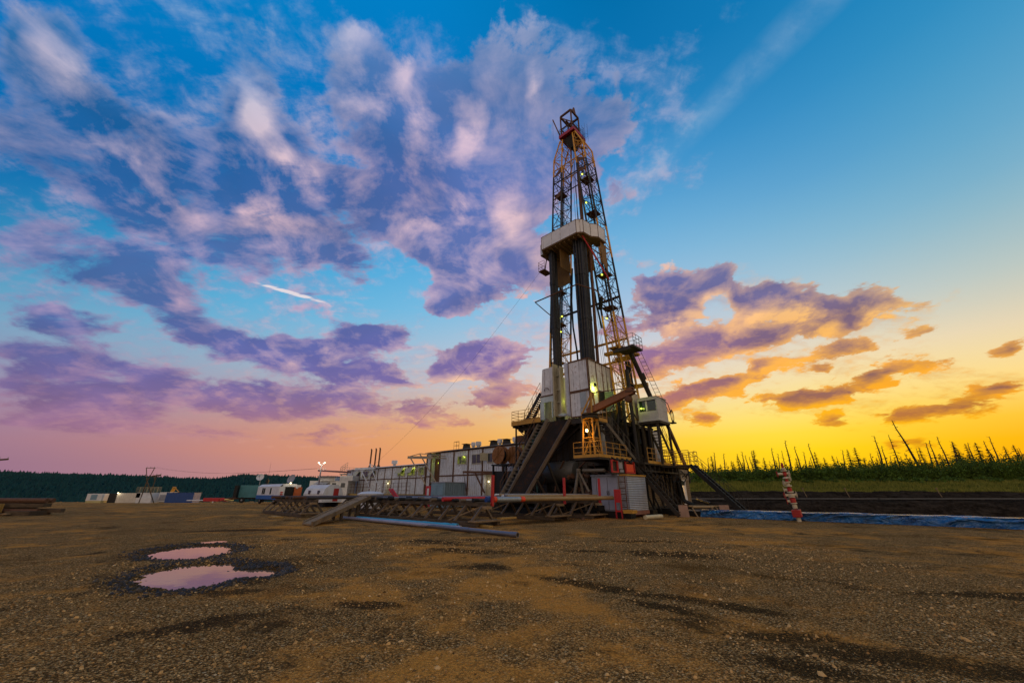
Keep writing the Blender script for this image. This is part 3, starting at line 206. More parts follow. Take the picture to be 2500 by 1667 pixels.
SUN_AZ, SUN_EL = R(37.0), R(2.0)
def build_world():
    w = bpy.data.worlds.new('World')
    SC.world = w
    w.use_nodes = True
    N = Nodes(w.node_tree)
    def col_row(row):
        n = len(row) // 3
        return [(i / (n - 1), s2l([c / 255 for c in row[3 * i:3 * i + 3]])) for i in range(n)]
    def cov_row(row):
        n = len(row) // 3
        return [(i / (n - 1), (row[3 * i] / 99, row[3 * i + 1] / 99, row[3 * i + 2] / 99)) for i in range(n)]
    ramps = {}
    for nm, rows in (('clear', SKY_CLEAR), ('shade', SKY_SHADE), ('lit', SKY_LIT)):
        ramps[nm] = [N.ramp(None, col_row(r), 'B_SPLINE') for r in rows]
    ramps['covl'] = [N.ramp(None, cov_row(r[:96]), 'LINEAR') for r in SKY_COVER]
    ramps['covr'] = [N.ramp(None, cov_row(r[96:]), 'LINEAR') for r in SKY_COVER]
    d = N.vm('NORMALIZE', N.n('ShaderNodeTexCoord').outputs['Generated'])
    sp = N.n('ShaderNodeSeparateXYZ'); N.link(d, sp.inputs[0])
    x, y, z = sp.outputs
    # cloud-layer plane: where the view ray meets a flat layer of cloud
    k = N.m('ADD', N.m('MAXIMUM', z, 0.0), 0.12)
    cp = N.n('ShaderNodeCombineXYZ')
    N.link(N.m('DIVIDE', x, k), cp.inputs[0]); N.link(N.m('DIVIDE', y, k), cp.inputs[1])
    P0 = cp.outputs[0]
    k2 = N.m('ADD', N.m('MAXIMUM', z, 0.0), 0.26)
    cp2 = N.n('ShaderNodeCombineXYZ')
    N.link(N.m('DIVIDE', x, k2), cp2.inputs[0]); N.link(N.m('DIVIDE', y, k2), cp2.inputs[1])
    P = N.vm('SCALE', cp2.outputs[0], s=1.25)
    az = N.m('MULTIPLY', N.m('ARCTAN2', x, y), 180 / math.pi)
    el = N.m('MULTIPLY', N.m('ARCSINE', z), 180 / math.pi)
    t_az = N.rng(az, SKY_AZ0, SKY_AZ1, kind='LINEAR')
    # ragged edges: push the lookup about with noise
    wob = N.noise(P, 2.6, 5.0, .6, dim='2D', out=1)
    ws = N.n('ShaderNodeSeparateColor'); N.link(wob, ws.inputs[0])
    hz = N.rng(el, 2.0, 30.0, .45, 1.0)
    az_w = N.m('ADD', az, N.m('MULTIPLY', N.m('SUBTRACT', ws.outputs[0], .5), N.m('MULTIPLY', hz, 6.0)))
    el_w = N.m('ADD', el, N.m('MULTIPLY', N.m('SUBTRACT', ws.outputs[1], .5), N.m('MULTIPLY', hz, 4.0)))
    def table(nm, t, e, E):
        cur = None
        for i, rp in enumerate(ramps[nm]):
            N.link(t, rp.node.inputs[0])
            cur = rp if cur is None else N.mix(N.rng(e, E[i - 1], E[i], kind='LINEAR'), cur, rp)
        return cur
    clear = table('clear', t_az, el, SKY_ELEVATIONS)
    shade = table('shade', t_az, el, SKY_ELEVATIONS)
    lit = table('lit', t_az, el, SKY_ELEVATIONS)
    step = (SKY_AZ1 - SKY_AZ0) / 63
    left = table('covl', N.rng(az_w, SKY_AZ0, SKY_AZ0 + 31 * step, kind='LINEAR'), el_w, COVER_ELEVATIONS)
    right = table('covr', N.rng(az_w, SKY_AZ0 + 32 * step, SKY_AZ1, kind='LINEAR'), el_w, COVER_ELEVATIONS)
    cov = N.mix(N.rng(az_w, SKY_AZ0 + 31 * step, SKY_AZ0 + 32 * step, kind='LINEAR'), left, right)
    cs = N.n('ShaderNodeSeparateColor'); N.link(cov, cs.inputs[0])
    D, Hh, Th = cs.outputs
    # cloud structure: wind-drawn noise, drawn one way on the left and the other on the right
    nl = N.noise(N.mapping(P, rot=(0, 0, R(-46)), scale=(1.5, 4.2, 1)), 1.5, 8.0, .62, .4, '2D')
    nr = N.noise(N.mapping(P, rot=(0, 0, R(62)), scale=(1.3, 2.8, 1)), 1.5, 8.0, .62, .4, '2D')
    puff = N.noise(P, 4.2, 8.0, .62, .25, '2D')
    puff2 = N.noise(N.vm('ADD', P, (0.035, 0.05, 0)), 4.2, 7.0, .62, .25, '2D')
    lr = N.rng(az, -14, 6)
    streak = N.m('ADD', N.m('MULTIPLY', nl, N.m('SUBTRACT', 1, lr)), N.m('MULTIPLY', nr, lr))
    sw = N.m('MULTIPLY', N.rng(az, -30, -5, .62, .22), N.rng(el, 8, 26, .3, 1.0))
    tex = N.m('ADD', N.m('MULTIPLY', streak, sw), N.m('MULTIPLY', puff, N.m('SUBTRACT', 1, sw)))
    fine = N.noise(P, 13.0, 6.0, .62, .15, '2D')
    amp = N.rng(el, 5, 30, 1.5, 1.9)
    dens = N.m('ADD', N.m('MULTIPLY', D, .96), N.m('MULTIPLY', N.m('SUBTRACT', tex, .5), amp))
    dens = N.m('ADD', dens, N.m('MULTIPLY', N.m('SUBTRACT', fine, .5), .55))
    soft = N.rng(az, -40, -5, .40, .17)
    soft = N.m('ADD', soft, N.rng(el, 9, 3, 0, .3))
    mask = N.rng(dens, .40, N.m('ADD', .42, soft))
    mask = N.m('MULTIPLY', mask, N.rng(D, .03, .15))
    thick = N.rng(dens, .45, .95)
    relief = N.m('ADD', N.m('MULTIPLY', N.m('SUBTRACT', puff, puff2), 1.5), N.m('MULTIPLY', N.m('SUBTRACT', fine, .5), .55))
    billow = N.noise(P, 2.4, 3.0, .5, .6, '2D')
    # thin rims, sun-facing bulges and the places the low sun reaches are lit
    glow = N.m('ADD', N.m('MULTIPLY', Hh, N.rng(tex, .38, .56, .2, 1.2)), N.m('MULTIPLY', N.m('SUBTRACT', 1, thick), N.m('ADD', .34, N.m('MULTIPLY', N.rng(az, 5, 20), N.rng(el, 26, 12, 0, .36)))))
    glow = N.m('ADD', glow, N.m('MULTIPLY', N.rng(billow, .45, .75), N.rng(az, 0, 15, .22, .08)))
    glow = N.m('ADD', glow, relief, clamp=True)
    cloud = N.mix(glow, shade, lit)
    body = N.rng(billow, .25, .65, .84, 1.06, kind='LINEAR')
    cloud = N.mix(1.0, cloud, body, 'MULTIPLY')
    # thin broken cloud between and around the thick banks
    thin = N.rng(N.m('ADD', N.m('MULTIPLY', Th, .60), N.m('MULTIPLY', N.m('SUBTRACT', N.m('ADD', N.m('MULTIPLY', streak, .6), N.m('MULTIPLY', fine, .4)), .5), 1.9)), .42, 1.0)
    sky = N.mix(N.m('MULTIPLY', thin, .70), clear, N.mix(N.rng(fine, .35, .65, .35, .8), shade, lit))
    sky = N.mix(N.m('MULTIPLY', mask, .97), sky, cloud)
    # thin veil: a ray-like band of cirrus and one bright contrail
    def band(ax, ay, bx, by, wid, tail):
        L = math.hypot(bx - ax, by - ay)
        q = N.mapping(P0, loc=((ax + bx) / 2, (ay + by) / 2, 0), rot=(0, 0, math.atan2(by - ay, bx - ax)), scale=(L / 2 * tail, wid, 1), kind='TEXTURE')
        g = N.n('ShaderNodeTexGradient', gradient_type='SPHERICAL'); N.link(q, g.inputs[0])
        return g.outputs[0]
    wisp = N.noise(N.mapping(P0, rot=(0, 0, R(-39)), scale=(8, 60, 1)), 1.0, 5.0, .65, 0, '2D')
    veil = N.m('MULTIPLY', band(.16, 1.30, .86, -.10, .055, 1.2), N.rng(N.m('ADD', N.m('MULTIPLY', streak, .6), N.m('MULTIPLY', fine, .4)), .36, .62, .25, 1.25))
    sky = N.mix(N.m('MULTIPLY', veil, .21, clamp=True), sky, s2l((.66, .77, .86)) + (1,))
    trail = N.rng(N.m('MULTIPLY', band(-1.06, 1.318, -.775, 1.553, .022, 1.0), N.rng(wisp, .3, .6, .5, 1.3)), .18, .6)
    sky = N.mix(N.m('MULTIPLY', trail, .8, clamp=True), sky, s2l((.95, .89, .89)) + (1,))
    # physical sky adds the glow about the hidden sun
    ns = N.n('ShaderNodeTexSky', sky_type='NISHITA')
    ns.sun_disc = False; ns.sun_elevation = SUN_EL; ns.sun_rotation = SUN_AZ; ns.altitude = 250
    sky = N.mix(1.0, sky, N.vm('SCALE', ns.outputs[0], s=.0018), 'ADD')
    # added fill: sky behind the camera made brighter and warmer for ground and walls
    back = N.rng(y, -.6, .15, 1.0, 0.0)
    sky = N.mix(N.m('MULTIPLY', back, .8), sky, (BACK_FILL[0], BACK_FILL[1], BACK_FILL[2], 1))
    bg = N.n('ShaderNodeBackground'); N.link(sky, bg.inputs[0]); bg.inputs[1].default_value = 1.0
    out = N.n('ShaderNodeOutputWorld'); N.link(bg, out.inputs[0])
    w.cycles.sampling_method = 'MANUAL'
    w.cycles.sample_map_resolution = 512
BACK_FILL = (.86, .66, .50)
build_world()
sun = bpy.data.objects.new('sun', bpy.data.lights.new('sun', 'SUN'))
COL.objects.link(sun)
sun.data.energy = 1.2
sun.data.angle = R(0.6)
sun.data.color = (1.0, .55, .22)
sv = Vector((math.sin(SUN_AZ) * math.cos(SUN_EL), math.cos(SUN_AZ) * math.cos(SUN_EL), math.sin(SUN_EL)))
sun.rotation_euler = sv.to_track_quat('Z', 'Y').to_euler()

# ------------------------------------------------------------------ frames and mesh helpers
TH = R(43.0)
RC = (5.9, 27.0)                       # near corner of the rig base; u runs left and away, w right and away
def RW(u, w, z=0.0):
    return Vector((RC[0] - u * math.cos(TH) + w * math.sin(TH), RC[1] + u * math.sin(TH) + w * math.cos(TH), z))
ORG = {}
class MB:
    """collects shapes for ONE mesh; frame 'R' takes (u, w, z) of the rig, 'W' world x, y, z"""
    def __init__(self, frame='R'):
        self.v, self.f, self.fr = [], [], frame
    def P(self, p):
        return Vector((-p[0], p[1], p[2])) if self.fr == 'R' else Vector(p)
    def add(self, vs, fs):
        b = len(self.v)
        self.v += [tuple(v) for v in vs]
        self.f += [tuple(b + i for i in f) for f in fs]
    def box(self, a, b):
        a, b = self.P(a), self.P(b)
        x0, x1 = sorted((a.x, b.x)); y0, y1 = sorted((a.y, b.y)); z0, z1 = sorted((a.z, b.z))
        self.add([(x0, y0, z0), (x1, y0, z0), (x1, y1, z0), (x0, y1, z0), (x0, y0, z1), (x1, y0, z1), (x1, y1, z1), (x0, y1, z1)],
                 [(3, 2, 1, 0), (4, 5, 6, 7), (0, 1, 5, 4), (1, 2, 6, 5), (2, 3, 7, 6), (3, 0, 4, 7)])
        return self
    def beam(self, p, q, w, h=None, up=(0, 0, 1)):
        p, q = self.P(p), self.P(q); h = h or w
        d = (q - p)
        if d.length < 1e-6: return self
        d.normalize(); up = Vector(up)
        if abs(d.dot(up)) > .98: up = Vector((1, 0, 0))
        s = d.cross(up).normalized() * (w / 2); t = s.cross(d).normalized() * (h / 2)
        self.add([p - s - t, p + s - t, p + s + t, p - s + t, q - s - t, q + s - t, q + s + t, q - s + t],
                 [(0, 1, 2, 3), (7, 6, 5, 4), (0, 4, 5, 1), (1, 5, 6, 2), (2, 6, 7, 3), (3, 7, 4, 0)])
        return self
    def tube(self, p, q, r, n=6, r2=None, hollow=False):
        p, q = self.P(p), self.P(q); r2 = r if r2 is None else r2
        d = q - p
        if d.length < 1e-6: return self
        d.normalize(); up = Vector((0, 0, 1)) if abs(d.z) < .95 else Vector((1, 0, 0))
        s = d.cross(up).normalized(); t = s.cross(d)
        vs = []
        for c, rr in ((p, r), (q, r2)):
            vs += [c + (s * math.cos(2 * math.pi * i / n) + t * math.sin(2 * math.pi * i / n)) * rr for i in range(n)]
        fs = [(i, (i + 1) % n, n + (i + 1) % n, n + i) for i in range(n)]
        if not hollow: fs += [tuple(range(n - 1, -1, -1)), tuple(range(n, 2 * n))]
        self.add(vs, fs)
        return self
    def path(self, pts, r, n=5):
        for a, b in zip(pts, pts[1:]): self.tube(a, b, r, n)
        return self
    def prism(self, pts, ext):
        """closed polygon pts pushed along ext"""
        p = [self.P(x) for x in pts]
        e = self.P(ext) if self.fr == 'R' else Vector(ext)
        n = len(p)
        self.add(p + [x + e for x in p], [tuple(range(n - 1, -1, -1)), tuple(range(n, 2 * n))] + [(i, (i + 1) % n, n + (i + 1) % n, n + i) for i in range(n)])
        return self
    def lathe(self, prof, c, axis=(0, 0, 1), n=14):
        c = self.P(c); ax = self.P(axis).normalized()
        up = Vector((0, 0, 1)) if abs(ax.z) < .9 else Vector((1, 0, 0))
        s = ax.cross(up).normalized(); t = s.cross(ax)
        vs, fs = [], []
        for r, h in prof:
            vs += [c + ax * h + (s * math.cos(2 * math.pi * i / n) + t * math.sin(2 * math.pi * i / n)) * r for i in range(n)]
        for k in range(len(prof) - 1):
            fs += [(k * n + i, k * n + (i + 1) % n, (k + 1) * n + (i + 1) % n, (k + 1) * n + i) for i in range(n)]
        fs += [tuple(range(n - 1, -1, -1)), tuple(range((len(prof) - 1) * n, len(prof) * n))]
        self.add(vs, fs)
        return self
    # ---- composite shapes
    def rail(self, pts, h=1.05, r=.022, n_mid=2, step=1.2, toe=False):
        for a, b in zip(pts, pts[1:]):
            a, b = Vector(a), Vector(b); L = (b - a).length
            k = max(1, round(L / step))
            for i in range(k + 1):
                p = a.lerp(b, i / k); self.tube(p, p + Vector((0, 0, h)), r, 5)
            for j in range(n_mid + 1):
                z = Vector((0, 0, h * (j + 1) / (n_mid + 1))); self.tube(a + z, b + z, r, 5)
        return self
    def stair(self, p, q, side, n, sw=.05, sh=.24):
        """two stringers from p to q and treads between; side is the width vector"""
        p, q, s = Vector(p), Vector(q), Vector(side)
        self.beam(p, q, sw, sh).beam(p + s, q + s, sw, sh)
        wd = Vector((q.x - p.x, q.y - p.y, 0)).normalized() * .24
        for i in range(1, n):
            c = p.lerp(q, i / n)
            self.beam(c + s * .03 , c + s * .97, .22, .035)
        return self
    def stair_rail(self, p, q, h=1.0, n=5, r=.02):
        p, q = Vector(p), Vector(q); z = Vector((0, 0, h))
        self.tube(p + z, q + z, r, 5).tube(p + z * .55, q + z * .55, r * .8, 5)
        for i in range(n + 1):
            c = p.lerp(q, i / n); self.tube(c, c + z, r, 5)
        return self
    def ladder(self, p, q, side, step=.35, r=.018, cage=None):
        p, q, s = Vector(p), Vector(q), Vector(side)
        self.tube(p, q, r, 4).tube(p + s, q + s, r, 4)
        L = (q - p).length; k = max(1, int(L / step))
        for i in range(1, k):
            c = p.lerp(q, i / k); self.tube(c, c + s, r * .8, 4)
        if cage is not None:
            cg = Vector(cage)
            for i in range(1, int(L / 1.1)):
                c = p.lerp(q, i * 1.1 / L)
                ring = [c - s * .2, c - s * .2 + cg * .7, c + s * .5 + cg, c + s * 1.2 + cg * .7, c + s * 1.2]
                self.path(ring, .014, 4)
            for a in (-.2, .5, 1.2):
                o = s * a + cg * (1.0 if a == .5 else .7)
                self.tube(p.lerp(q, .08) + o, q + o, .012, 4)
        return self
    def lattice(self, lo, hi, bays, rc, rb, cross=True):
        """four-chord truss between two quads"""
        lo, hi = [Vector(a) for a in lo], [Vector(a) for a in hi]
        for i in range(4): self.tube(lo[i], hi[i], rc, 6)
        lev = [[lo[i].lerp(hi[i], k / bays) for i in range(4)] for k in range(bays + 1)]
        for k in range(bays + 1):
            for i in range(4): self.tube(lev[k][i], lev[k][(i + 1) % 4], rb, 4)
        for k in range(bays):
            for i in range(4):
                j = (i + 1) % 4
                if (k + i) % 2 == 0: self.tube(lev[k][i], lev[k + 1][j], rb, 4)
                else: self.tube(lev[k][j], lev[k + 1][i], rb, 4)
                if cross:
                    m = (lev[k][i] + lev[k][j]) / 2
                    e = lev[k + 1][j] if (k + i) % 2 == 0 else lev[k + 1][i]
                    self.tube(m, (lev[k][i].lerp(lev[k + 1][j], .5) if (k + i) % 2 == 0 else lev[k][j].lerp(lev[k + 1][i], .5)), rb * .7, 4)
        return self
    def build(self, name, mat, parent=None, smooth=False, bevel=0):
        me = bpy.data.meshes.new(name)
        off = ORG.get(parent.name, Vector((0, 0, 0))) if parent else ORG.get('_tmp', Vector((0, 0, 0)))
        me.from_pydata([tuple(Vector(v) - off) for v in self.v], [], self.f)
        me.update()
        if smooth:
            me.polygons.foreach_set('use_smooth', [True] * len(me.polygons))
            me.set_sharp_from_angle(angle=R(40))
        for m in (mat if isinstance(mat, (list, tuple)) else [mat]): me.materials.append(m)
        o = bpy.data.objects.new(name, me); COL.objects.link(o)
        if parent:
            o.parent = parent; ORG[o.name] = off
        if bevel:
            b = o.modifiers.new('bevel', 'BEVEL'); b.width = bevel; b.segments = 2; b.limit_method = 'ANGLE'
        return o

def tag(o, label, cat, group=None, kind=None):
    if label: o['label'] = label
    if cat: o['category'] = cat
    if group: o['group'] = group
    if kind: o['kind'] = kind
    return o
def thing(name, label, cat, base, group=None, frame='R'):
    """an Empty at the thing's base; base in the frame's own coordinates"""
    o = bpy.data.objects.new(name, None); COL.objects.link(o)
    o.empty_display_size = .3
    if frame == 'R':
        o.location = RW(*base); o.rotation_euler = (0, 0, -TH)
        ORG[o.name] = Vector((-base[0], base[1], base[2]))
    else:
        o.location = base; ORG[o.name] = Vector(base)
    return tag(o, label, cat, group)
def single(mb, name, mat, label, cat, base, group=None, smooth=False, bevel=0):
    """a thing that is one mesh, with its origin at its base"""
    b = Vector((-base[0], base[1], base[2])) if mb.fr == 'R' else Vector(base)
    ORG['_tmp'] = b
    o = mb.build(name, mat, None, smooth, bevel)
    ORG['_tmp'] = Vector((0, 0, 0))
    if mb.fr == 'R':
        o.location = RW(*base); o.rotation_euler = (0, 0, -TH)
    else: o.location = base
    return tag(o, label, cat, group)
def copy_tree(o, parent=None):
    c = o.copy(); COL.objects.link(c)
    if parent: c.parent = parent
    for ch in list(o.children): copy_tree(ch, c)
    return c
def lamp(name, pos, parent, power, color, frame='R', radius=.08):
    """the light a lit lamp in the photograph gives off"""
    L = bpy.data.lights.new(name, 'POINT'); L.energy = power; L.color = color; L.shadow_soft_size = radius
    o = bpy.data.objects.new(name, L); COL.objects.link(o)
    p = Vector((-pos[0], pos[1], pos[2])) if frame == 'R' else Vector(pos)
    o.parent = parent; o.location = p - ORG[parent.name]
    return o

# ------------------------------------------------------------------ materials
MATS = {}
def new_mat(name):
    m = bpy.data.materials.new(name); m.use_nodes = True
    return m, Nodes(m.node_tree)
def finish(N, col, rough=.7, metal=0.0, bump=None, bump_d=.02, spec=.4, alpha=None, normal=None):
    b = N.n('ShaderNodeBsdfPrincipled')
    N.put(b.inputs['Base Color'], col); N.put(b.inputs['Roughness'], rough); N.put(b.inputs['Metallic'], metal)
    b.inputs['Specular IOR Level'].default_value = spec
    if bump is not None:
        bp = N.n('ShaderNodeBump'); bp.inputs['Strength'].default_value = 1.0; bp.inputs['Distance'].default_value = bump_d
        N.put(bp.inputs['Height'], bump); N.link(bp, b.inputs['Normal'])
    o = N.n('ShaderNodeOutputMaterial'); N.link(b, o.inputs[0])
    return b
def c4(c): return tuple(c) + (1,)
def worn(name, col, rust=(.10, .045, .02), amt=.35, rough=.6, metal=0.0, grime=.5, scale=1.0, streak=True, seam=None, ribs=None, spec=.4):
    """painted steel with rust blooms, run-down streaks and grime; seam=(axis, pitch) draws panel joints, ribs=(axis, pitch) corrugates"""
    m, N = new_mat(name)
    tc = N.n('ShaderNodeTexCoord').outputs['Object']
    big = N.noise(tc, 1.1 * scale, 5, .65)
    fine = N.noise(tc, 9 * scale, 4, .6)
    c = N.mix(N.rng(big, .3, .7), c4([x * (1 - .35 * grime) for x in col]), c4([min(1, x * 1.1) for x in col]))
    if streak:
        st = N.noise(N.mapping(tc, scale=(3.2 * scale, 3.2 * scale, .22 * scale)), 2.2, 5, .65)
        c = N.mix(N.m('MULTIPLY', N.rng(st, .54, .74), .55 * grime), c, c4([x * .25 for x in rust]))
        c = N.mix(N.m('MULTIPLY', N.rng(N.m('ADD', N.m('MULTIPLY', st, .6), N.m('MULTIPLY', fine, .4)), .55, .72), amt), c, c4(rust))
    rm = N.rng(N.m('ADD', N.m('MULTIPLY', big, .55), N.m('MULTIPLY', fine, .45)), .60 - .14 * amt, .70 - .1 * amt)
    c = N.mix(N.m('MULTIPLY', rm, min(1, amt * 1.6)), c, c4(rust))
    hgt = fine
    if seam:
        sp = N.n('ShaderNodeSeparateXYZ'); N.link(tc, sp.inputs[0])
        fr = N.m('PINGPONG', sp.outputs[seam[0]], seam[1] / 2)
        line = N.rng(fr, .012, .035, 1, 0)
        brk = N.rng(N.noise(tc, 2.5, 3), .35, .6)
        c = N.mix(N.m('MULTIPLY', line, N.m('MULTIPLY', brk, .85)), c, c4([x * .6 for x in rust]))
        hgt = N.m('SUBTRACT', N.m('MULTIPLY', fine, .3), N.m('MULTIPLY', line, .7))
    if ribs:
        sp = N.n('ShaderNodeSeparateXYZ'); N.link(tc, sp.inputs[0])
        wv = N.m('SINE', N.m('MULTIPLY', sp.outputs[ribs[0]], 2 * math.pi / ribs[1]))
        hgt = N.m('ADD', N.m('MULTIPLY', fine, .2), N.m('MULTIPLY', wv, 1.4))
    finish(N, c, N.rng(fine, .3, .7, rough - .1, min(1, rough + .15)), metal, hgt, .012, spec)
    MATS[name] = m
    return m
def glow_mat(name, col, power):
    m, N = new_mat(name)
    e = N.n('ShaderNodeEmission'); e.inputs[0].default_value = c4(col); e.inputs[1].default_value = power
    o = N.n('ShaderNodeOutputMaterial'); N.link(e, o.inputs[0]); return m
def glass_mat(name, col=(.02, .025, .03)):
    m, N = new_mat(name)
    tc = N.n('ShaderNodeTexCoord').outputs['Object']
    finish(N, N.mix(N.rng(N.noise(tc, 2.0, 3), .3, .7), c4(col), c4([x * 1.8 for x in col])), .06, 0, None, spec=.6); return m

white_panel = worn('white_panel', (.60, .60, .63), (.20, .085, .04), .42, .6, 0, .62, .8, True, (0, .62))
white_panel_y = worn('white_panel_side', (.60, .60, .62), (.20, .085, .04), .52, .6, 0, .7, .8, True, (1, .62))
board_white = worn('board_white', (.58, .58, .60), (.22, .12, .06), .12, .55, 0, .3, .6, True, (0, 1.1))
house_white = worn('house_white', (.54, .57, .63), (.17, .07, .03), .42, .6, 0, .6, .6, True, (0, .30))
cream_steel = worn('cream_steel', (.40, .37, .27), (.14, .07, .03), .45, .6, 0, .7)
dark_steel = worn('dark_steel', (.035, .028, .022), (.05, .025, .012), .5, .65, .3, .5)
black_steel = worn('black_steel', (.014, .013, .013), (.03, .016, .009), .35, .55, .4, .4)
rust_steel = worn('rust_steel', (.12, .055, .028), (.07, .028, .012), .6, .75, .2, .5)
brown_plate = worn('brown_plate', (.075, .05, .036), (.09, .04, .016), .5, .65, .3, .6, .8)
yellow_paint = worn('yellow_paint', (.44, .22, .025), (.12, .05, .02), .4, .55, 0, .55, 1.2)
red_paint = worn('red_paint', (.42, .018, .02), (.10, .03, .02), .2, .5, 0, .4)
crown_red = worn('crown_red', (.30, .014, .022), (.10, .02, .02), .25, .5, 0, .4)
orange_red = worn('orange_red', (.70, .06, .02), (.16, .03, .02), .2, .5, 0, .35)
grey_paint = worn('grey_paint', (.24, .25, .30), (.12, .06, .04), .25, .55, 0, .4, 1, True)
silver_sheet = worn('silver_sheet', (.42, .42, .46), (.16, .10, .07), .18, .38, .45, .35, 1, True, None, (2, .11))
blue_sheet = worn('blue_sheet', (.16, .26, .34), (.12, .06, .035), .3, .55, 0, .45, 1, True, None, (0, .16))
blue_box = worn('blue_box', (.012, .05, .20), (.05, .03, .03), .15, .5, 0, .3, 1, True, None, (0, .4))
blue_stripe = worn('blue_stripe', (.015, .09, .32), (.05, .03, .03), .12, .5, 0, .3)
teal_paint = worn('teal_paint', (.05, .18, .21), (.06, .04, .03), .2, .55, 0, .4)
trailer_white = worn('trailer_white', (.55, .55, .57), (.2, .12, .08), .1, .5, 0, .3)
orange_door = worn('orange_door', (.36, .085, .02), (.1, .03, .01), .2, .55, 0, .4)
pipe_grey = worn('pipe_grey', (.24, .22, .23), (.10, .05, .03), .3, .45, .6, .4, 2, False)
pipe_dark = worn('pipe_dark', (.05, .045, .045), (.08, .035, .02), .4, .5, .5, .4, 2, False)
pipe_tan = worn('pipe_tan', (.30, .20, .09), (.14, .06, .02), .4, .5, .3, .5, 2, False)
pipe_blue = worn('pipe_blue', (.03, .28, .45), (.04, .10, .12), .2, .5, 0, .4, 2, False)
stand_pipe = worn('stand_pipe', (.026, .025, .026), (.17, .14, .12), .3, .36, .6, .4, .5, True)
rubber = worn('rubber', (.012, .012, .012), (.02, .018, .015), .2, .8, 0, .3, 2, False)
curtain = worn('curtain', (.20, .11, .03), (.07, .035, .012), .5, .8, 0, .8, 1)
planks_wall = worn('planks_wall', (.19, .13, .07), (.06, .03, .015), .5, .8, 0, .7, 1, True, (2, .16))
door_green = worn('door_green', (.07, .10, .085), (.06, .05, .03), .25, .5, 0, .4)
glass = glass_mat('window_glass')
def wood_mat(name, col):
    m, N = new_mat(name)
    tc = N.n('ShaderNodeTexCoord').outputs['Object']
    g = N.noise(N.mapping(tc, scale=(1.2, 14, 14)), 2.0, 6, .65)
    b = N.noise(tc, 1.6, 4)
    c = N.mix(N.rng(g, .3, .7), c4([x * .45 for x in col]), c4([x * 1.2 for x in col]))
    c = N.mix(N.m('MULTIPLY', N.rng(b, .5, .7), .6), c, c4([x * .35 for x in col]))
    finish(N, c, .85, 0, g, .01, .2); return m
timber = wood_mat('timber', (.27, .18, .10))
timber_dark = wood_mat('timber_dark', (.10, .07, .045))
timber_raw = wood_mat('timber_raw', (.45, .26, .07))
def mast_mat():
    """mast steel in worn yellow and near-black paint bands, sodium lamp light put into the yellow"""
    m, N = new_mat('mast_paint_lamplit')
    tc = N.n('ShaderNodeTexCoord').outputs['Object']
    sp = N.n('ShaderNodeSeparateXYZ'); N.link(tc, sp.inputs[0])
    n = N.noise(tc, 1.4, 5, .65); f = N.noise(tc, 8, 3)
    z = N.m('ADD', sp.outputs[2], N.m('MULTIPLY', N.m('SUBTRACT', n, .5), .5))
    zz = N.rng(z, 0, 50, kind='LINEAR')
    K, Y = (.013, .012, .012), (.56, .28, .03)
    st = [(0, Y), (17.2, K), (24.6, Y), (28.6, K), (37.6, Y)]
    c = N.ramp(zz, [(a / 50, b) for a, b in st], 'CONSTANT')
    c = N.mix(N.m('MULTIPLY', N.rng(f, .48, .7), .6), c, c4((.07, .03, .015)))
    finish(N, c, .6, .1, f, .006); return m
mast_paint_lamplit = mast_mat()

# ------------------------------------------------------------------ the drilling rig
LAMP_YG, LAMP_OR, LAMP_WH = (.85, 1.0, .12), (1.0, .50, .08), (1.0, .88, .62)
bulb_yg = glow_mat('bulb_green_yellow', (.80, 1.0, .10), 3.0)
bulb_or = glow_mat('bulb_orange', (1.0, .62, .18), 22.0)
bulb_wh = glow_mat('bulb_white', (1.0, .80, .45), 6.0)
MC = 5.05                                            # mast centre line in u
def half(z): return 4.0 - .0698 * (z - 13.6)         # outer half width of the two mast legs
rig = thing('drilling_rig', 'tall land drilling rig with twin-leg lattice mast, white wind walls and a dark raised base', 'drilling rig', (0, 0, 0))
def part(mb, name, mat, parent=rig, smooth=False, label=None, bevel=0):
    o = mb.build(name, mat, parent, smooth, bevel)
    if label: o['label'] = label
    return o
def flood(p, d, parent=rig, power=25.0, col=LAMP_YG, glass_m=bulb_yg, r=.13):
    """floodlight: dark hood with bracket and a lit face; d points where it shines"""
    p, d = Vector(p), Vector(d).normalized()
    m = MB(); m.lathe([(r * .5, -.22), (r * 1.0, -.04), (r * 1.12, .02), (r * 1.05, .03)], p, d, 10)
    m.tube(p - d * .2, p - d * .2 + Vector((0, 0, .3)), .02, 5)
    h = part(m, 'floodlight', black_steel, parent)
    l = MB(); l.lathe([(r * .92, .025), (r * .75, .06), (r * .3, .085)], p, d, 10)
    g = part(l, 'bulb', glass_m, h, True)
    lamp('lamp_light', p + d * .22, h, power, col, radius=r)
    return h

# --- base: skids, columns, decks
m = MB()
for w in (1.2, 4.5, 8.0, 12.0): m.box((-1.4, w - .35, .02), (10.0, w + .35, .42))
for u in (.8, 5.0, 9.4): m.box((u - .3, .2, .42), (u + .3, 13.5, .75))
part(m, 'skid_base', black_steel)
m = MB()
for u in (1.0, 3.2, 7.2, 9.2):
    for w in (3.3, 8.0, 12.4): m.box((u - .22, w - .22, .75), (u + .22, w + .22, 7.0))
for w in (3.3, 8.0, 12.4):
    for a, b in ((1.0, 3.2), (3.2, 7.2), (7.2, 9.2)):
        m.beam((a, w, .9), (b, w, 3.6), .16, .16); m.beam((b, w, 4.2), (a, w, 6.8), .14, .14)
    m.box((1.2, w - .15, 3.45), (9.0, w + .15, 3.85))
for u in (1.0, 9.2):
    m.beam((u, 3.5, .9), (u, 7.8, 3.6), .16, .16); m.beam((u, 8.2, 3.6), (u, 12.2, .9), .16, .16)
part(m, 'substructure_frame', dark_steel)
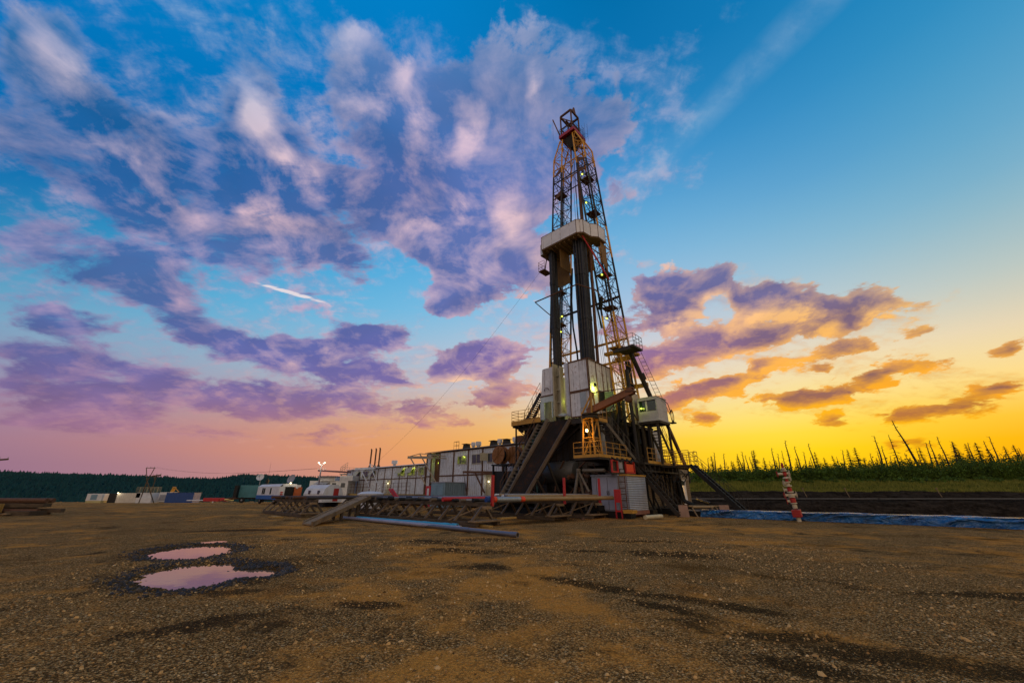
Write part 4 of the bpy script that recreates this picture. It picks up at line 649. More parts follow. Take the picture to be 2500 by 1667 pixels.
m = MB(); m.box((1.9, 3.6, 4.0), (9.0, 3.66, 7.0)); m.box((1.9, 3.7, 4.0), (1.96, 8.5, 7.0)); m.box((9.04, 3.6, .8), (9.1, 12, 7.0)); m.box((1.3, 12.6, .8), (9.0, 12.66, 7.0))
m.box((4.6, 4.4, .8), (8.95, 4.46, 3.4))
for u in np.arange(2.1, 9.0, .7): m.box((u, 3.52, 4.0), (u + .09, 3.6, 7.0))
part(m, 'skirt_plate', dark_steel)
m = MB(); m.lathe([(.2, 0), (.75, .12), (.85, .35), (.85, 3.5), (.75, 3.75), (.2, 3.85)], (7.6, 3.0, 3.05), (-1, 0, 0), 20)
part(m, 'mud_tank', worn('tank_grey', (.075, .075, .07), (.06, .03, .015), .35, .5, .2, .5), smooth=True)
m = MB(); m.box((1.6, 3.0, 6.95), (9.6, 13.0, 7.22))
for u in np.arange(1.8, 9.5, .95): m.box((u, 2.75, 6.6), (u + .16, 3.0, 7.2))
m.box((1.5, 2.62, 6.7), (9.7, 2.75, 7.1))
part(m, 'rig_floor', dark_steel)
# lower working deck, yellow kerb
m = MB()
m.box((-.0, .0, 3.66), (2.05, 3.3, 3.8)); m.box((-.0, 3.3, 3.66), (1.9, 4.6, 3.8)); m.box((-1.0, 4.6, 3.5), (1.9, 13.6, 3.64)); m.box((-3.2, 7.6, 3.36), (-1.0, 9.4, 3.5))
for w in np.arange(4.8, 13.4, .85): m.box((-.9, w, 3.0), (.6, w + .1, 3.5))
m.box((-.95, 4.7, 2.98), (-.85, 13.5, 3.1))
part(m, 'working_deck', dark_steel)
m = MB()
for a, b in (((2.08, -.03, 3.8), (-.03, .03, 4.0)), ((.03, .03, 3.8), (-.03, 4.55, 4.0)), ((-1.03, 5.3, 3.6), (-.97, 13.6, 3.8)), ((2.05, .03, 3.8), (2.11, 1.6, 4.0))): m.box(a, b)
part(m, 'deck_kerb', yellow_paint)
m = MB()
m.rail([(2.05, 0, 3.8), (0, 0, 3.8)], 1.05, step=1.05); m.rail([(0, 0, 3.8), (0, 3.9, 3.8)], 1.05, step=.95)
m.rail([(-1.0, 5.3, 3.62), (-1.0, 13.3, 3.62)], 1.1, step=.8)
m.rail([(-1.0, 7.6, 3.5), (-3.2, 7.6, 3.5)], 1.05, step=.5); m.rail([(-3.2, 8.7, 3.5), (-3.2, 9.4, 3.5), (-1.0, 9.4, 3.5)], 1.05, step=.55)
part(m, 'deck_railing', yellow_paint)
# plank wall, doorway and back enclosure under the right deck
m = MB(); m.box((.1, 6.6, .5), (.2, 11.3, 2.95)); m.box((.1, 13.0, .5), (.2, 16.0, 3.3)); m.box((.1, 11.3, 2.6), (.2, 13.0, 2.95)); m.box((.2, 16.0, .5), (3.2, 16.1, 3.3))
part(m, 'plank_wall', planks_wall)
m = MB()
for w in (6.5, 7.6, 9.3, 10.4, 11.25, 12.95): m.box((-.05, w, .3), (.1, w + .16, 3.0))
m.box((-.12, 6.4, .35), (.1, 13.2, .55))
m.box((-.98, 11.0, 2.6), (-.88, 11.12, 3.5)); m.box((-.98, 13.3, 2.3), (-.88, 13.42, 3.5))
part(m, 'wall_post', dark_steel)
m = MB(); m.box((-.9, 11.5, 2.55), (-.84, 13.3, 3.4)); m.box((-.84, 11.5, 2.55), (.1, 11.56, 3.4))
part(m, 'hanging_sheet', worn('dull_sheet', (.22, .18, .14), (.08, .04, .02), .4, .6, .1, .6))
m = MB(); m.box((-.02, 13.1, .55), (.06, 13.25, 2.65)); m.box((-.02, 14.6, .55), (.06, 14.75, 2.65)); m.box((-.02, 13.25, 2.5), (.06, 14.6, 2.65)); m.box((-.02, 13.25, 2.05), (.06, 14.6, 2.15)); m.box((-.02, 13.95, .55), (.04, 14.6, 2.05))
d = part(m, 'door_frame', trailer_white)
m = MB(); m.box((.02, 13.26, 2.16), (.05, 14.58, 2.49)); part(m, 'transom_pane', glass, d)
m = MB(); m.box((.3, 13.2, .5), (.35, 14.1, 2.1)); part(m, 'door_leaf', planks_wall, d)
m = MB(); m.lathe([(.03, -.1), (.1, -.03), (.1, .05), (.04, .1)], (-.05, 13.6, 1.75), (-1, 0, 0), 8); h = part(m, 'door_lamp', bulb_or)
lamp('door_light', (-.25, 13.6, 1.75), h, 14, LAMP_OR)

m = MB(); m.ladder((-.75, .9, .3), (-.75, .9, 2.6), (-.4, .1, 0), .38, .03); part(m, 'cabinet_ladder', rust_steel)
rq = random.Random(31)
for i in range(34):
    m = MB(); u, w = rq.uniform(.3, 9.0), rq.uniform(1.6, 3.2); z = rq.uniform(.5, 3.4); a = Vector((u, w, z))
    m.tube(a, a + Vector((rq.uniform(-1.6, 1.6), rq.uniform(-.6, .4), rq.uniform(-1.2, 1.6))), rq.uniform(.03, .08), 6); part(m, 'pipe_run', rust_steel, smooth=True)
for i in range(9):
    m = MB(); u, w, z = rq.uniform(.2, 4.4), rq.uniform(1.4, 2.6), rq.uniform(.7, 3.0); m.lathe([(.05, 0), (.2, .03), (.2, .1), (.12, .14), (.12, .4), (.2, .44), (.2, .5)], (u, w, z), (rq.uniform(-1, 1), rq.uniform(-1, 0), .2), 10); part(m, 'valve', rust_steel, smooth=True)

m = MB()
for i in range(12):
    w0, z0 = 4.2 + i * .75, rq.uniform(2.6, 3.3); pts = [(-.95 + rq.uniform(-.1, .2), w0 + k * .45, z0 - .35 * math.sin(k * math.pi / 4) * rq.uniform(.4, 1.4)) for k in range(5)]; m.path(pts, rq.uniform(.02, .05), 5)
for i in range(7):
    w0 = 5.5 + i * 1.0; m.path([(-.3, w0, 3.4), (-.5, w0 + .2, 2.2), (-.35, w0 + .5, 1.2), (-.6, w0 + .9, .15)], rq.uniform(.03, .07), 6)
part(m, 'hanging_hoses', rubber, smooth=True)
m = MB()
for w in (11.6, 12.1): m.path([(-.4, w, 3.3), (-.55, w + .1, 2.0), (-.6, w + .3, .9), (-1.4, w + .6, .5), (-3.2, 10.5, .6)], .11, 8)
part(m, 'mud_hose', rubber, smooth=True)
# --- white wind walls round the floor
def wall_part(pts, ext, name, mat, **k):
    return part(MB().prism(pts, ext), name, mat, **k)
W1 = wall_part([(2.18, 3.0, 7.3), (4.1, 3.0, 7.3), (4.15, 3.0, 12.1), (2.3, 3.0, 12.1)], (0, .06, 0), 'wind_wall', white_panel)
m = MB(); m.box((2.16, 2.96, 9.3), (4.12, 3.0, 9.5)); m.box((2.16, 2.96, 7.26), (4.12, 3.0, 7.36)); m.box((2.26, 2.96, 12.02), (4.17, 3.0, 12.14))
m.beam((2.2, 2.98, 7.3), (2.31, 2.98, 12.1), .1, .05); m.beam((4.12, 2.98, 7.3), (4.16, 2.98, 12.1), .08, .05)
part(m, 'wall_frame', rust_steel, W1)
m = MB(); m.box((2.55, 2.965, 7.45), (3.15, 2.99, 9.25)); part(m, 'door_panel', worn('door_grey', (.30, .34, .38), (.14, .07, .04), .2, .5, 0, .35), W1, label='grey door panel in the white wall')
m = MB(); m.prism([(4.16, 3.0, 7.4), (4.75, 3.25, 7.6), (4.8, 3.25, 12.25), (4.2, 3.0, 12.1)], (0, .05, 0)); part(m, 'splayed_panel', white_panel)
W2 = wall_part([(2.2, 3.06, 7.3), (2.2, 7.2, 8.3), (2.2, 7.2, 12.0), (2.3, 3.06, 12.1)], (.06, 0, 0), 'wind_wall', white_panel_y)
m = MB(); m.box((2.14, 4.4, 7.9), (2.2, 5.25, 9.55)); part(m, 'doorway', black_steel, W2)
m = MB(); m.prism([(2.12, 5.25, 7.95), (1.5, 5.5, 7.95), (1.5, 5.5, 9.55), (2.12, 5.25, 9.55)], (0, .05, 0)); part(m, 'open_door', door_green, W2)
m = MB()
for w in (3.1, 4.3, 5.3, 6.0, 6.6, 7.15): m.beam((2.17, w, 7.4), (2.25, w, 12.05), .05, .07)
m.beam((2.2, 3.0, 12.1), (2.2, 7.2, 12.0), .07, .09)
part(m, 'wall_frame', rust_steel, W2)
W3 = wall_part([(5.75, 3.0, 9.55), (7.3, 3.0, 9.6), (7.02, 3.0, 12.08), (5.72, 3.0, 12.1)], (0, .06, 0), 'wind_wall', white_panel)
m = MB()
m.prism([(5.75, 3.0, 9.0), (7.36, 3.0, 8.95), (7.3, 3.0, 9.55), (5.75, 3.0, 9.5)], (0, .06, 0)); m.box((6.95, 3.0, 7.5), (7.4, 3.06, 8.95)); m.box((6.02, 2.98, 7.55), (6.12, 3.08, 9.0))
part(m, 'lower_wall', worn('pale_blue_wall', (.44, .52, .54), (.18, .09, .05), .3, .6, 0, .5), W3)
m = MB(); m.prism([(7.42, 3.06, 7.5), (7.42, 9.0, 7.5), (7.05, 9.0, 12.0), (7.05, 3.06, 12.05)], (.06, 0, 0)); part(m, 'side_wall', white_panel_y, W3)
m = MB(); m.box((5.7, 2.95, 9.5), (7.32, 3.0, 9.6)); m.box((5.68, 2.95, 9.0), (5.76, 3.0, 12.1)); m.path([(6.85, 2.9, 10.0), (6.7, 2.86, 10.2), (6.4, 2.86, 10.2), (6.3, 2.9, 10.0)], .03)
part(m, 'wall_frame', rust_steel, W3)
m = MB(); m.box((5.68, 2.8, 7.6), (5.78, 3.5, 12.3)); m.box((5.08, 2.95, 7.6), (5.16, 3.5, 12.0))
for z in (8.8, 9.9, 11.2): m.box((5.16, 3.2, z), (5.68, 3.3, z + .1))
m.box((5.16, 3.4, 7.6), (5.68, 3.46, 12.0))
part(m, 'gate_jamb', cream_steel)
m = MB(); m.box((2.4, 8.9, 7.3), (9.0, 9.0, 10.0)); part(m, 'back_wall', dark_steel)
flood((2.0, 3.55, 9.75), (.35, .45, -.8), power=55)
flood((1.6, 6.9, 9.35), (.5, -.2, -.8), power=45)
flood((5.0, 4.0, 9.2), (-.2, .1, -1), power=40)
flood((2.7, 6.3, 9.2), (-.3, .3, .9), power=70, col=(1.0, .66, .12))
flood((7.6, 6.2, 10.2), (.2, .3, .9), power=30, col=(1.0, .66, .12))
flood((4.6, 6.5, 11.5), (0, -.2, -1), power=40)

# --- the two mast legs
def quad(z, side):
    h = half(z)
    a, b = (MC + h, MC + h - 1.22) if side > 0 else (MC - h, MC - h + 1.22)
    return [(a, 6.8, z), (b, 6.8, z), (b, 8.8, z), (a, 8.8, z)]
def crown_quad(side):
    a, b = (MC + 1.12, MC + .75) if side > 0 else (MC - 1.12, MC - .75)
    return [(a, 6.9, 42.9), (b, 6.9, 42.9), (b, 8.7, 42.9), (a, 8.7, 42.9)]
for side in (1, -1):
    m = MB(); m.lattice(quad(7.3, side), quad(40.3, side), 20, .10, .042)
    m.lattice(quad(40.3, side), crown_quad(side), 2, .09, .04)
    leg = part(m, 'mast_leg', mast_paint_lamplit)
    m = MB()
    uc = lambda z: MC + side * (half(z) - .6)
    for i, (za, zb) in enumerate(((7.4, 14.0), (14.0, 22.0), (22.0, 30.0), (30.0, 40.0))):
        w = 7.2 + (i % 2) * .7
        m.ladder((uc(za), w, za), (uc(zb), w, zb), (0, .42, 0), .33, .022, (-side * .65, 0, 0))
    part(m, 'leg_ladder', black_steel, leg)
    for z in (14.0, 18.2, 22.0, 30.0, 35.0):
        q = quad(z, side); m = MB()
        m.prism([(q[0][0], 6.9, z), (q[1][0], 6.9, z), (q[1][0], 8.1, z), (q[0][0], 8.1, z)], (0, 0, .07))
        m.rail([(q[0][0], 6.92, z), (q[1][0], 6.92, z)], 1.0, .016, 1, 1.2)
        part(m, 'rest_platform', rust_steel, leg)
# frames that tie the legs together near the top, gusset plates
m = MB()
for z, wv in ((38.6, 6.8), (36.6, 6.8), (38.6, 8.8), (36.6, 8.8)):
    h = half(z); m.beam((MC - h, wv, z), (MC + h, wv, z), .1, .1)
for wv in (6.8, 8.8):
    a, b = half(36.6), half(38.6)
    for i in range(6):
        u0 = MC - a + 2 * a * i / 6; u1 = MC - a + 2 * a * (i + 1) / 6
        m.beam((u0, wv, 36.6 if i % 2 else 38.6), (u1, wv, 38.6 if i % 2 else 36.6), .06, .06)
part(m, 'top_truss', mast_paint_lamplit)
for z in (13.2, 15.3, 19.9): part(MB().beam((MC - half(z), 8.8, z), (MC + half(z), 8.8, z), .16, .2), 'mast_tie', mast_paint_lamplit)
for z, s in ((37.6, 1), (37.6, -1), (34.2, 1), (36.0, -1)):
    h = half(z)
    part(MB().prism([(MC + s * h, 6.75, z), (MC + s * (h - 1.2), 6.75, z + .2), (MC + s * (h - 1.2), 6.75, z + 1.0)], (0, .05, 0)), 'gusset_plate', rust_steel)
m = MB(); m.prism([(MC - .9, 7.0, 40.8), (MC - 1.9, 8.6, 40.8), (MC - .7, 8.7, 41.6), (MC - .5, 7.2, 41.6)], (0, 0, .06))
part(m, 'gusset_plate', rust_steel)
# ring of tubing round the pipe stands
m = MB()
m.path([(7.3, 2.5, 18.9), (2.37, 2.5, 19.0), (1.35, 3.9, 18.6), (1.9, 6.8, 18.6)], .06, 6); m.path([(7.3, 2.5, 18.9), (7.9, 5.2, 18.9), (8.2, 6.8, 18.9)], .05, 6)
part(m, 'guide_ring', rust_steel)
# --- crown
cr = MB()
cr.box((3.85, 6.55, 43.0), (6.1, 6.65, 43.45)); cr.box((3.85, 9.1, 43.0), (6.1, 9.2, 43.45)); cr.box((3.85, 6.65, 43.0), (3.95, 9.1, 43.45)); cr.box((6.0, 6.65, 43.0), (6.1, 9.1, 43.45))
cr.box((3.95, 6.65, 43.2), (6.0, 9.1, 43.3))
crown = part(cr, 'crown_block', crown_red)
m = MB(); m.rail([(6.05, 9.1, 43.3), (6.05, 6.6, 43.3), (3.9, 6.6, 43.3)], 1.1, .022, 2, .7); m.rail([(3.9, 6.6, 43.3), (3.9, 9.1, 43.3)], 1.1, .022, 2, .8)
m.ladder((3.7, 8.3, 42.0), (3.7, 8.3, 44.9), (0, .45, 0), .3, .02, (-.6, 0, 0))
part(m, 'crown_railing', black_steel, crown)
m = MB()
for w in (7.3, 7.7, 8.1): m.lathe([(.45, 0), (.5, .05), (.42, .1), (.42, .16), (.5, .2), (.45, .26)], (5.0, w, 43.35), (0, 1, 0), 16)
m.box((4.3, 7.2, 42.7), (5.7, 8.5, 42.95)); m.prism([(4.2, 7.0, 42.95), (5.9, 7.0, 42.95), (5.2, 7.6, 41.6), (4.7, 7.6, 41.6)], (0, 1.0, 0))
part(m, 'sheave', black_steel, crown)
m = MB()
P4 = [(5.9, 6.9), (4.3, 6.9), (4.3, 8.6), (5.9, 8.6)]
for u, w in P4: m.beam((u, w, 43.3), (u, w, 46.9), .15, .15)
for i in range(4):
    a, b = P4[i], P4[(i + 1) % 4]; m.beam((a[0], a[1], 46.9), (b[0], b[1], 46.9), .2, .22); m.beam((a[0], a[1], 44.7), (b[0], b[1], 44.7), .12, .14)
m.beam((5.9, 6.9, 46.8), (4.3, 6.9, 44.8), .1, .1); m.beam((5.1, 6.9, 45.6), (5.1, 8.6, 45.6), .18, .2); m.beam((5.9, 8.6, 46.8), (4.3, 8.6, 44.8), .1, .1)
m.prism([(4.3, 7.3, 47.0), (4.3, 8.2, 47.0), (4.3, 7.9, 48.1), (4.3, 7.7, 48.1)], (.15, 0, 0))
m.beam((6.0, 6.8, 43.4), (6.9, 6.6, 47.0), .12, .14); m.tube((6.9, 6.6, 47.0), (7.0, 6.6, 43.4), .012, 4)
part(m, 'gin_pole_frame', rust_steel, crown)
# --- monkey board
PL = [(6.82, 3.2), (2.5, 3.2), (1.95, 3.65), (1.8, 4.7), (1.3, 5.3), (1.25, 6.6), (2.3, 6.6), (2.3, 5.9), (7.2, 5.9), (7.45, 5.6), (7.5, 3.9), (6.95, 3.75)]
m = MB()
n = len(PL); zb, zt = 25.1, 26.6
for i in range(n - 4):
    a, b = PL[i], PL[i + 1]; m.prism([(a[0], a[1], zb), (b[0], b[1], zb), (b[0], b[1], zt), (a[0], a[1], zt)], (0, .05, 0) if abs(a[1] - b[1]) < abs(a[0] - b[0]) else (.05, 0, 0))
for i in (8, 9, 10, 11):
    a, b = PL[i], PL[(i + 1) % n]; m.prism([(a[0], a[1], zb - .1), (b[0], b[1], zb - .1), (b[0], b[1], zt - .2), (a[0], a[1], zt - .2)], (.05, 0.02, 0))
board = part(m, 'monkey_board', board_white)
m = MB(); m.prism([(p[0], p[1], 24.98) for p in PL], (0, 0, .1))
for u in np.arange(2.4, 7.2, .55): m.box((u, 3.4, 24.8), (u + .1, 5.8, 24.97))
part(m, 'board_floor', worn('board_floor', (.20, .13, .06), (.09, .045, .02), .5, .7, .1, .6), board)
m = MB()
for i in range(7):
    a, b = PL[i], PL[i + 1]; m.tube((a[0], a[1], zt + .02), (b[0], b[1], zt + .02), .03, 5)
    m.tube((a[0], a[1], zb), (a[0], a[1], zt), .03, 5); m.tube((a[0], a[1], zb - .02), (b[0], b[1], zb - .02), .045, 5)
part(m, 'board_trim', rust_steel, board)
m = MB(); m.box((7.3, 4.2, 23.4), (8.1, 5.4, 23.5)); m.rail([(7.3, 4.2, 23.5), (8.1, 4.2, 23.5), (8.1, 5.4, 23.5)], 1.05, .02, 2, .6); m.box((7.3, 5.2, 23.5), (7.4, 5.3, 25)); m.beam((7.0, 4.3, 24.9), (7.3, 4.3, 23.4), .08)
part(m, 'side_balcony', rust_steel, board)
m = MB(); m.box((5.2, 5.7, 21.6), (7.1, 5.76, 24.9)); m.box((2.35, 5.7, 21.9), (3.2, 5.76, 24.9)); m.prism([(1.5, 5.9, 25.0), (1.5, 7.0, 25.0), (1.5, 7.0, 21.9), (1.5, 6.1, 22.6)], (.06, 0, 0)); m.box((5.0, 3.9, 22.6), (5.05, 5.6, 24.8))
part(m, 'wind_curtain', curtain, board)
m = MB(); m.tube((2.3, 3.9, 25.0), (1.2, 6.4, 20.7), .07, 6); part(m, 'board_strut', red_paint, board)
for p, pw in (((1.95, 6.5, 21.6), 8), ((3.05, 6.6, 31.2), 5), ((3.35, 6.8, 35.6), 5), ((7.25, 6.9, 18.9), 8), ((7.5, 6.9, 17.2), 8), ((1.95, 6.6, 16.9), 8)):
    flood(p, (.2, -.5, -.9), power=pw, r=.11)
# travelling gear: kelly hose, central pipe, lines
m = MB(); m.tube((4.45, 7.8, 8), (4.45, 7.8, 39.5), .20, 10); part(m, 'standpipe', rust_steel, smooth=True)
m = MB()
for i, (u, w) in enumerate(((5.2, 7.5), (5.35, 7.9), (4.95, 8.0), (5.5, 7.6), (4.1, 7.4))): m.tube((u, w, 9), (4.7 + .12 * i, 7.7, 42.8), .022, 4)
for a in (2.55, 2.7, 2.9): m.tube((a + .5, 6.4, 24.5), (a - .3, 6.2, 11.5), .018, 4)
part(m, 'drilling_line', black_steel)
m = MB(); m.path([(5.6, 6.9, 24), (5.75, 6.6, 20), (5.7, 6.5, 17), (5.5, 6.6, 14.5), (5.6, 6.9, 12)], .09, 7); m.path([(7.9, 6.4, 24), (8.1, 6.2, 19), (8.4, 6.2, 14), (8.2, 6.4, 11)], .07, 6)
m.path([(3.3, 6.9, 21), (2.8, 6.4, 18.6), (2.5, 6.5, 16)], .09, 7); m.lathe([(.1, 0), (.2, .1), (.2, 1.2), (.1, 1.3)], (2.2, 6.4, 19.2), (.4, .3, -1), 10)
part(m, 'kelly_hose', rubber, smooth=True)
# balcony and inclined brace on the right of the mast
m = MB(); m.box((.7, 5.2, 12.95), (-1.0, 6.9, 13.1)); m.box((.9, 5.1, 12.75), (-.7, 5.3, 12.95))
bal = part(m, 'tong_balcony', dark_steel)
m = MB(); m.rail([(-.1, 5.2, 13.1), (-1.0, 5.2, 13.1), (-1.0, 6.9, 13.1), (.3, 6.9, 13.1)], 1.05, .022, 2, .55); part(m, 'balcony_railing', grey_paint, bal)
m = MB(); m.box((2.6, 6.6, 13.3), (.3, 7.1, 13.55)); m.box((2.6, 8.6, 13.3), (.2, 8.9, 13.55)); m.box((.25, 6.7, 13.3), (.5, 8.8, 13.5)); m.beam((2.6, 6.7, 13.4), (.5, 8.6, 13.4), .1)
part(m, 'mast_collar', yellow_paint)
part(MB().beam((1.6, 8.9, 10.5), (-.2, 8.9, 10.5), .25, .35), 'mast_outrigger', yellow_paint)
m = MB(); m.tube((.25, 6.9, 13.4), (-.35, 10.6, 7.2), .2, 12); m.tube((.05, 8.3, 11.4), (.0, 8.6, 10.9), .28, 12)
br = part(m, 'mast_brace', dark_steel, smooth=True)
m = MB(); m.ladder((-.2, 7.2, 13.2), (-.75, 10.4, 7.9), (-.4, .1, 0), .35, .022); part(m, 'brace_ladder', black_steel, br)
# standing columns and clutter about the rig floor
m = MB()
m.tube((1.2, 8.8, 7.2), (1.35, 8.6, 12.9), .26, 8); m.tube((.15, 6.0, 3.7), (.55, 6.6, 11.5), .16, 8)
for u, w, z0, z1 in ((2.6, 3.6, 4, 7), (.6, 5.4, 3.7, 8.6), (1.5, 6.4, 3.7, 9.2), (1.2, 4.6, 3.7, 7.6), (.3, 8.0, 3.6, 7.0), (-.4, 7.5, 3.6, 7.0), (.4, 9.4, 3.6, 7.0)): m.beam((u, w, z0), (u, w, z1), .2)
for i in range(26):
    u, w, z = random.uniform(.5, 2.0), random.uniform(4.6, 8.2), random.uniform(4.4, 8.8)
    a = Vector((u, w, z)); m.tube(a, a + Vector((random.uniform(-.5, .5), random.uniform(-.9, .9), random.uniform(-1.3, 1.3))), random.uniform(.03, .08), 6)
part(m, 'floor_machinery', black_steel)
m = MB(); m.box((.6, 7.0, 6.9), (.7, 8.4, 9.6)); m.box((1.95, 5.2, 4.0), (2.0, 8.6, 6.9)); part(m, 'screen_panel', worn('screen_panel', (.42, .37, .28), (.12, .06, .03), .45, .6, 0, .7))
m = MB(); m.box((.35, 9.3, 4.0), (.4, 11.3, 6.6)); part(m, 'white_screen', white_panel_y)
m = MB(); m.box((1.62, 3.3, 4.2), (1.66, 4.3, 6.9)); m.box((1.62, 4.7, 4.0), (1.66, 5.5, 5.9)); part(m, 'pale_door', worn('pale_door', (.46, .46, .44), (.12, .07, .04), .3, .6, 0, .5))
# stair from the lower deck up inside, small landing with yellow kerb
m = MB(); m.stair((1.35, 2.2, 6.5), (.7, 5.2, 3.85), (-.75, 0, 0), 10); m.stair_rail((.55, 2.4, 6.5), (-.1, 5.2, 3.85), .9)
part(m, 'deck_stair', worn('inner_stair', (.11, .095, .075), (.07, .035, .018), .5, .6, .2, .7))
m = MB(); m.box((2.0, 1.2, 6.3), (.55, 2.4, 6.42)); part(m, 'stair_landing', dark_steel)
m = MB(); m.box((2.0, 1.16, 6.42), (.55, 1.2, 6.68)); m.box((.51, 1.2, 6.42), (.55, 2.4, 6.68)); m.rail([(2.0, 1.18, 6.42), (.53, 1.18, 6.42), (.53, 2.4, 6.42)], 1.1, .02, 2, .7)
part(m, 'landing_kerb', yellow_paint)
# --- V-door slide and the stair beside it
m = MB()
A, A2, B_, B2 = Vector((4.0, 2.6, 7.05)), Vector((6.05, 2.6, 7.05)), Vector((5.65, -1.05, 1.3)), Vector((7.45, -1.05, 1.3))
m.prism([A, A2, B2, B_], (0, 0, .06))
for f in (0, .25, .5, .75, 1): m.beam(A.lerp(A2, f) - Vector((0, 0, .12)), B_.lerp(B2, f) - Vector((0, 0, .12)), .08, .2)
ramp = part(m, 'pipe_slide', worn('slide_plate', (.018, .012, .008), (.055, .022, .008), .6, .8, 0, .6, .8, spec=.15))
m = MB(); up = Vector((0, 0, .1)); m.beam(A + up, B_ + up, .1, .26); m.beam(A2 + up, B2 + up, .06, .2); part(m, 'slide_edge', worn('slide_edge', (.10, .075, .058), (.06, .03, .015), .5, .6, .2, .6), ramp)
m = MB(); m.beam((5.0, .6, 3.9), (4.6, 2.0, 0.8), .14); m.beam((6.6, .6, 3.9), (6.3, 2.0, .8), .14); m.beam((5.3, -.3, 2.5), (5.0, .9, .6), .12); part(m, 'slide_prop', dark_steel, ramp)
m = MB(); m.prism([(4.3, 2.3, 7.35), (5.0, 2.3, 7.5), (4.9, 2.9, 7.75), (4.4, 2.9, 7.6)], (0, 0, .05)); part(m, 'slide_lip', grey_paint, ramp)
m = MB(); m.stair((6.9, 2.4, 7.35), (8.3, -1.05, 1.25), (-.74, 0, 0), 22, .09, .28); part(m, 'slide_stair', worn('stair_steel', (.15, .125, .10), (.07, .035, .018), .5, .6, .2, .7))
m = MB(); m.stair_rail((6.95, 2.4, 7.4), (8.35, -1.05, 1.3), 1.0, 6); part(m, 'stair_railing', rust_steel)
# --- left platform on its trestle
m = MB(); m.box((6.6, 2.0, 7.1), (9.95, 4.6, 7.28))
for u in np.arange(6.8, 9.9, .6): m.box((u, 2.05, 6.95), (u + .1, 4.55, 7.1))
plat = part(m, 'side_platform', dark_steel)
m = MB(); m.box((6.6, 1.95, 7.12), (9.98, 2.0, 7.5)); m.box((9.95, 2.0, 7.12), (9.99, 4.6, 7.5)); m.rail([(6.8, 2.0, 7.3), (9.95, 2.0, 7.3), (9.95, 4.6, 7.3), (7.5, 4.6, 7.3)], 1.1, .02, 3, .8); part(m, 'platform_railing', yellow_paint, plat)
m = MB()
for u, w in ((9.7, 2.3), (9.7, 4.4), (7.6, 4.4), (7.6, 2.3)): m.beam((u, w, .1), (u, w, 7.1), .11)
for w in (2.3, 4.4):
    for z in (3.6, 5.3): m.beam((9.7, w, z), (7.6, w, z + 1.7), .06); m.beam((7.6, w, z), (9.7, w, z + 1.7), .06)
m.ladder((8.5, 4.4, 3.5), (8.5, 4.4, 7.1), (.4, 0, 0), .3, .025, (0, -.6, 0))
part(m, 'platform_trestle', dark_steel, plat)
m = MB(); m.stair((9.3, 3.0, 7.4), (7.35, 3.0, 9.9), (0, .8, 0), 15, .08, .28); part(m, 'upper_stair', black_steel, plat)
m = MB(); m.stair_rail((9.3, 3.8, 7.4), (7.35, 3.8, 9.9), 1.0, 4); m.stair_rail((9.3, 3.0, 7.4), (7.35, 3.0, 9.9), 1.0, 4); part(m, 'upper_railing', rust_steel, plat)
m = MB(); m.lathe([(.1, 0), (.42, .08), (.45, .25), (.45, 1.6), (.3, 1.8), (.08, 1.9), (.08, 2.2)], (8.4, 3.6, 4.7), (0, 0, 1), 14); m.box((8.0, 3.2, 4.4), (8.8, 4.0, 4.7)); m.beam((8.4, 3.6, 4.4), (8.4, 3.6, .2), .3)
part(m, 'air_receiver', worn('tank_green', (.02, .075, .055), (.05, .03, .015), .3, .5, 0, .4), smooth=True)
m = MB(); m.box((9.1, 2.6, 7.3), (8.3, 3.2, 7.75)); part(m, 'tool_box', rust_steel, plat)
# --- driller's cabin on its legs
C0, C1 = (.25, 7.2, 7.1), (-1.5, 9.2, 8.95)
m = MB(); m.box((.25, 7.25, 7.1), (-1.45, 9.2, 7.85)); m.box((.25, 7.25, 8.72), (-1.45, 9.2, 8.95)); m.box((.25, 7.25, 7.85), (.1, 7.4, 8.72)); m.box((-1.32, 7.25, 7.85), (-1.45, 9.2, 8.72)); m.box((-.45, 7.25, 7.85), (-.6, 7.33, 8.72)); m.box((.25, 9.1, 7.85), (-1.3, 9.2, 8.72)); m.box((.32, 7.18, 6.98), (-1.52, 9.27, 7.1)); m.box((.3, 7.2, 8.95), (-1.5, 9.25, 9.0))
cab = part(m, 'driller_cabin', worn('cabin_white', (.40, .40, .40), (.16, .08, .04), .2, .55, 0, .5), bevel=.02)
m = MB(); m.box((.1, 7.3, 7.85), (-.45, 7.32, 8.72)); m.box((-.6, 7.3, 7.85), (-1.32, 7.32, 8.72)); part(m, 'window_pane', glass_mat('cabin_glass', (.008, .016, .012)), cab)
m = MB(); m.box((.12, 7.24, 7.83), (-.44, 7.29, 7.88)); m.box((-.58, 7.24, 7.83), (-1.34, 7.29, 7.88)); m.box((.12, 7.24, 8.68), (-1.34, 7.29, 8.74)); part(m, 'window_frame', dark_steel, cab)
m = MB(); m.lathe([(.02, 0), (.07, .02), (.07, .08), (.02, .1)], (-.1, 7.22, 8.1), (0, -1, 0), 8); part(m, 'cabin_lamp', bulb_yg, cab)
lamp('cabin_light', (-.1, 7.0, 8.15), cab, 6, LAMP_YG)
m = MB(); m.path([(-1.52, 8.2, 8.9), (-1.62, 9.1, 8.6), (-1.66, 9.3, 8.0), (-1.6, 9.2, 7.7)], .03)
for a in range(14):
    t0, t1 = a * 2 * math.pi / 14, (a + 1) * 2 * math.pi / 14
    for k in (.42, .34): m.tube((-1.75, 9.35 + .3 * math.cos(t0), 7.55 + k * 1.3 * math.sin(t0)), (-1.75, 9.35 + .3 * math.cos(t1), 7.55 + k * 1.3 * math.sin(t1)), .03, 4)
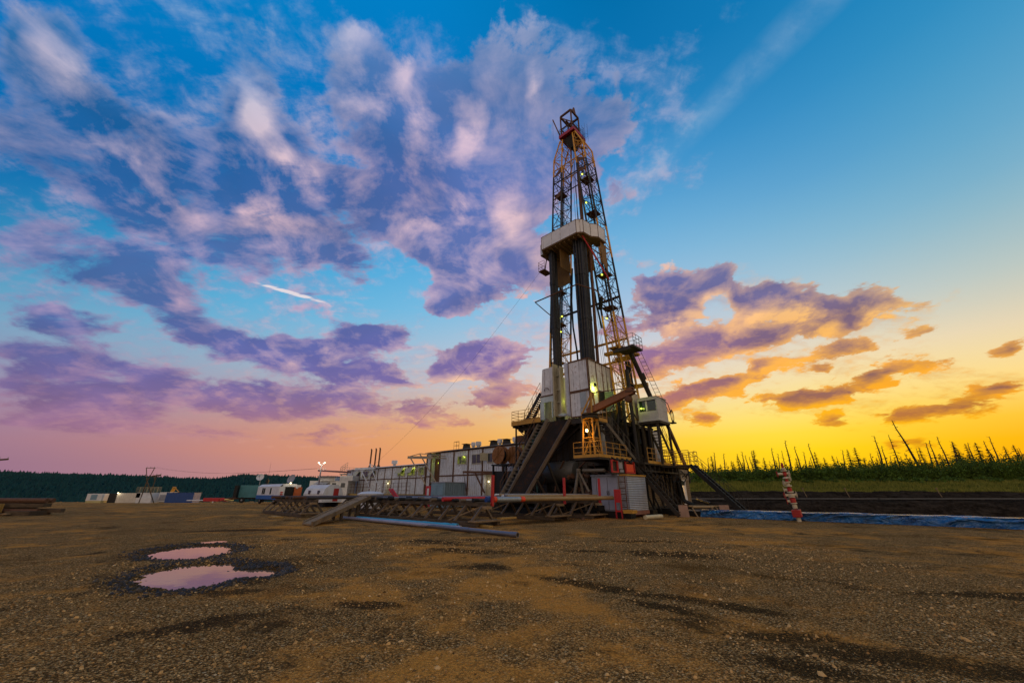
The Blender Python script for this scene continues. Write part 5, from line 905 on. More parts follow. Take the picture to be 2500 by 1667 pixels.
m.tube((-1.75, 9.35, 7.0), (-1.75, 9.35, 8.1), .02, 4); m.box((-1.5, 9.2, 6.95), (-1.9, 9.7, 7.05))
part(m, 'hose_loop', rubber, cab)
m = MB()
for p in ((.1, 7.4), (-1.2, 7.4), (.1, 9.0), (-1.2, 9.6)): m.beam((p[0], p[1], 3.6), (p[0], p[1], 7.0), .16)
m.box((.3, 7.25, 6.8), (-1.5, 9.3, 6.95))
part(m, 'cabin_leg', dark_steel, cab)
m = MB(); m.stair((.0, 8.3, 6.8), (.0, 10.9, 3.75), (-.85, 0, 0), 13, .09, .26); part(m, 'cabin_stair', black_steel, cab)
m = MB(); m.beam((-1.0, 9.9, 7.0), (-1.0, 12.7, 3.7), .2, .3); m.stair_rail((-.9, 8.3, 6.8), (-.9, 10.9, 3.75), 1.0, 4); part(m, 'stair_guard', rust_steel, cab)
# --- stairs down to the ground on the right
m = MB(); m.stair((.0, 4.35, 3.72), (-3.1, 4.35, .08), (0, .75, 0), 15, .09, .26); part(m, 'ground_stair', dark_steel)
m = MB(); m.stair_rail((.0, 5.1, 3.72), (-3.1, 5.1, .1), .95, 5); m.stair_rail((.0, 4.35, 3.72), (-3.1, 4.35, .1), .95, 5); part(m, 'ground_stair_railing', dark_steel)
m = MB(); m.stair((-3.15, 7.7, 3.45), (-6.45, 7.4, .02), (.0, .85, 0), 16, .1, .3); part(m, 'gangway_stair', black_steel)
m = MB()
for k in (0, .95): m.stair_rail((-3.15, 7.65 + k, 3.45), (-6.4, 7.35 + k, .1), 1.0, 6, .016)
part(m, 'gangway_railing', dark_steel)
# --- cabinets under the front deck, red switch boxes, pipe A-frame
m = MB(); m.box((1.4, 1.02, .35), (-.62, 1.3, 2.6)); m.box((1.45, .96, 2.6), (-.67, 1.35, 2.7))
cbt = part(m, 'steel_cabinet', grey_paint, bevel=.015)
m = MB(); m.box((.95, .97, .5), (.16, 1.02, 2.48)); m.box((.12, .97, .5), (-.58, 1.02, 2.48)); m.box((1.36, .98, .5), (1.02, 1.02, 2.48)); part(m, 'cabinet_door', worn('cabinet_door', (.27, .28, .36), (.12, .06, .05), .15, .5, 0, .35), cbt)
m = MB(); m.box((.22, .94, 1.4), (.19, .97, 1.65)); m.box((.08, .94, 1.4), (.05, .97, 1.65)); part(m, 'door_handle', dark_steel, cbt)
m = MB(); m.box((-.55, .25, 2.75), (-.6, 3.6, 3.66)); m.box((-.2, .25, 2.7), (-.7, 3.65, 2.78)); part(m, 'switch_rack', dark_steel)
for a, b in ((.3, 1.15), (2.2, 3.55)):
    m = MB(); m.box((-.62, a, 2.8), (-.72, b, 2.88)); m.box((-.62, a, 3.52), (-.72, b, 3.6)); m.box((-.62, a, 2.88), (-.72, a + .09, 3.52)); m.box((-.62, b - .09, 2.88), (-.72, b, 3.52)); part(m, 'switch_frame', red_paint)
m = MB(); m.box((-.62, 2.4, 2.9), (-.68, 3.4, 3.42)); part(m, 'fire_panel', orange_red, label='bright orange-red panel in the red frame')
m = MB(); m.box((-.62, 1.25, 3.05), (-.7, 1.75, 3.6)); m.box((-.62, 1.4, 2.84), (-.68, 1.9, 3.0)); part(m, 'grey_switch_box', grey_paint)
m = MB()
for i in range(5):
    w0 = .4 + i * .7
    m.path([(-.66, w0, 3.75), (-.8, w0 + .25, 3.62 - .1 * (i % 2)), (-.8, w0 + .6, 3.6), (-.66, w0 + .9, 3.72)], .05, 6)
part(m, 'cable_loop', rubber)
m = MB(); m.tube((1.95, .3, 3.0), (2.6, .1, .1), .11, 8); m.tube((1.95, .3, 3.0), (1.2, .3, 1.6), .08, 8); m.tube((1.95, .3, 3.0), (1.9, 1.0, .1), .09, 8); m.tube((1.6, .35, 2.98), (-.1, .35, 2.94), .12, 10); m.lathe([(.1, 0), (.17, .02), (.17, .2), (.1, .22)], (1.95, .3, 2.9), (0, 0, 1), 10)
part(m, 'pipe_trestle', worn('trestle_tan', (.15, .125, .095), (.09, .045, .02), .45, .6, .2, .6), smooth=True)
# guy line away to the left
m = MB(); pts = [Vector((7.6, 4.0, 23.3)).lerp(Vector((44.0, 7.0, 5.2)), t / 16) - Vector((0, 0, 1.6 * math.sin(math.pi * t / 16))) for t in range(17)]
m.path(pts, .012, 4); part(m, 'guy_line', black_steel)

# --- jib crane standing on the lower deck
jc = thing('jib_crane', 'yellow jib crane with a rusty brown boom standing on the front deck of the rig', 'crane', (1.2, .9, 3.8))
m = MB()
q = lambda r, z: [(1.0 + r, .8 - r, z), (1.0 - r, .8 - r, z), (1.0 - r, .8 + r, z), (1.0 + r, .8 + r, z)]
m.lattice(q(.5, 3.8), q(.36, 6.55), 2, .065, .035, False)
part(m, 'crane_tower', yellow_paint, jc)
m = MB(); m.lathe([(.6, 0), (.62, .06), (.48, .1), (.48, .26), (.6, .3), (.6, .36)], (1.0, .8, 6.55), (0, 0, 1), 16); part(m, 'turntable', dark_steel, jc)
m = MB()
for du, dw in ((.5, -.3), (-.35, -.3), (.5, .3), (-.35, .3)): m.beam((1.0 + du, .8 + dw, 6.9), (.68, .8 + dw * .3, 8.4), .1)
m.beam((.68, .65, 8.4), (.68, .95, 8.4), .16)
part(m, 'crane_a_frame', yellow_paint, jc)
m = MB()
a, b = Vector((1.1, .75, 7.05)), Vector((-2.5, .95, 8.1))
for k in (-.17, .17): m.beam(a + Vector((0, k, 0)), b + Vector((0, k, 0)), .06, .42)
m.beam(a + Vector((0, 0, .22)), b + Vector((0, 0, .22)), .44, .05); m.beam(a - Vector((0, 0, .05)), b - Vector((0, 0, .05)), .3, .05)
part(m, 'crane_boom', worn('boom_brown', (.20, .075, .025), (.09, .035, .015), .4, .55, .1, .5, .7), jc)
m = MB(); m.tube((.68, .75, 8.42), (-2.3, .95, 8.35), .035, 6); m.tube((-2.3, .95, 7.9), (-2.3, .95, 7.0), .02, 4); m.lathe([(.12, 0), (.24, .06), (.24, .34), (.12, .4)], (-2.1, .7, 7.55), (0, 1, 0), 12); m.box((-2.6, .7, 8.0), (-2.0, 1.2, 8.12))
part(m, 'boom_tackle', rust_steel, jc)
m = MB(); m.lathe([(.06, -.14), (.16, 0), (.17, .06)], (.9, .15, 5.65), (.2, -1, -.25), 10); h = part(m, 'work_lamp', dark_steel, jc)
m = MB(); m.lathe([(.11, .05), (.09, .09), (.03, .11)], (.9, .15, 5.65), (.2, -1, -.25), 10); part(m, 'bulb', bulb_or, h)
lamp('work_light', (.9, -.15, 5.6), h, 60, LAMP_OR, radius=.12)

# --- drill pipe stands racked upright in the mast
proto = {}
k = 0
for (u0, u1, w0, w1, nu, nw, grp) in ((2.62, 3.42, 4.0, 4.9, 7, 6, 'right'), (5.95, 6.35, 3.9, 4.5, 4, 5, 'left')):
    for i in range(nu):
        for j in range(nw):
            u = u0 + (u1 - u0) * (i + .5 * (j % 2)) / (nu - .5); w = w0 + (w1 - w0) * j / max(1, nw - 1)
            z0 = 7.25
            if not proto:
                mb = MB(); mb.tube((0, 0, 0), (0, 0, 18.6), .085, 7)
                for z in (4.5, 9.2, 13.9): mb.tube((0, 0, z - .2), (0, 0, z + .25), .115, 7)
                mb.tube((0, 0, 18.3), (0, 0, 18.9), .11, 7)
                o = mb.build('pipe_stand', stand_pipe, None, True); proto['o'] = o
            else:
                o = proto['o'].copy(); COL.objects.link(o)
            o.location = RW(u, w, z0)
            # each stand leans a little back against the fingers of the board
            o.rotation_euler = (R(random.uniform(-.6, .1)), R(random.uniform(-.35, .35)), random.uniform(0, 6))
            tag(o, 'dark drill pipe standing upright in the %s' % ('wide right-hand bundle under the mast board' if grp == 'right' else 'narrow left-hand bundle under the mast board'), 'drill pipe', 'drill pipe stands racked in the %s bundle' % grp)
m = MB(); m.tube((4.25, 5.4, 7.3), (4.3, 5.45, 23.6), .14, 10)
single(m, 'casing_joint', rust_steel, 'thick rusty brown pipe standing by itself between the two bundles of drill pipe', 'pipe', (3.95, 5.4, 7.3), smooth=True)
m = MB(); m.tube((2.75, 5.5, 7.3), (2.55, 5.6, 24.2), .15, 10)
single(m, 'casing_joint', rust_steel, 'rusty brown column pipe just right of the wide pipe bundle', 'pipe', (2.75, 5.5, 7.3), smooth=True)

# --- corrugated silver shed against the base
sh = thing('steel_shed', 'silver corrugated metal shed on a skid at the near corner of the rig', 'shed', (-1.2, 1.0, 0))
m = MB(); m.box((-.25, 1.25, .42), (-1.2, 3.95, 2.6)); part(m, 'shed_body', silver_sheet, sh)
m = MB(); m.box((-.2, 1.2, 2.6), (-1.26, 4.0, 2.69)); part(m, 'shed_roof', yellow_paint, sh)
m = MB(); m.box((-.2, 1.03, .2), (-1.26, 3.95, .42)); m.box((-.3, 1.2, 0), (-1.1, 1.5, .2)); m.box((-.3, 3.4, 0), (-1.1, 3.7, .2)); part(m, 'shed_skid', worn('skid_red', (.24, .10, .07), (.1, .05, .03), .4, .6, 0, .5), sh)

# ------------------------------------------------------------------ ground, puddles, pit, far bank, hill
rs = np.random.RandomState(11)
def vnoise(x, y, seed=0):
    """smooth value noise on numpy arrays"""
    xi, yi = np.floor(x).astype(np.int64), np.floor(y).astype(np.int64)
    fx, fy = x - xi, y - yi
    fx, fy = fx * fx * (3 - 2 * fx), fy * fy * (3 - 2 * fy)
    def h(a, b):
        n = (a * 374761393 + b * 668265263 + seed * 974634777) & 0xffffffff
        n = ((n ^ (n >> 13)) * 1274126177) & 0xffffffff
        return ((n ^ (n >> 16)) & 0xffff) / 65535.0
    return (h(xi, yi) * (1 - fx) + h(xi + 1, yi) * fx) * (1 - fy) + (h(xi, yi + 1) * (1 - fx) + h(xi + 1, yi + 1) * fx) * fy
def fbm(x, y, oct=4, seed=0):
    s, a, t = 0, 1.0, 0
    for o in range(oct):
        s = s + a * vnoise(x * 2 ** o, y * 2 ** o, seed + o); t += a; a *= .5
    return s / t - .5
def sstep(a, b, x):
    t = np.clip((x - a) / (b - a), 0, 1); return t * t * (3 - 2 * t)
DIPS = [(-6.78, 9.42, 1.0, 1.75, .11), (-5.6, 9.55, .62, .80, .095), (-9.38, 12.75, 1.12, 1.6, .10), (-10.35, 14.95, .40, .5, .055)]     # dips lie aslant: x, y, across, along, depth
DA = (math.cos(R(35.5)), math.sin(R(35.5)))
def ground_h(x, y, detail=True):
    u = -((x - RC[0]) * math.cos(TH) - (y - RC[1]) * math.sin(TH)); w = (x - RC[0]) * math.sin(TH) + (y - RC[1]) * math.cos(TH)
    z = -1.0 * sstep(62, 104, y - .12 * x) * sstep(-10, -40, x)
    z = z - 2.2 * sstep(112, 170, y)
    pit = np.maximum(sstep(6.5, 8.2, w) * sstep(-3.3, -4.3, u), sstep(18, 22, w)) * sstep(70, 40, y) * sstep(-6, 2, x)
    z = z * (1 - pit) - 2.4 * pit
    if detail:
        near = sstep(60, 30, np.hypot(x, y))
        z = z + near * (fbm(x * .35, y * .35, 3, 3) * .05 + fbm(x * 2.2, y * 2.2, 3, 8) * .035)
        for cx, cy, rx, ry, d in DIPS:
            r = np.hypot(((x - cx) * DA[0] + (y - cy) * DA[1]) / rx, ((y - cy) * DA[0] - (x - cx) * DA[1]) / ry) + fbm(x * 2.5, y * 2.5, 3, 21) * .40
            z = z - d * sstep(1.25, .45, r)
    return z
def grid_mesh(name, xs, ys, zf):
    X, Y = np.meshgrid(xs, ys)
    Z = zf(X, Y)
    nx, ny = len(xs), len(ys)
    co = np.stack([X, Y, Z], -1).reshape(-1, 3)
    i = np.arange(nx * ny).reshape(ny, nx)
    f = np.stack([i[:-1, :-1], i[:-1, 1:], i[1:, 1:], i[1:, :-1]], -1).reshape(-1, 4)
    return arr_mesh(name, co, f)
def arr_mesh(name, co, f, smooth=True):
    me = bpy.data.meshes.new(name)
    k = f.shape[1]
    me.vertices.add(len(co)); me.vertices.foreach_set('co', np.ascontiguousarray(co, dtype=np.float32).ravel())
    me.loops.add(f.size); me.loops.foreach_set('vertex_index', np.ascontiguousarray(f, dtype=np.int32).ravel())
    me.polygons.add(len(f)); me.polygons.foreach_set('loop_start', np.arange(0, f.size, k, dtype=np.int32))
    me.polygons.foreach_set('loop_total', np.full(len(f), k, dtype=np.int32))
    me.polygons.foreach_set('use_smooth', np.full(len(f), smooth))
    me.update(calc_edges=True); me.validate()
    return me
def spaced(c0, c1, step, far0, far1, grow=1.16):
    a = list(np.arange(c0, c1 + 1e-6, step)); lo, hi = [], []
    s, p = step, c0
    while p > far0: s *= grow; p -= s; lo.append(p)
    s, p = step, c1
    while p < far1: s *= grow; p += s; hi.append(p)
    return np.array(lo[::-1] + a + hi)
def gravel_mat():
    m, N = new_mat('gravel_ground')
    g = N.n('ShaderNodeNewGeometry').outputs['Position']
    sp = N.n('ShaderNodeSeparateXYZ'); N.link(g, sp.inputs[0])
    def vor(s, out='Color'):
        v = N.n('ShaderNodeTexVoronoi'); N.link(g, v.inputs['Vector']); v.inputs['Scale'].default_value = s
        return v
    v1, v2 = vor(33.0), vor(74.0)
    def grey(sock):
        q = N.n('ShaderNodeSeparateColor'); N.link(sock, q.inputs[0]); return q.outputs
    c1, c2 = grey(v1.outputs['Color']), grey(v2.outputs['Color'])
    big = N.noise(g, .16, 5, .6, .5); mid = N.noise(g, .85, 5, .62, .3); fin = N.noise(g, 6.0, 4, .6)
    stone = N.ramp(c1[0], [(0, (.05, .028, .010)), (.3, (.36, .186, .058)), (.7, (.60, .325, .115)), (.92, (.80, .48, .20)), (1, (.72, .56, .32))])
    stone2 = N.ramp(c2[0], [(0, (.04, .022, .008)), (.5, (.37, .190, .058)), (1, (.74, .44, .165))])
    grav = N.mix(N.rng(c2[1], .35, .5), stone, stone2)
    soil = N.mix(fin, c4((.48, .18, .026)), c4((.86, .39, .085)))
    # bare trodden earth: a wide track that runs towards the lower middle, and blotches
    track = N.m('ADD', sp.outputs[0], N.m('MULTIPLY', sp.outputs[1], .10))
    tr = N.m('MULTIPLY', N.rng(track, -3.8, -1.2), N.rng(track, 1.6, 3.0, 1, 0))
    tr = N.m('MULTIPLY', tr, N.rng(sp.outputs[1], 9, 14, 1, .35))
    e = N.m('ADD', N.m('ADD', N.m('MULTIPLY', tr, .14), N.m('MULTIPLY', N.m('SUBTRACT', big, .5), 1.5)), N.m('MULTIPLY', N.m('SUBTRACT', mid, .5), 1.3))
    earth = N.rng(e, -.06, .30)
    v3 = vor(14.0); c3 = grey(v3.outputs['Color'])
    large = N.m('MULTIPLY', N.rng(c3[0], .88, .92), N.rng(v3.outputs['Distance'], .34, .28))
    grav = N.mix(large, grav, N.ramp(c3[1], [(0, (.16, .085, .03)), (.6, (.46, .27, .11)), (1, (.78, .56, .30))]))
    earth = N.m('MULTIPLY', earth, N.rng(c1[1], .0, .5, .62, 1.0))
    col = N.mix(earth, grav, soil)
    rusty = N.rng(N.noise(g, .42, 4, .6, .6), .58, .72)
    col = N.mix(N.m('MULTIPLY', rusty, .6), col, c4((.42, .165, .03)))
    # damp, oil-dark places with ragged outlines
    wet = None
    wn = N.m('ADD', N.m('MULTIPLY', N.m('SUBTRACT', N.noise(g, 2.4, 5, .68), .5), 1.5), N.m('MULTIPLY', N.m('SUBTRACT', c1[2], .5), .35))
    for cx, cy, rx, ry, an in [(-6.5, 9.45, 1.75, 2.15, 35), (-9.4, 12.8, 1.6, 2.1, 35), (4.3, 12.0, 1.5, .7, -20), (-.7, 10.1, .75, .4, 0), (1.5, 8.2, 1.5, .28, -42), (2.3, 6.7, .7, .2, -45), (2.7, 7.3, .8, .16, -30), (3.3, 6.7, .8, .2, -38), (3.2, 5.5, .7, .25, -10), (4.1, 4.8, 1.3, .35, -20), (2.9, 4.6, .6, .25, -25), (-4.0, 6.0, .9, .35, 40), (-4.9, 7.7, .6, .3, 0), (-2.2, 6.9, .6, .25, -15), (-1.1, 12.6, 1.6, .5, -20), (-2.5, 14.6, 1.6, .6, -30), (4.4, 15, 1.2, .4, 0), (8.2, 7.4, 1.6, .3, -10), (2.2, 12.6, .7, .25, 0), (-12, 19, 2.4, .7, 10), (-5.5, 22.5, 2.6, .7, -40), (2.0, 24.5, 3.2, 1.0, 42), (-.8, 15.5, 1.3, .5, 0)]:
        q = N.mapping(g, loc=(cx, cy, 0), rot=(0, 0, R(an)), scale=(rx, ry, 30), kind='TEXTURE')
        l = N.vm('LENGTH', q)
        wet = l if wet is None else N.m('MINIMUM', wet, l)
    damp = N.m('MULTIPLY', N.rng(N.m('ADD', wet, N.m('MULTIPLY', wn, 1.4)), 1.05, .70), N.rng(c2[2], .75, .95, 1.0, .25))
    loose = N.m('MULTIPLY', N.rng(N.m('ADD', N.noise(g, .55, 6, .68, .5), N.m('MULTIPLY', wn, .2)), .56, .68), .85)
    brown = N.rng(N.m('ADD', N.noise(g, .33, 6, .66, .5), N.m('MULTIPLY', wn, .12)), .55, .68)
    col = N.mix(N.m('MULTIPLY', brown, .75), col, c4((.16, .07, .012)))
    damp = N.m('MAXIMUM', damp, loose)
    col = N.mix(N.m('MULTIPLY', damp, .95), col, N.mix(c1[1], c4((.014, .009, .004)), c4((.075, .045, .016))))
    gap = N.rng(v1.outputs['Distance'], .42, .62)
    col = N.mix(N.m('MULTIPLY', gap, N.m('SUBTRACT', .75, N.m('MULTIPLY', earth, .5))), col, c4((.05, .027, .010)))
    hgt = N.m('ADD', N.m('MULTIPLY', N.m('SUBTRACT', 1, v1.outputs['Distance']), N.m('SUBTRACT', 1.0, N.m('MULTIPLY', earth, .75))), N.m('MULTIPLY', N.m('SUBTRACT', 1, v2.outputs['Distance']), .5))
    hgt = N.m('ADD', hgt, N.m('MULTIPLY', fin, .7))
    b = finish(N, col, N.rng(damp, 0, 1, 1.0, .8), 0, hgt, .034, .02)
    return m
gravel = gravel_mat()
xs = spaced(-16, 16, .085, -420, 420); ys = spaced(3.4, 30, .085, -90, 620)
gm = grid_mesh('ground', xs, ys, ground_h); gm.materials.append(gravel)
ground = bpy.data.objects.new('ground', gm); COL.objects.link(ground)
tag(ground, 'brown gravel and trodden earth of the drilling pad with dark damp patches', None, None, 'structure')
# standing water
m_w, N = new_mat('puddle_water')
g = N.n('ShaderNodeNewGeometry').outputs['Position']
pb = finish(N, c4((.20, .115, .06)), .02, 0, N.noise(g, 3.0, 2), .001, 1.0)
pb.inputs['IOR'].default_value = 1.7
for i, (cx, cy, rx, ry, zl, lab) in enumerate(((-6.6, 9.5, 2.3, 2.3, -.052, 'large puddle reflecting pink sky, nearest to the camera'), (-9.35, 12.75, 2.0, 2.0, -.048, 'second puddle just behind the large one'), (-10.35, 14.95, .5, .5, -.03, 'tiny puddle behind the other two'))):
    mb = MB('W'); mb.add([(cx + rx * math.cos(t * .1309), cy + ry * math.sin(t * .1309), zl) for t in range(48)], [tuple(range(48))])
    o = single(mb, 'puddle', m_w, lab, None, (cx, cy, zl)); o['kind'] = 'structure'
# loose stones near the camera
def stones(n, name, label):
    px_ = rs.uniform(-9.5, 9.5, n * 3); py_ = 3.2 + rs.power(1.25, n * 3) * 13
    keep = (np.abs(px_) < py_ * 1.35 + .6) & (fbm(px_ * .7, py_ * .7, 3, 5) + rs.uniform(-.25, .25, n * 3) > -.05)
    px_, py_ = px_[keep][:n], py_[keep][:n]; n = len(px_)
    s = np.exp(rs.normal(-4.45, .42, n)); s = np.clip(s, .004, .038)
    base = np.array([(1, 0, 0), (.5, .87, .0), (-.5, .87, 0), (-1, 0, 0), (-.5, -.87, 0), (.5, -.87, 0), (.45, .3, .75), (-.45, .35, .8), (0, -.5, .7)])
    fc = np.array([(0, 1, 6), (1, 2, 6), (2, 7, 6), (2, 3, 7), (3, 4, 7), (4, 8, 7), (4, 5, 8), (5, 0, 8), (0, 6, 8), (6, 7, 8)])
    an = rs.uniform(0, 6.28, n); ca, sa = np.cos(an), np.sin(an)
    V = base[None] * (1 + rs.uniform(-.28, .28, (n, 9, 3)))
    sc = s[:, None] * rs.uniform(.7, 1.3, (n, 3)); V = V * sc[:, None, :]
    x = V[..., 0] * ca[:, None] - V[..., 1] * sa[:, None] + px_[:, None]; y = V[..., 0] * sa[:, None] + V[..., 1] * ca[:, None] + py_[:, None]
    z = V[..., 2] + (ground_h(px_, py_) - s * .12)[:, None]
    co = np.stack([x, y, z], -1).reshape(-1, 3); F = (fc[None] + (np.arange(n) * 9)[:, None, None]).reshape(-1, 3)
    me = arr_mesh(name, co, F, False)
    m, N = new_mat('loose_stone')
    i = N.n('ShaderNodeNewGeometry').outputs['Random Per Island']
    finish(N, N.ramp(i, [(0, (.07, .042, .016)), (.4, (.33, .18, .065)), (.75, (.55, .32, .12)), (.95, (.60, .38, .16)), (1, (.62, .46, .26))]), .95, spec=.05)
    me.materials.append(m)
    o = bpy.data.objects.new(name, me); COL.objects.link(o); tag(o, label, None, None, 'stuff')
stones(17000, 'loose_stones', 'loose gravel stones scattered over the near part of the pad')
def rim_stones(n):
    px_, py_ = [], []
    for cx, cy, rx, ry, d in DIPS[:3]:
        k = n // 3; a = rs.uniform(0, 6.283, k); r = rs.normal(1.12, .13, k); p, q_ = np.cos(a) * rx * r, np.sin(a) * ry * r; px_.append(cx + p * DA[0] - q_ * DA[1]); py_.append(cy + p * DA[1] + q_ * DA[0])
    px_, py_ = np.concatenate(px_), np.concatenate(py_); n = len(px_)
    s = np.clip(np.exp(rs.normal(-4.0, .45, n)), .008, .045)
    base = np.array([(1, 0, 0), (.5, .87, .0), (-.5, .87, 0), (-1, 0, 0), (-.5, -.87, 0), (.5, -.87, 0), (.45, .3, .75), (-.45, .35, .8), (0, -.5, .7)])
    fc = np.array([(0, 1, 6), (1, 2, 6), (2, 7, 6), (2, 3, 7), (3, 4, 7), (4, 8, 7), (4, 5, 8), (5, 0, 8), (0, 6, 8), (6, 7, 8)])
    V = base[None] * (1 + rs.uniform(-.3, .3, (n, 9, 3))) * (s[:, None] * rs.uniform(.7, 1.3, (n, 3)))[:, None, :]
    V[..., 0] += px_[:, None]; V[..., 1] += py_[:, None]; V[..., 2] += (ground_h(px_, py_) + .004)[:, None]
    me = arr_mesh('wet_stones', V.reshape(-1, 3), (fc[None] + (np.arange(n) * 9)[:, None, None]).reshape(-1, 3), False)
    m, N = new_mat('wet_stone')
    finish(N, N.ramp(N.n('ShaderNodeNewGeometry').outputs['Random Per Island'], [(0, (.012, .009, .007)), (.8, (.035, .025, .015)), (1, (.10, .07, .04))]), .5, spec=.3)
    me.materials.append(m); o = bpy.data.objects.new('wet_stones', me); COL.objects.link(o); tag(o, 'wet dark stones and mud crumbs round the puddles', None, None, 'stuff')
rim_stones(3600)

# pit: the far bank, its grass top
def bank_h(x, y):
    n = fbm(x * .12, y * .12, 4, 31)
    z = -2.6 + 3.0 * sstep(50, 56.5, y) + .25 * sstep(56.5, 58, y) + .95 * sstep(58, 61.5, y)
    return z + n * .5 + fbm(x * .7, y * .7, 3, 33) * .3
def meadow_h(x, y):
    n = fbm(x * .10, y * .10, 4, 41)
    return -2.2 * sstep(61.4, 61.0, y) + 1.62 + 1.7 * sstep(61.5, 74, y) + n * .28 + 1.2 * sstep(90, 160, y)
def dirt_mat(name, a, b, sc):
    m, N = new_mat(name)
    g = N.n('ShaderNodeNewGeometry').outputs['Position']
    n1 = N.noise(N.mapping(g, scale=(.35, .6, 1.6)), sc, 7, .7); n2 = N.noise(g, 2.6, 6, .7)
    finish(N, N.mix(N.rng(N.m('ADD', N.m('MULTIPLY', n1, .55), N.m('MULTIPLY', n2, .45)), .36, .64), c4(a), c4(b)), 1.0, 0, n2, .35, .0); return m
me = grid_mesh('pit_bank', np.linspace(4, 330, 500), np.linspace(48, 61.8, 60), bank_h); me.materials.append(dirt_mat('bank_earth', (.010, .007, .005), (.055, .040, .028), 1.2))
o = bpy.data.objects.new('pit_bank', me); COL.objects.link(o); tag(o, 'dark earth bank on the far side of the sludge pit', None, None, 'structure')
me = grid_mesh('meadow', np.linspace(4, 420, 200), np.concatenate([[60.9, 61.4], np.linspace(61.9, 200, 90)]), meadow_h); me.materials.append(dirt_mat('meadow_soil', (.05, .055, .012), (.10, .075, .02), .8))
o = bpy.data.objects.new('meadow', me); COL.objects.link(o); tag(o, 'grassy strip above the pit in front of the trees', None, None, 'structure')
m = MB('W')
for i in range(8): a = 20 + i * 30; m.beam((a, 56.9, .72), (a + 30.2, 56.9, .72), .25, .1)
o = single(m, 'pit_pipe', worn('pit_pipe_mat', (.12, .12, .12), (.06, .04, .03), .3, .6, 0, .4), 'thin grey line of pipe lying along the dark pit bank', 'pipe', (20, 56.9, .7))
for i, x in enumerate((47.5, 60.5, 41.5)):
    m = MB('W'); m.tube((x, 58.4, .9), (x - .25, 58.6, 2.1), .05, 5); m.box((x - .3, 58.5, 2.0), (x - .05, 58.62, 2.12))
    single(m, 'marker_stake', timber, ('pale wooden stake leaning on the dark pit bank behind the red valve tree', 'pale wooden stake on the dark pit bank, rightmost of the three', 'thin stake on the dark pit bank, leftmost of the three')[i], 'stake', (x, 58.4, .9), 'stakes on the pit bank')

def leaf_cloud(centres, radii, n_each, size, seed, shape=1.6):
    """many small leaf faces through ellipsoid clumps -> coords, faces"""
    q = np.random.RandomState(seed)
    C = np.repeat(np.array(centres), n_each, 0); Rr = np.repeat(np.array(radii), n_each, 0)
    n = len(C)
    d = q.normal(size=(n, 3)); d /= np.linalg.norm(d, axis=1)[:, None]
    r = q.uniform(0.15, 1, n) ** (1 / shape)
    r *= 1 + .25 * q.normal(size=n) * .6
    p = C + d * r[:, None] * Rr
    a = q.normal(size=(n, 3)); a /= np.linalg.norm(a, axis=1)[:, None]
    b = np.cross(a, q.normal(size=(n, 3))); b /= np.linalg.norm(b, axis=1)[:, None]
    s = size * q.uniform(.5, 1.5, n)[:, None]
    co = np.stack([p - a * s, p + b * s * .55, p + a * s, p - b * s * .55], 1).reshape(-1, 3)
    return co, np.arange(4 * n).reshape(-1, 4)
def leaf_mat(name, a, b):
    m, N = new_mat(name)
    i = N.n('ShaderNodeNewGeometry'); g = i.outputs['Position']
    n = N.noise(g, .35, 4, .6)
    c = N.mix(N.rng(N.m('ADD', N.m('MULTIPLY', n, .7), N.m('MULTIPLY', i.outputs['Random Per Island'], .3)), .3, .65), c4(a), c4(b))
    bs = N.n('ShaderNodeBsdfPrincipled'); N.put(bs.inputs['Base Color'], c); bs.inputs['Roughness'].default_value = .7; bs.inputs['Specular IOR Level'].default_value = .2
    tr = N.n('ShaderNodeBsdfTranslucent'); N.put(tr.inputs[0], N.mix(.5, c, c4((.16, .15, .02))))
    mx = N.n('ShaderNodeMixShader'); mx.inputs[0].default_value = .3; N.link(bs, mx.inputs[1]); N.link(tr, mx.inputs[2])
    o = N.n('ShaderNodeOutputMaterial'); N.link(mx, o.inputs[0]); return m
shrub_leaf = leaf_mat('shrub_leaf', (.03, .055, .008), (.11, .18, .02))
spruce_leaf = leaf_mat('spruce_needle', (.012, .016, .007), (.035, .04, .014))
grass_leaf = leaf_mat('grass_blade', (.075, .10, .012), (.24, .22, .035))
bark = worn('dead_bark', (.035, .024, .018), (.05, .03, .02), .3, .9, 0, .5, 2, True)
# thicket in front of and between the trees
q = np.random.RandomState(5); cs, rr = [], []
for i in range(1250):
    x = q.uniform(22, 128); y = 74.8 + q.exponential(3.2) + .02 * (x - 40); f = np.clip((x - 28) / 75, 0, 1)
    hgt = (2.2 + 3.6 * f ** 1.1) * q.uniform(.55, 1.12) * (1 if y > 78 else .88)
    zz = float(meadow_h(np.array(x), np.array(y)))
    cs.append((x, y, zz + hgt * .42)); rr.append((q.uniform(.8, 1.7), q.uniform(.8, 1.5), hgt * .55))
for i in range(160):
    x = q.uniform(22, 110); y = q.uniform(70, 76); hh = q.uniform(.3, 1.0); cs.append((x, y, float(meadow_h(np.array(x), np.array(y))) + hh * .4)); rr.append((q.uniform(.4, 1.1), .6, hh * .6))
co, F = leaf_cloud(cs, rr, 120, .15, 3)
me = arr_mesh('shrub_thicket', co, F, False); me.materials.append(shrub_leaf)
o = bpy.data.objects.new('shrub_thicket', me); COL.objects.link(o); tag(o, 'dense dark green thicket of shrubs below the bare snags', None, None, 'stuff')
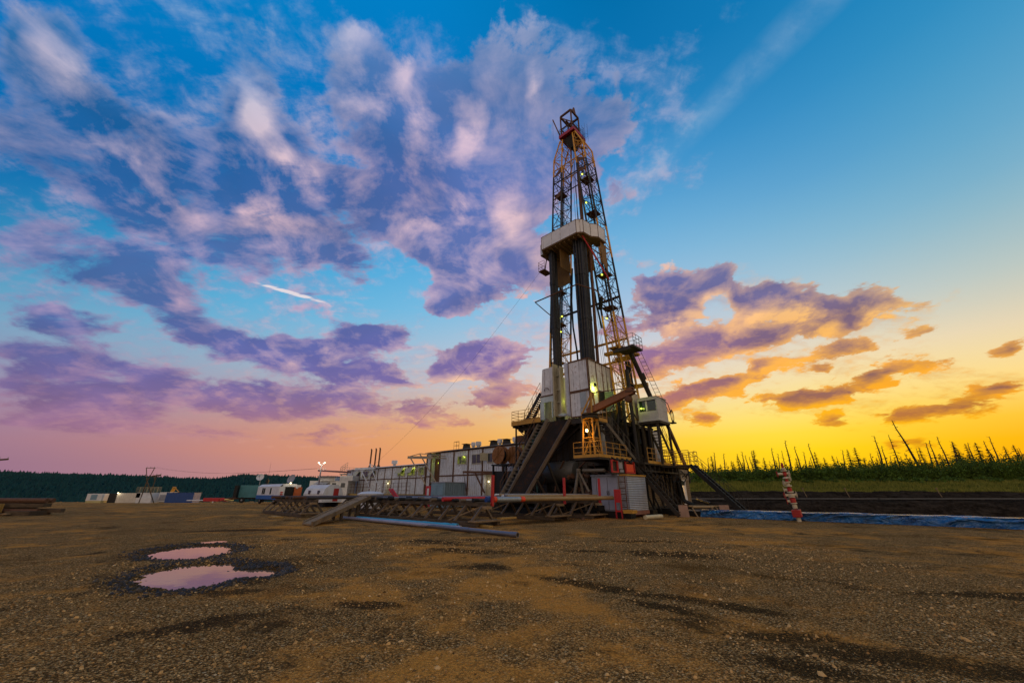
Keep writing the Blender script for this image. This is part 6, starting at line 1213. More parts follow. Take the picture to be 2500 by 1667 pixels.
# rough grass
n = 42000; gx = q.uniform(18, 125, n); gy = 61.0 + q.power(1.3, n) * 15; gz = meadow_h(gx, gy); hh = q.uniform(.12, .42, n) * (1 + fbm(gx * .4, gy * .4, 3, 6) * 1.4); wd = q.uniform(.05, .14, n); lx = q.normal(0, .12, n)
co = np.stack([np.stack([gx - wd, gy, gz - .05], -1), np.stack([gx + wd, gy, gz - .05], -1), np.stack([gx + lx, gy + q.normal(0, .1, n), gz + hh], -1)], 1).reshape(-1, 3)
me = arr_mesh('grass', co, np.arange(3 * n).reshape(-1, 3), False); me.materials.append(grass_leaf)
o = bpy.data.objects.new('grass', me); COL.objects.link(o); tag(o, 'rough yellow-green grass on the strip above the pit', None, None, 'stuff')

# ------------------------------------------------------------------ trees: dead snags and spruces, one by one
def make_snag(seed, branchy):
    q = random.Random(seed)
    mb = MB('W'); pts = [Vector((0, 0, 0))]
    for i in range(7): pts.append(Vector((q.uniform(-.012, .012), q.uniform(-.012, .012), (i + 1) / 7)))
    for i in range(7): mb.tube(pts[i], pts[i + 1], .034 * (1 - .115 * i), 6, .034 * (1 - .115 * (i + 1)))
    tr = mb
    br = MB('W')
    for i in range(branchy):
        z = q.uniform(.3, .98); a = q.uniform(0, 6.28); L = q.uniform(.03, .09) * (1.3 - z * .6)
        p = Vector((0, 0, z)); e = p + Vector((math.cos(a) * L, math.sin(a) * L, q.uniform(-.02, .03)))
        br.tube(p, e, .004, 4, .0015)
        if q.random() < .4: br.tube(p.lerp(e, .6), p.lerp(e, .6) + Vector((q.uniform(-.03, .03), q.uniform(-.03, .03), .012)), .002, 3, .001)
    return tr, br
def make_spruce(seed, sparse):
    q = np.random.RandomState(seed)
    tr = MB('W'); tr.tube((0, 0, 0), (0, 0, 1.0), .018, 6, .003)
    V, Fc = [], []
    tiers = 17 if not sparse else 12
    for t in range(tiers):
        z0 = .10 + .88 * t / (tiers - 1)
        for b in range(9 if not sparse else 4):
            z = min(.985, z0 + q.uniform(-.035, .035)); L = (.21 if not sparse else .17) * (1.02 - z) ** .85 + .010
            a = q.uniform(0, 6.28); Lb = L * q.uniform(.55, 1.2); dr = q.uniform(.15, .55) * Lb * (1 if not sparse else .4)
            if sparse and q.rand() < .2: continue
            tr.tube((0, 0, z), (math.cos(a) * Lb, math.sin(a) * Lb, z - dr), .003, 3, .001)
            for k in range(10):
                f = .12 + .85 * k / 8; c = np.array([math.cos(a) * Lb * f, math.sin(a) * Lb * f, z - dr * f])
                for j in range(2):
                    d = q.normal(size=3) * np.array([1, 1, .5]); d /= np.linalg.norm(d); s = (.011 + .011 * (1 - f)) * q.uniform(.6, 1.5) * min(1.15, .35 + 1.25 * (1 - z))
                    e = np.cross(d, q.normal(size=3)); e /= np.linalg.norm(e)
                    i0 = len(V); V += [c - d * s * .4, c + e * s * .35, c + d * s * 1.2 - np.array([0, 0, s * .4]), c - e * s * .35]; Fc.append((i0, i0 + 1, i0 + 2, i0 + 3))
    for k in range(14):
        zz = .9 + .1 * k / 13; i0 = len(V); s = .007 * (1.05 - k / 14); a = q.uniform(0, 6.28)
        V += [(math.cos(a) * s, math.sin(a) * s, zz - .02), (0, 0, zz - .03), (-math.cos(a) * s, -math.sin(a) * s, zz - .02), (0, 0, zz + .02)]; Fc.append((i0, i0 + 1, i0 + 2, i0 + 3))
    cr = MB('W'); cr.add(V, Fc)
    return tr, cr
def tree_proto(kind, parts, label, group):
    o = bpy.data.objects.new(kind, None); COL.objects.link(o); ORG[o.name] = Vector((0, 0, 0)); tag(o, label, 'tree', group)
    for nm, mb, mt in parts: mb.build(nm, mt, o)
    return o
# dead trees: x, y, ground, height, lean; spruces: x, y, ground, height
SNAGS = [(37.1, 77.3, 3.3, 4.4, 0.15), (40.7, 81.6, 3.3, 5.7, 0.109), (41.3, 79.2, 3.3, 5.3, 0.122), (47.4, 82.5, 3.3, 5.6, -0.177), (47.5, 82.8, 3.3, 6.0, 0.036), (43.9, 74.9, 3.3, 4.7, -0.055), (48.1, 74.2, 3.3, 6.0, 0.058), (56.3, 85.7, 3.3, 5.9, 0.121), (53.4, 77.6, 3.3, 7.7, 0.028), (55.2, 77.3, 3.3, 6.5, -0.039), (63.6, 87.9, 3.3, 6.4, 0.104), (60.6, 80.6, 3.3, 7.4, -0.039), (64.0, 85.7, 3.3, 5.1, -0.05), (65.9, 80.7, 3.3, 6.1, 0.176), (49.6, 82.9, 3.3, 5.0, -0.111), (45.8, 76.1, 3.3, 5.6, -0.022), (76.2, 82.9, 3.3, 9.2, 0.012), (79.8, 86.2, 3.3, 7.5, 0.051), (76.4, 81.3, 3.3, 5.1, 0.073), (77.0, 84.4, 3.3, 6.1, 0.049), (84.7, 83.4, 3.3, 12.9, -0.24), (74.7, 74.9, 3.3, 5.2, -0.222), (87.8, 84.6, 3.3, 8.0, 0.074), (86.6, 82.3, 3.3, 8.2, 0.036), (84.8, 78.2, 3.3, 8.4, -0.07), (81.7, 74.4, 3.3, 7.2, 0.158), (98.6, 86.1, 3.3, 8.1, 0.052), (97.0, 80.6, 3.3, 7.9, -0.108), (101.7, 84.1, 3.3, 9.2, 0.042), (77.2, 86.3, 3.3, 6.0, 0.018), (72.4, 84.0, 3.3, 5.1, 0.298)]
SPRUCES = [(45.1, 90.7, 3.3, 5.7), (46.2, 82.3, 3.3, 5.0), (55.6, 88.8, 3.3, 5.2), (53.2, 83.1, 3.3, 4.3), (59.7, 91.0, 3.3, 4.8), (60.9, 90.1, 3.3, 6.9), (54.9, 77.6, 3.3, 4.3), (59.4, 78.2, 3.3, 5.5), (61.8, 79.5, 3.3, 4.5), (73.3, 91.4, 3.3, 5.9), (67.2, 83.0, 3.3, 4.9), (72.3, 86.0, 3.3, 6.7), (69.5, 80.8, 3.3, 6.5), (45.7, 84.1, 3.3, 4.2), (45.2, 82.2, 3.3, 3.9), (38.6, 81.6, 3.3, 3.6), (49.0, 85.4, 3.3, 4.0), (45.3, 85.3, 3.3, 4.0), (54.5, 90.5, 3.3, 7.0), (64.2, 86.9, 3.3, 4.5), (58.5, 90.9, 3.3, 4.1), (77.4, 89.7, 3.3, 4.9), (47.3, 91.9, 3.3, 4.0), (83.4, 86.7, 3.3, 9.9), (79.8, 78.6, 3.3, 6.2), (92.0, 89.8, 3.3, 7.5), (101.7, 91.4, 3.3, 8.9), (103.3, 90.5, 3.3, 8.4), (99.5, 85.1, 3.3, 8.0), (108.4, 87.4, 3.3, 7.6), (100.3, 79.4, 3.3, 6.9), (114.3, 89.3, 3.3, 7.4), (95.3, 85.2, 3.3, 6.7), (70.5, 80.6, 3.3, 4.5), (69.8, 77.0, 3.3, 4.3), (87.0, 89.7, 3.3, 5.6), (98.0, 91.8, 3.3, 6.3), (92.3, 77.4, 3.3, 6.0), (112.7, 88.8, 3.3, 7.2), (78.8, 82.6, 3.3, 4.8), (77.6, 78.4, 3.3, 4.5)]
snag_p = []
for i in range(3):
    a, b = make_snag(50 + i, (10, 26, 44)[i]); snag_p.append((('trunk', a, bark), ('branches', b, bark)))
spr_p = []
for i in range(5):
    a, b = make_spruce(70 + i, i >= 3); spr_p.append((('trunk', a, bark), ('crown', b, spruce_leaf)))
SNAG_LABELS = {20: 'very tall dead tree leaning far left, tallest on the skyline, with a forked tip', 8: 'tall bare pole of a dead tree rising above the red and white valve tree', 9: 'thick broken-topped dead trunk just right of the tall pole over the valve tree', 28: 'stout dead trunk leaning left near the right end of the skyline', 16: 'tall thin dead pole left of the open-branched spruce'}
made = {}
order = sorted(range(len(SNAGS)), key=lambda i: SNAGS[i][0] / SNAGS[i][1]); sp_order = sorted(range(len(SPRUCES)), key=lambda i: SPRUCES[i][0] / SPRUCES[i][1])
def ordinal(n): return {1: 'first', 2: 'second', 3: 'third'}.get(n, '%dth' % n)
for i, (x, y, zb, h, lean) in enumerate(SNAGS):
    if y < 78: x, h, y = x * 78 / y, h * 78 / y, 78.0
    k = 2 if i == 20 or i % 3 == 0 else i % 3
    if k not in made: made[k] = tree_proto('dead_tree', snag_p[k], '', 'dead trees on the skyline'); o = made[k]
    else: o = copy_tree(made[k])
    zb = float(meadow_h(np.array(x), np.array(y))) - .1
    o.location = (x, y, zb); o.scale = (h * .5 + 2.4, h * .5 + 2.4, h + .15); o.rotation_euler = (0, math.atan(lean), random.uniform(-.3, .3) if abs(lean) < .1 else 0)
    n = order.index(i) + 1
    tag(o, SNAG_LABELS.get(i, 'bare dead trunk against the yellow sky, %s snag of %d counting from the rig' % (ordinal(n), len(SNAGS))), 'tree', 'dead trees on the skyline')
made = {}
for i, (x, y, zb, h) in enumerate(SPRUCES):
    if y < 79: x, h, y = x * 79 / y, h * 79 / y, 79.0
    k = 3 if i in (5, 23) else (4 if i % 7 == 3 else i % 3)
    if k not in made: made[k] = tree_proto('spruce', spr_p[k], '', 'spruces behind the thicket'); o = made[k]
    else: o = copy_tree(made[k])
    zb = float(meadow_h(np.array(x), np.array(y))) - .1
    sx = h * (1.15 if i % 2 else 1.4) + .6
    o.location = (x, y, zb); o.scale = (sx, sx, h + .2); o.rotation_euler = (0, random.uniform(-.04, .04), random.uniform(0, 6.28))
    n = sp_order.index(i) + 1
    tag(o, {23: 'tall open-branched spruce beside the leaning dead tree, biggest spruce on the skyline', 5: 'thin spruce with drooping tufts just left of the tall pole over the valve tree'}.get(i, 'dark spruce against the yellow sky, %s spruce of %d counting from the rig' % (ordinal(n), len(SPRUCES))), 'tree', 'spruces behind the thicket')

# ------------------------------------------------------------------ wooded hill on the left
HX = [-1300, -759, -620, -453, -430, -395, -360, -300, -240, -120, 60]; HZ = [26, 26, 22, 16.5, 17, 21.5, 21, 18.5, 17.5, 16, 10]
def hill_h(x, y):
    prof = np.interp(x * 600 / np.maximum(y, 300), HX, HZ)
    return -4 + (prof + 4) * sstep(170, 590, y) * (y / 600.0) ** .3 + fbm(x * .01, y * .01, 3, 51) * 2.0 * sstep(180, 300, y)
me = grid_mesh('hill', np.linspace(-1300, 160, 150), np.linspace(150, 720, 70), hill_h); me.materials.append(dirt_mat('hill_floor_hazed', (.003, .018, .020), (.006, .030, .032), .05))  # blue-green of distance haze put into the floor colour
o = bpy.data.objects.new('hill', me); COL.objects.link(o); tag(o, 'long low wooded hill along the left horizon', None, None, 'structure')
q = np.random.RandomState(9); n = 22000
ty = 165 + q.power(1.5, n) * 455; tx = q.uniform(-1.5, .12, n) * ty; tz = hill_h(tx, ty) - .3
th = np.clip(np.exp(q.normal(1.15, .38, n)), 1.2, 7.5) * (.45 + ty / 1500); tr_ = np.sqrt(th) * q.uniform(.6, 1.1, n)
V, Fc = [], []
tiers = ((0.0, .62, 1.0), (.34, 1.0, .62))
co = []; fa = []
for k, (z0, z1, rad) in enumerate(tiers):
    ang = q.uniform(0, 6.28, n)
    ring = [np.stack([tx + np.cos(ang + j * 1.2566) * tr_ * rad * q.uniform(.6, 1.2, n), ty + np.sin(ang + j * 1.2566) * tr_ * rad, tz + th * (z0 + q.uniform(-.06, .06, n))], -1) for j in range(5)]
    tip = np.stack([tx + q.normal(0, .15, n), ty, tz + th * z1], -1)
    co.append(np.stack(ring + [tip], 1))
co = np.stack(co, 1).reshape(-1, 3)
base = (np.arange(n * 2) * 6)[:, None, None]; F = (np.array([[j, (j + 1) % 5, 5] for j in range(5)])[None] + base).reshape(-1, 3)
me = arr_mesh('hill_forest', co, F, False); me.materials.append(leaf_mat('far_conifer_hazed', (.004, .040, .048), (.010, .070, .075)))  # distance haze put into the teal of the trees
o = bpy.data.objects.new('hill_forest', me); COL.objects.link(o); tag(o, 'far-off conifer forest that covers the hill', None, None, 'stuff')

# ------------------------------------------------------------------ the two long module buildings
def window(parent, u0, u1, z0, z1, lit=False, sash=None, w=6.0):
    m = MB()
    m.box((u0, w - .05, z0), (u1, w + .02, z0 + .07)); m.box((u0, w - .05, z1 - .07), (u1, w + .02, z1)); m.box((u0, w - .05, z0 + .07), (u0 + .07, w + .02, z1 - .07)); m.box((u1 - .07, w - .05, z0 + .07), (u1, w + .02, z1 - .07)); um = (u0 + u1) / 2; m.box((um - .03, w - .05, z0 + .07), (um + .03, w + .02, z1 - .07))
    fr = m.build('window', cream_steel, parent)
    m = MB(); m.box((u0 + .07, w - .02, z0 + .07), (u1 - .07, w - .01, z1 - .07)); m.build('pane', glass_lit if lit else glass, fr)
    if sash == 'top':
        m = MB(); m.prism([(u1, w - .05, z1), (u0 + .3, w - .05, z1), (u0 + .3, w - .55, z0 + .35), (u1, w - .55, z0 + .35)], (0, -.04, 0)); m.build('sash', cream_steel, fr)
    if sash == 'side':
        m = MB(); m.prism([(u1, w - .04, z1), (u1, w - .04, z0 + .25), (u1 + .4, w - .75, z0 + .25), (u1 + .4, w - .75, z1)], (0, .04, 0)); m.build('sash', cream_steel, fr)
    return fr
def lit_glass():
    """window of a lit room: dim yellow-green room light put into the pane emission, varied by noise"""
    m, N = new_mat('lit_window_glass')
    b = finish(N, c4((.02, .03, .01)), .1, spec=.5)
    b.inputs['Emission Color'].default_value = c4((.62, .72, .06)); N.put(b.inputs['Emission Strength'], N.rng(N.noise(N.n('ShaderNodeTexCoord').outputs['Object'], 1.3, 2), .38, .66, .012, .26))
    return m
glass_lit = lit_glass()
def bulb(parent, p, r=.1, power=6, mat=bulb_yg, col=LAMP_YG, name='bulkhead_lamp'):
    m = MB(); m.lathe([(r * .4, -.06), (r, 0), (r, .06), (r * .4, .1)], p, (0, -1, 0), 8); o = m.build(name, mat, parent, True)
    lamp('lamp_light', (p[0], p[1] - .25, p[2]), o, power, col, radius=r); return o
tall = thing('pump_house', 'taller white module building next to the rig with three upper windows and roof vents', 'building', (9.0, 6.0, 0))
m = MB(); m.box((9.0, 6.02, .45), (16.5, 11.5, 6.1)); m.box((16.5, 6.02, 3.35), (17.75, 11.5, 6.1)); m.box((17.75, 6.02, .45), (25.75, 11.5, 6.1)); m.box((25.75, 6.7, .45), (27.5, 11.5, 6.1)); m.box((27.5, 6.02, .45), (28.3, 11.5, 6.1)); m.box((16.5, 6.5, .45), (17.75, 11.5, 3.35))
m.build('wall', house_white, tall)
m = MB(); m.prism([(8.8, 5.75, 6.12), (28.5, 5.75, 6.12), (28.5, 8.8, 6.62), (8.8, 8.8, 6.62)], (0, 0, .07)); m.prism([(8.8, 8.8, 6.62), (28.5, 8.8, 6.62), (28.5, 11.7, 6.12), (8.8, 11.7, 6.12)], (0, 0, .07)); m.prism([(28.3, 6.0, 6.1), (28.3, 11.5, 6.1), (28.3, 8.8, 6.6)], (-.03, 0, 0))
roof = m.build('roof', worn('roof_tin', (.17, .15, .14), (.10, .05, .025), .4, .6, .2, .6), tall)
m = MB()
for u in (9.05, 12.5, 14.9, 17.95, 20.3, 22.9, 25.6, 28.2): m.box((u, 5.94, .45), (u + .16, 6.02, 6.1))
for z in (3.28, 6.0): m.box((9.0, 5.96, z), (25.7, 6.02, z + .14)); m.box((27.5, 5.96, z), (28.3, 6.02, z + .14))
m.build('wall_strip', rust_steel, tall)
m = MB(); m.box((9.0, 5.9, .1), (28.3, 11.6, .45)); m.build('base_skid', dark_steel, tall)
for a, b, z0, z1, lit, s in ((20.7, 22.3, 4.5, 5.45, True, None), (18.2, 19.8, 4.45, 5.5, False, None), (15.65, 17.25, 4.45, 5.5, False, 'side')): window(tall, a, b, z0, z1, lit, s)
m = MB(); m.box((27.45, 6.0, 2.5), (25.8, 6.7, 2.6)); m.box((25.78, 6.0, .5), (25.9, 6.1, 5.75)); m.box((27.4, 6.0, .5), (27.52, 6.1, 5.75)); m.box((26.5, 6.55, 2.6), (27.3, 6.68, 5.4)); m.box((25.8, 6.0, 5.7), (27.5, 6.1, 5.85)); m.build('tall_doorway', rust_steel, tall)
bulb(tall, (26.4, 6.45, 4.9), .09, 8)
m = MB(); m.box((16.5, 6.35, .45), (17.75, 6.4, 3.3)); m.build('recessed_door', cream_steel, tall)
bulb(tall, (17.2, 6.2, 2.6), .07, 3, bulb_wh, LAMP_WH)
bulb(tall, (21.2, 6.12, 5.28), .07, 5)
for u in (22.6, 17.9, 15.9):
    m = MB(); m.prism([(u - .35, 7.2, 6.4), (u + .35, 7.2, 6.4), (u + .2, 7.2, 6.95), (u - .2, 7.2, 6.95)], (0, .7, 0)); m.box((u - .42, 7.1, 6.93), (u + .42, 8.0, 6.98)); m.build('hood_vent', dark_steel, roof)
for u, r in ((21.2, .26), (20.3, .34), (16.8, .3), (14.5, .3)):
    m = MB(); m.lathe([(r * .6, 0), (r * .6, .25), (r, .26), (r, .68), (r * .9, .7)], (u, 7.4, 6.35), (0, 0, 1), 12); m.build('round_vent', trailer_white, roof, True)
m = MB(); m.box((13.2, 7.0, 6.4), (13.9, 7.7, 7.1)); m.build('roof_box', rust_steel, roof)
m = MB(); m.rail([(24.6, 8.0, 6.55), (25.6, 8.0, 6.55), (25.6, 8.8, 6.6)], .95, .02, 1, .5); m.build('roof_rail', rust_steel, roof)
m = MB(); m.path([(24.4, 5.9, 5.55), (27.0, 4.0, 5.9), (29.6, 4.0, 5.66)], .05, 5); m.beam((24.4, 4.0, 5.3), (29.6, 4.0, 5.6), .1, .3); m.beam((29.0, 4.0, 5.5), (26.0, 4.4, 2.4), .1); m.beam((27.0, 4.0, 5.8), (24.0, 4.4, 2.6), .1); m.beam((24.4, 4.0, 5.3), (24.4, 6.0, 5.3), .1)
m.build('hoist_frame', worn('hoist_tan', (.34, .27, .18), (.14, .06, .03), .4, .6, 0, .6), tall)
m = MB(); m.beam((19.1, 4.2, 3.55), (12.4, 4.2, 3.3), .1, .22); m.beam((17.1, 4.2, 3.3), (15.7, 4.2, 1.5), .12); m.beam((19.0, 4.2, 3.5), (19.0, 6.0, 3.5), .1); m.beam((14.2, 4.2, 3.3), (14.2, 6.0, 3.3), .1); m.beam((14.2, 4.2, 3.3), (14.2, 4.6, .3), .1); m.beam((20.5, 6.0, 1.6), (19.0, 4.2, 3.45), .05)
m.build('hoist_beam', rust_steel, tall)
m = MB(); m.prism([(14.8, 4.4, 2.75), (11.6, 4.4, 2.6), (11.6, 6.0, 3.3), (14.8, 6.0, 2.9)], (0, 0, .05)); m.build('awning', rust_steel, tall)
bulb(tall, (12.9, 4.3, 2.45), .08, 6, bulb_wh, LAMP_WH); bulb(tall, (12.9, 4.3, 2.2), .08, 3, bulb_wh, LAMP_WH)
m = MB(); m.box((8.95, 5.97, 5.2), (12.3, 6.0, 6.05)); m.build('lamplit_wall_tint', worn('lamplit_ochre', (.30, .26, .06), (.10, .05, .02), .35, .6, 0, .6), tall)  # yellow lamp light on this stretch of wall put into an ochre sheet

low = thing('generator_house', 'lower white module building with three exhaust stacks, stretching away behind the taller one', 'building', (28.4, 6.0, 0))
m = MB(); m.box((28.4, 6.06, .45), (36.6, 11.5, 4.8)); m.box((36.6, 6.6, .45), (37.9, 11.5, 4.8)); m.box((36.6, 6.06, 3.1), (37.9, 6.6, 4.8)); m.box((37.9, 6.06, .45), (50.0, 11.5, 4.8)); m.build('wall', house_white, low)
m = MB(); m.prism([(28.36, 5.8, 4.82), (50.2, 5.8, 4.82), (50.2, 8.8, 5.2), (28.36, 8.8, 5.2)], (0, 0, .07)); m.prism([(28.36, 8.8, 5.2), (50.2, 8.8, 5.2), (50.2, 11.7, 4.82), (28.36, 11.7, 4.82)], (0, 0, .07)); lroof = m.build('roof', house_white, low)
m = MB()
for u in np.arange(28.5, 50, 1.95): m.box((u, 6.0, .45), (u + .1, 6.06, 4.8))
m.box((28.4, 6.0, 3.2), (50, 6.06, 3.31)); m.box((28.4, 6.0, 4.7), (50, 6.06, 4.8)); m.build('wall_strip', rust_steel, low)
for a, b, lit, s in ((33.1, 34.8, True, 'top'), (30.75, 32.4, True, 'top'), (28.75, 30.0, True, None), (45.4, 46.9, False, 'top'), (43.0, 44.7, False, None), (40.9, 42.2, False, 'top')): window(low, a, b, 3.55, 4.52, lit, s, 6.0)
m = MB(); m.box((36.6, 6.4, .45), (37.9, 6.5, 3.1)); m.build('recessed_door', cream_steel, low)
bulb(low, (37.4, 6.2, 2.7), .07, 3, bulb_wh, LAMP_WH); bulb(low, (33.3, 6.1, 4.4), .06, 4); bulb(low, (31.0, 6.1, 4.4), .1, 7)
for i, u in enumerate((45.1, 43.65, 42.45)):
    m = MB(); m.tube((u, 7.2, 5.0), (u + .05, 7.2, 7.75), .12, 8); m.tube((u, 7.2, 5.0), (u, 7.2, 5.35), .22, 8); m.tube((u + .05, 7.2, 7.7), (u + .2, 7.2, 7.9), .1, 8); m.build('exhaust_stack', rust_steel, lroof)
m = MB(); m.lathe([(.2, 0), (.2, .35), (.42, .36), (.42, .8), (.38, .84)], (37.6, 7.0, 4.95), (0, 0, 1), 12); m.build('round_vent', trailer_white, lroof, True)
m = MB(); m.lathe([(.25, 0), (.25, .4), (.45, .41), (.45, .8), (.4, .84)], (28.9, 7.6, 5.05), (0, 0, 1), 12); m.build('round_vent', trailer_white, lroof, True)
m = MB(); m.beam((44.5, 4.6, 4.75), (38.6, 4.6, 4.7), .1, .3); m.beam((42.6, 4.6, 4.6), (39.6, 5.0, 1.6), .09); m.beam((40.3, 4.6, 5.3), (37.4, 5.0, 2.0), .09); m.beam((40.3, 4.6, 5.3), (40.3, 6.1, 4.9), .07); m.build('hoist_frame', house_white, low)
m = MB(); m.box((28.2, 4.3, 1.2), (51, 6.0, 1.32)); m.box((28.2, 4.22, 1.05), (51, 4.3, 1.35)); m.build('walkway', worn('walkway_yellow', (.30, .20, .05), (.12, .06, .03), .5, .6, 0, .6), low)
m = MB(); m.rail([(29.0, 4.3, 1.3), (35.6, 4.3, 1.3)], 1.35, .022, 2, 1.0); m.rail([(38.8, 4.3, 1.3), (50.8, 4.3, 1.3)], 1.35, .022, 2, .9)
for u in np.arange(28.6, 51, 2.4): m.beam((u, 4.4, 0), (u, 4.4, 1.2), .12)
m.build('walkway_railing', rust_steel, low)
m = MB(); m.box((50.0, 6.0, 4.2), (52.6, 9.0, 4.35)); m.rail([(50.2, 6.0, 5.0), (52.6, 6.0, 4.35), (52.6, 9.0, 4.35)], 1.05, .025, 2, .8); m.beam((52.4, 6.2, 0), (52.4, 6.2, 4.2), .14); m.beam((52.4, 8.8, 0), (52.4, 8.8, 4.2), .14); m.build('end_platform', cream_steel, low)

# small things in front of the buildings
bx = thing('blue_container', 'small blue-grey corrugated container standing in front of the tall module building', 'container', (20.5, 3.0, 0))
m = MB(); m.box((20.5, 3.0, .1), (22.9, 5.7, 2.5)); m.build('body', worn('container_blue', (.17, .25, .31), (.12, .06, .035), .3, .55, 0, .45, 1, True, None, (1, .3)), bx)
m = MB(); m.box((20.45, 2.95, 2.5), (22.95, 5.75, 2.58)); m.build('lid', grey_paint, bx)
m = MB(); m.box((20.7, 2.93, .3), (21.75, 3.0, 2.35)); m.box((21.8, 2.93, .3), (22.75, 3.0, 2.35)); m.build('door', blue_sheet, bx)
fc = thing('fire_cabinet', 'narrow dark red cabinet with a white sheet on its door beside the blue container', 'cabinet', (23.4, 3.0, 0))
m = MB(); m.box((23.0, 3.0, .05), (23.9, 3.6, 2.2)); m.build('body', red_paint, fc)
m = MB(); m.box((23.25, 2.98, 1.2), (23.6, 3.0, 1.95)); m.build('notice', trailer_white, fc)
for i, (u, w, lab) in enumerate(((13.3, 4.0, 'large rusty brown cable reel facing the camera beside the stair to the rig floor'), (12.2, 4.9, 'second rusty cable reel, half hidden behind the first'))):
    r = thing('cable_reel', lab, 'cable reel', (u, w, 4.0), 'cable reels beside the rig stair')
    for dw in (-.35, .35):
        m = MB(); m.lathe([(.1, -.04), (.82, -.04), (.85, 0), (.82, .04), (.1, .04)], (u, w + dw, 4.9), (0, 1, 0), 24)
        for k in range(8):
            a = k * math.pi / 4; m.beam((u, w + dw - .05, 4.9), (u + .78 * math.cos(a), w + dw - .05, 4.9 + .78 * math.sin(a)), .07, .03)
        m.build('flange', worn('reel_brown', (.24, .10, .03), (.10, .04, .015), .5, .7, .1, .6) if 'reel_brown' not in MATS else MATS['reel_brown'], r)
    m = MB(); m.tube((u, w - .32, 4.9), (u, w + .32, 4.9), .5, 18); m.build('cable_drum', rubber, r, True)
m = MB(); m.box((11.2, 3.6, 0), (14.2, 5.6, .3)); m.box((11.4, 3.8, .3), (14.0, 5.4, 3.4))
for u in (11.3, 12.6, 14.0): m.beam((u, 3.7, .3), (u, 3.7, 4.05), .14); m.beam((u, 5.5, .3), (u, 5.5, 4.05), .14)
m.box((11.2, 3.6, 3.95), (14.2, 5.6, 4.06))
single(m, 'reel_stand', black_steel, 'dark steel stand that carries the two cable reels', 'stand', (12.7, 4.6, 0))

# ------------------------------------------------------------------ pipe racks and pipes
def trestle(u0, u1, w, lab, step=1.3):
    t = thing('rack_trestle', lab, 'pipe rack', (u0, w, 0), 'trestles of the pipe racks')
    m = MB(); m.beam((u0, w, 1.0), (u1, w, 1.0), .24, .2); m.build('top_beam', timber_dark, t)
    m = MB(); m.beam((u0, w - .75, .12), (u1, w - .75, .12), .22, .2); m.beam((u0, w + .75, .12), (u1, w + .75, .12), .22, .2); m.build('ground_beam', timber_dark, t)
    n = int((u1 - u0) / step)
    for i in range(n + 1):
        u = u0 + .35 + i * step
        m = MB(); m.beam((u, w - .08, .92), (u + .1, w - .75, .2), .13, .1); m.beam((u, w + .08, .92), (u + .1, w + .75, .2), .13, .1); m.build('leg', MATS['rack_tan'], t)
    for i in range(0, n, 3): MB().beam((u0 + .4 + i * step, w - .1, .9), (u0 + .4 + (i + 1.5) * step, w - .72, .2), .07, .06).build('brace', timber, t)
    MB().box((u0 - .35, w - .5, .8), (u0 - .05, w - .1, .93)).build('end_block', timber, t); MB().box((u0 - .1, w - .9, .2), (u0 + .5, w + 1.0, .27)).build('foot_board', timber, t)
    return t
worn('rack_tan', (.14, .10, .065), (.09, .045, .02), .45, .65, .2, .6)
trestle(1.2, 13.6, -9.1, 'front trestle of the pipe rack with splayed legs, nearest to the camera')
trestle(1.2, 13.6, -3.0, 'middle trestle of the pipe rack, under the painted pipe threads')
trestle(.3, 5.2, -.1, 'rear trestle of the pipe rack, next to the grey steel cabinet')
trestle(15.2, 23.2, -12.0, 'low dark trestle left of the sloping plank ramp')
trestle(15.2, 23.2, -6.0, 'far dark trestle behind the one left of the plank ramp')
def pipe_obj(u, w0, w1, z, r, mat, lab, group, cap=None, u1=None):
    u1 = u if u1 is None else u1
    t = thing('steel_pipe', lab, 'pipe', (u, w0, z), group)
    m = MB(); m.tube((u, w0, z), (u1, w1, z), r, 10, hollow=False); m.build('tube', mat, t, True)
    if cap:
        MB().tube((u, w0 - .02, z), (u, w0 + .35, z), r * 1.22, 10).build('collar', cap, t, True); MB().tube((u1, w1 - .3, z), (u1, w1 + .02, z), r * 1.22, 10).build('collar', cap, t, True)
    return t
PR = [(1.55, -8.9, .75, .125, pipe_tan, 'thick tan pipe with blue and orange painted threaded end at the right of the rack'), (4.2, -9.7, 2.6, .12, red_paint, 'red pipe lying on the rack, its end at the front trestle')]
rp = random.Random(4)
nm = ['pale grey pipe lying on the rack, %s from the thick tan pipe', 'dark pipe lying on the rack, %s from the thick tan pipe']
for i in range(15):
    u = 2.2 + i * .72
    if abs(u - 4.2) < .25: u += .25
    PR.append((u, -9.6 - rp.uniform(-.6, .5), (-1.4 if 5 < u < 9 else .6) + rp.uniform(-.3, .3), rp.choice((.07, .085, .1)), pipe_grey if i % 2 else pipe_dark, nm[i % 2 == 0] % ordinal(i + 1)))
for i, (u, a, b, r, mt, lab) in enumerate(PR):
    o = pipe_obj(u, a, b, 1.1 + r, r, mt, lab, 'pipes on the main rack', None if i < 2 else (MATS['rack_tan'] if i % 3 == 0 else black_steel), -.3 if i == 0 else None)
    if i == 0:
        L = lambda w: (u - 1.85 * (w + 8.9) / 9.65, w, 1.225)
        m = MB(); m.tube(L(-8.95), L(-8.55), .15, 12); m.build('end_protector', blue_box, o, True)
        MB().tube(L(-8.52), L(-8.36), .15, 12).build('orange_band', orange_red, o, True); MB().tube(L(-6.75), L(-6.5), .14, 12).build('orange_band', orange_red, o, True)
        m = MB(); m.tube(L(-8.3), L(-6.8), .132, 12); m.build('wrapped_thread', worn('wrap', (.30, .34, .38), (.06, .07, .08), .6, .4, .5, .5, 4, False), o, True)
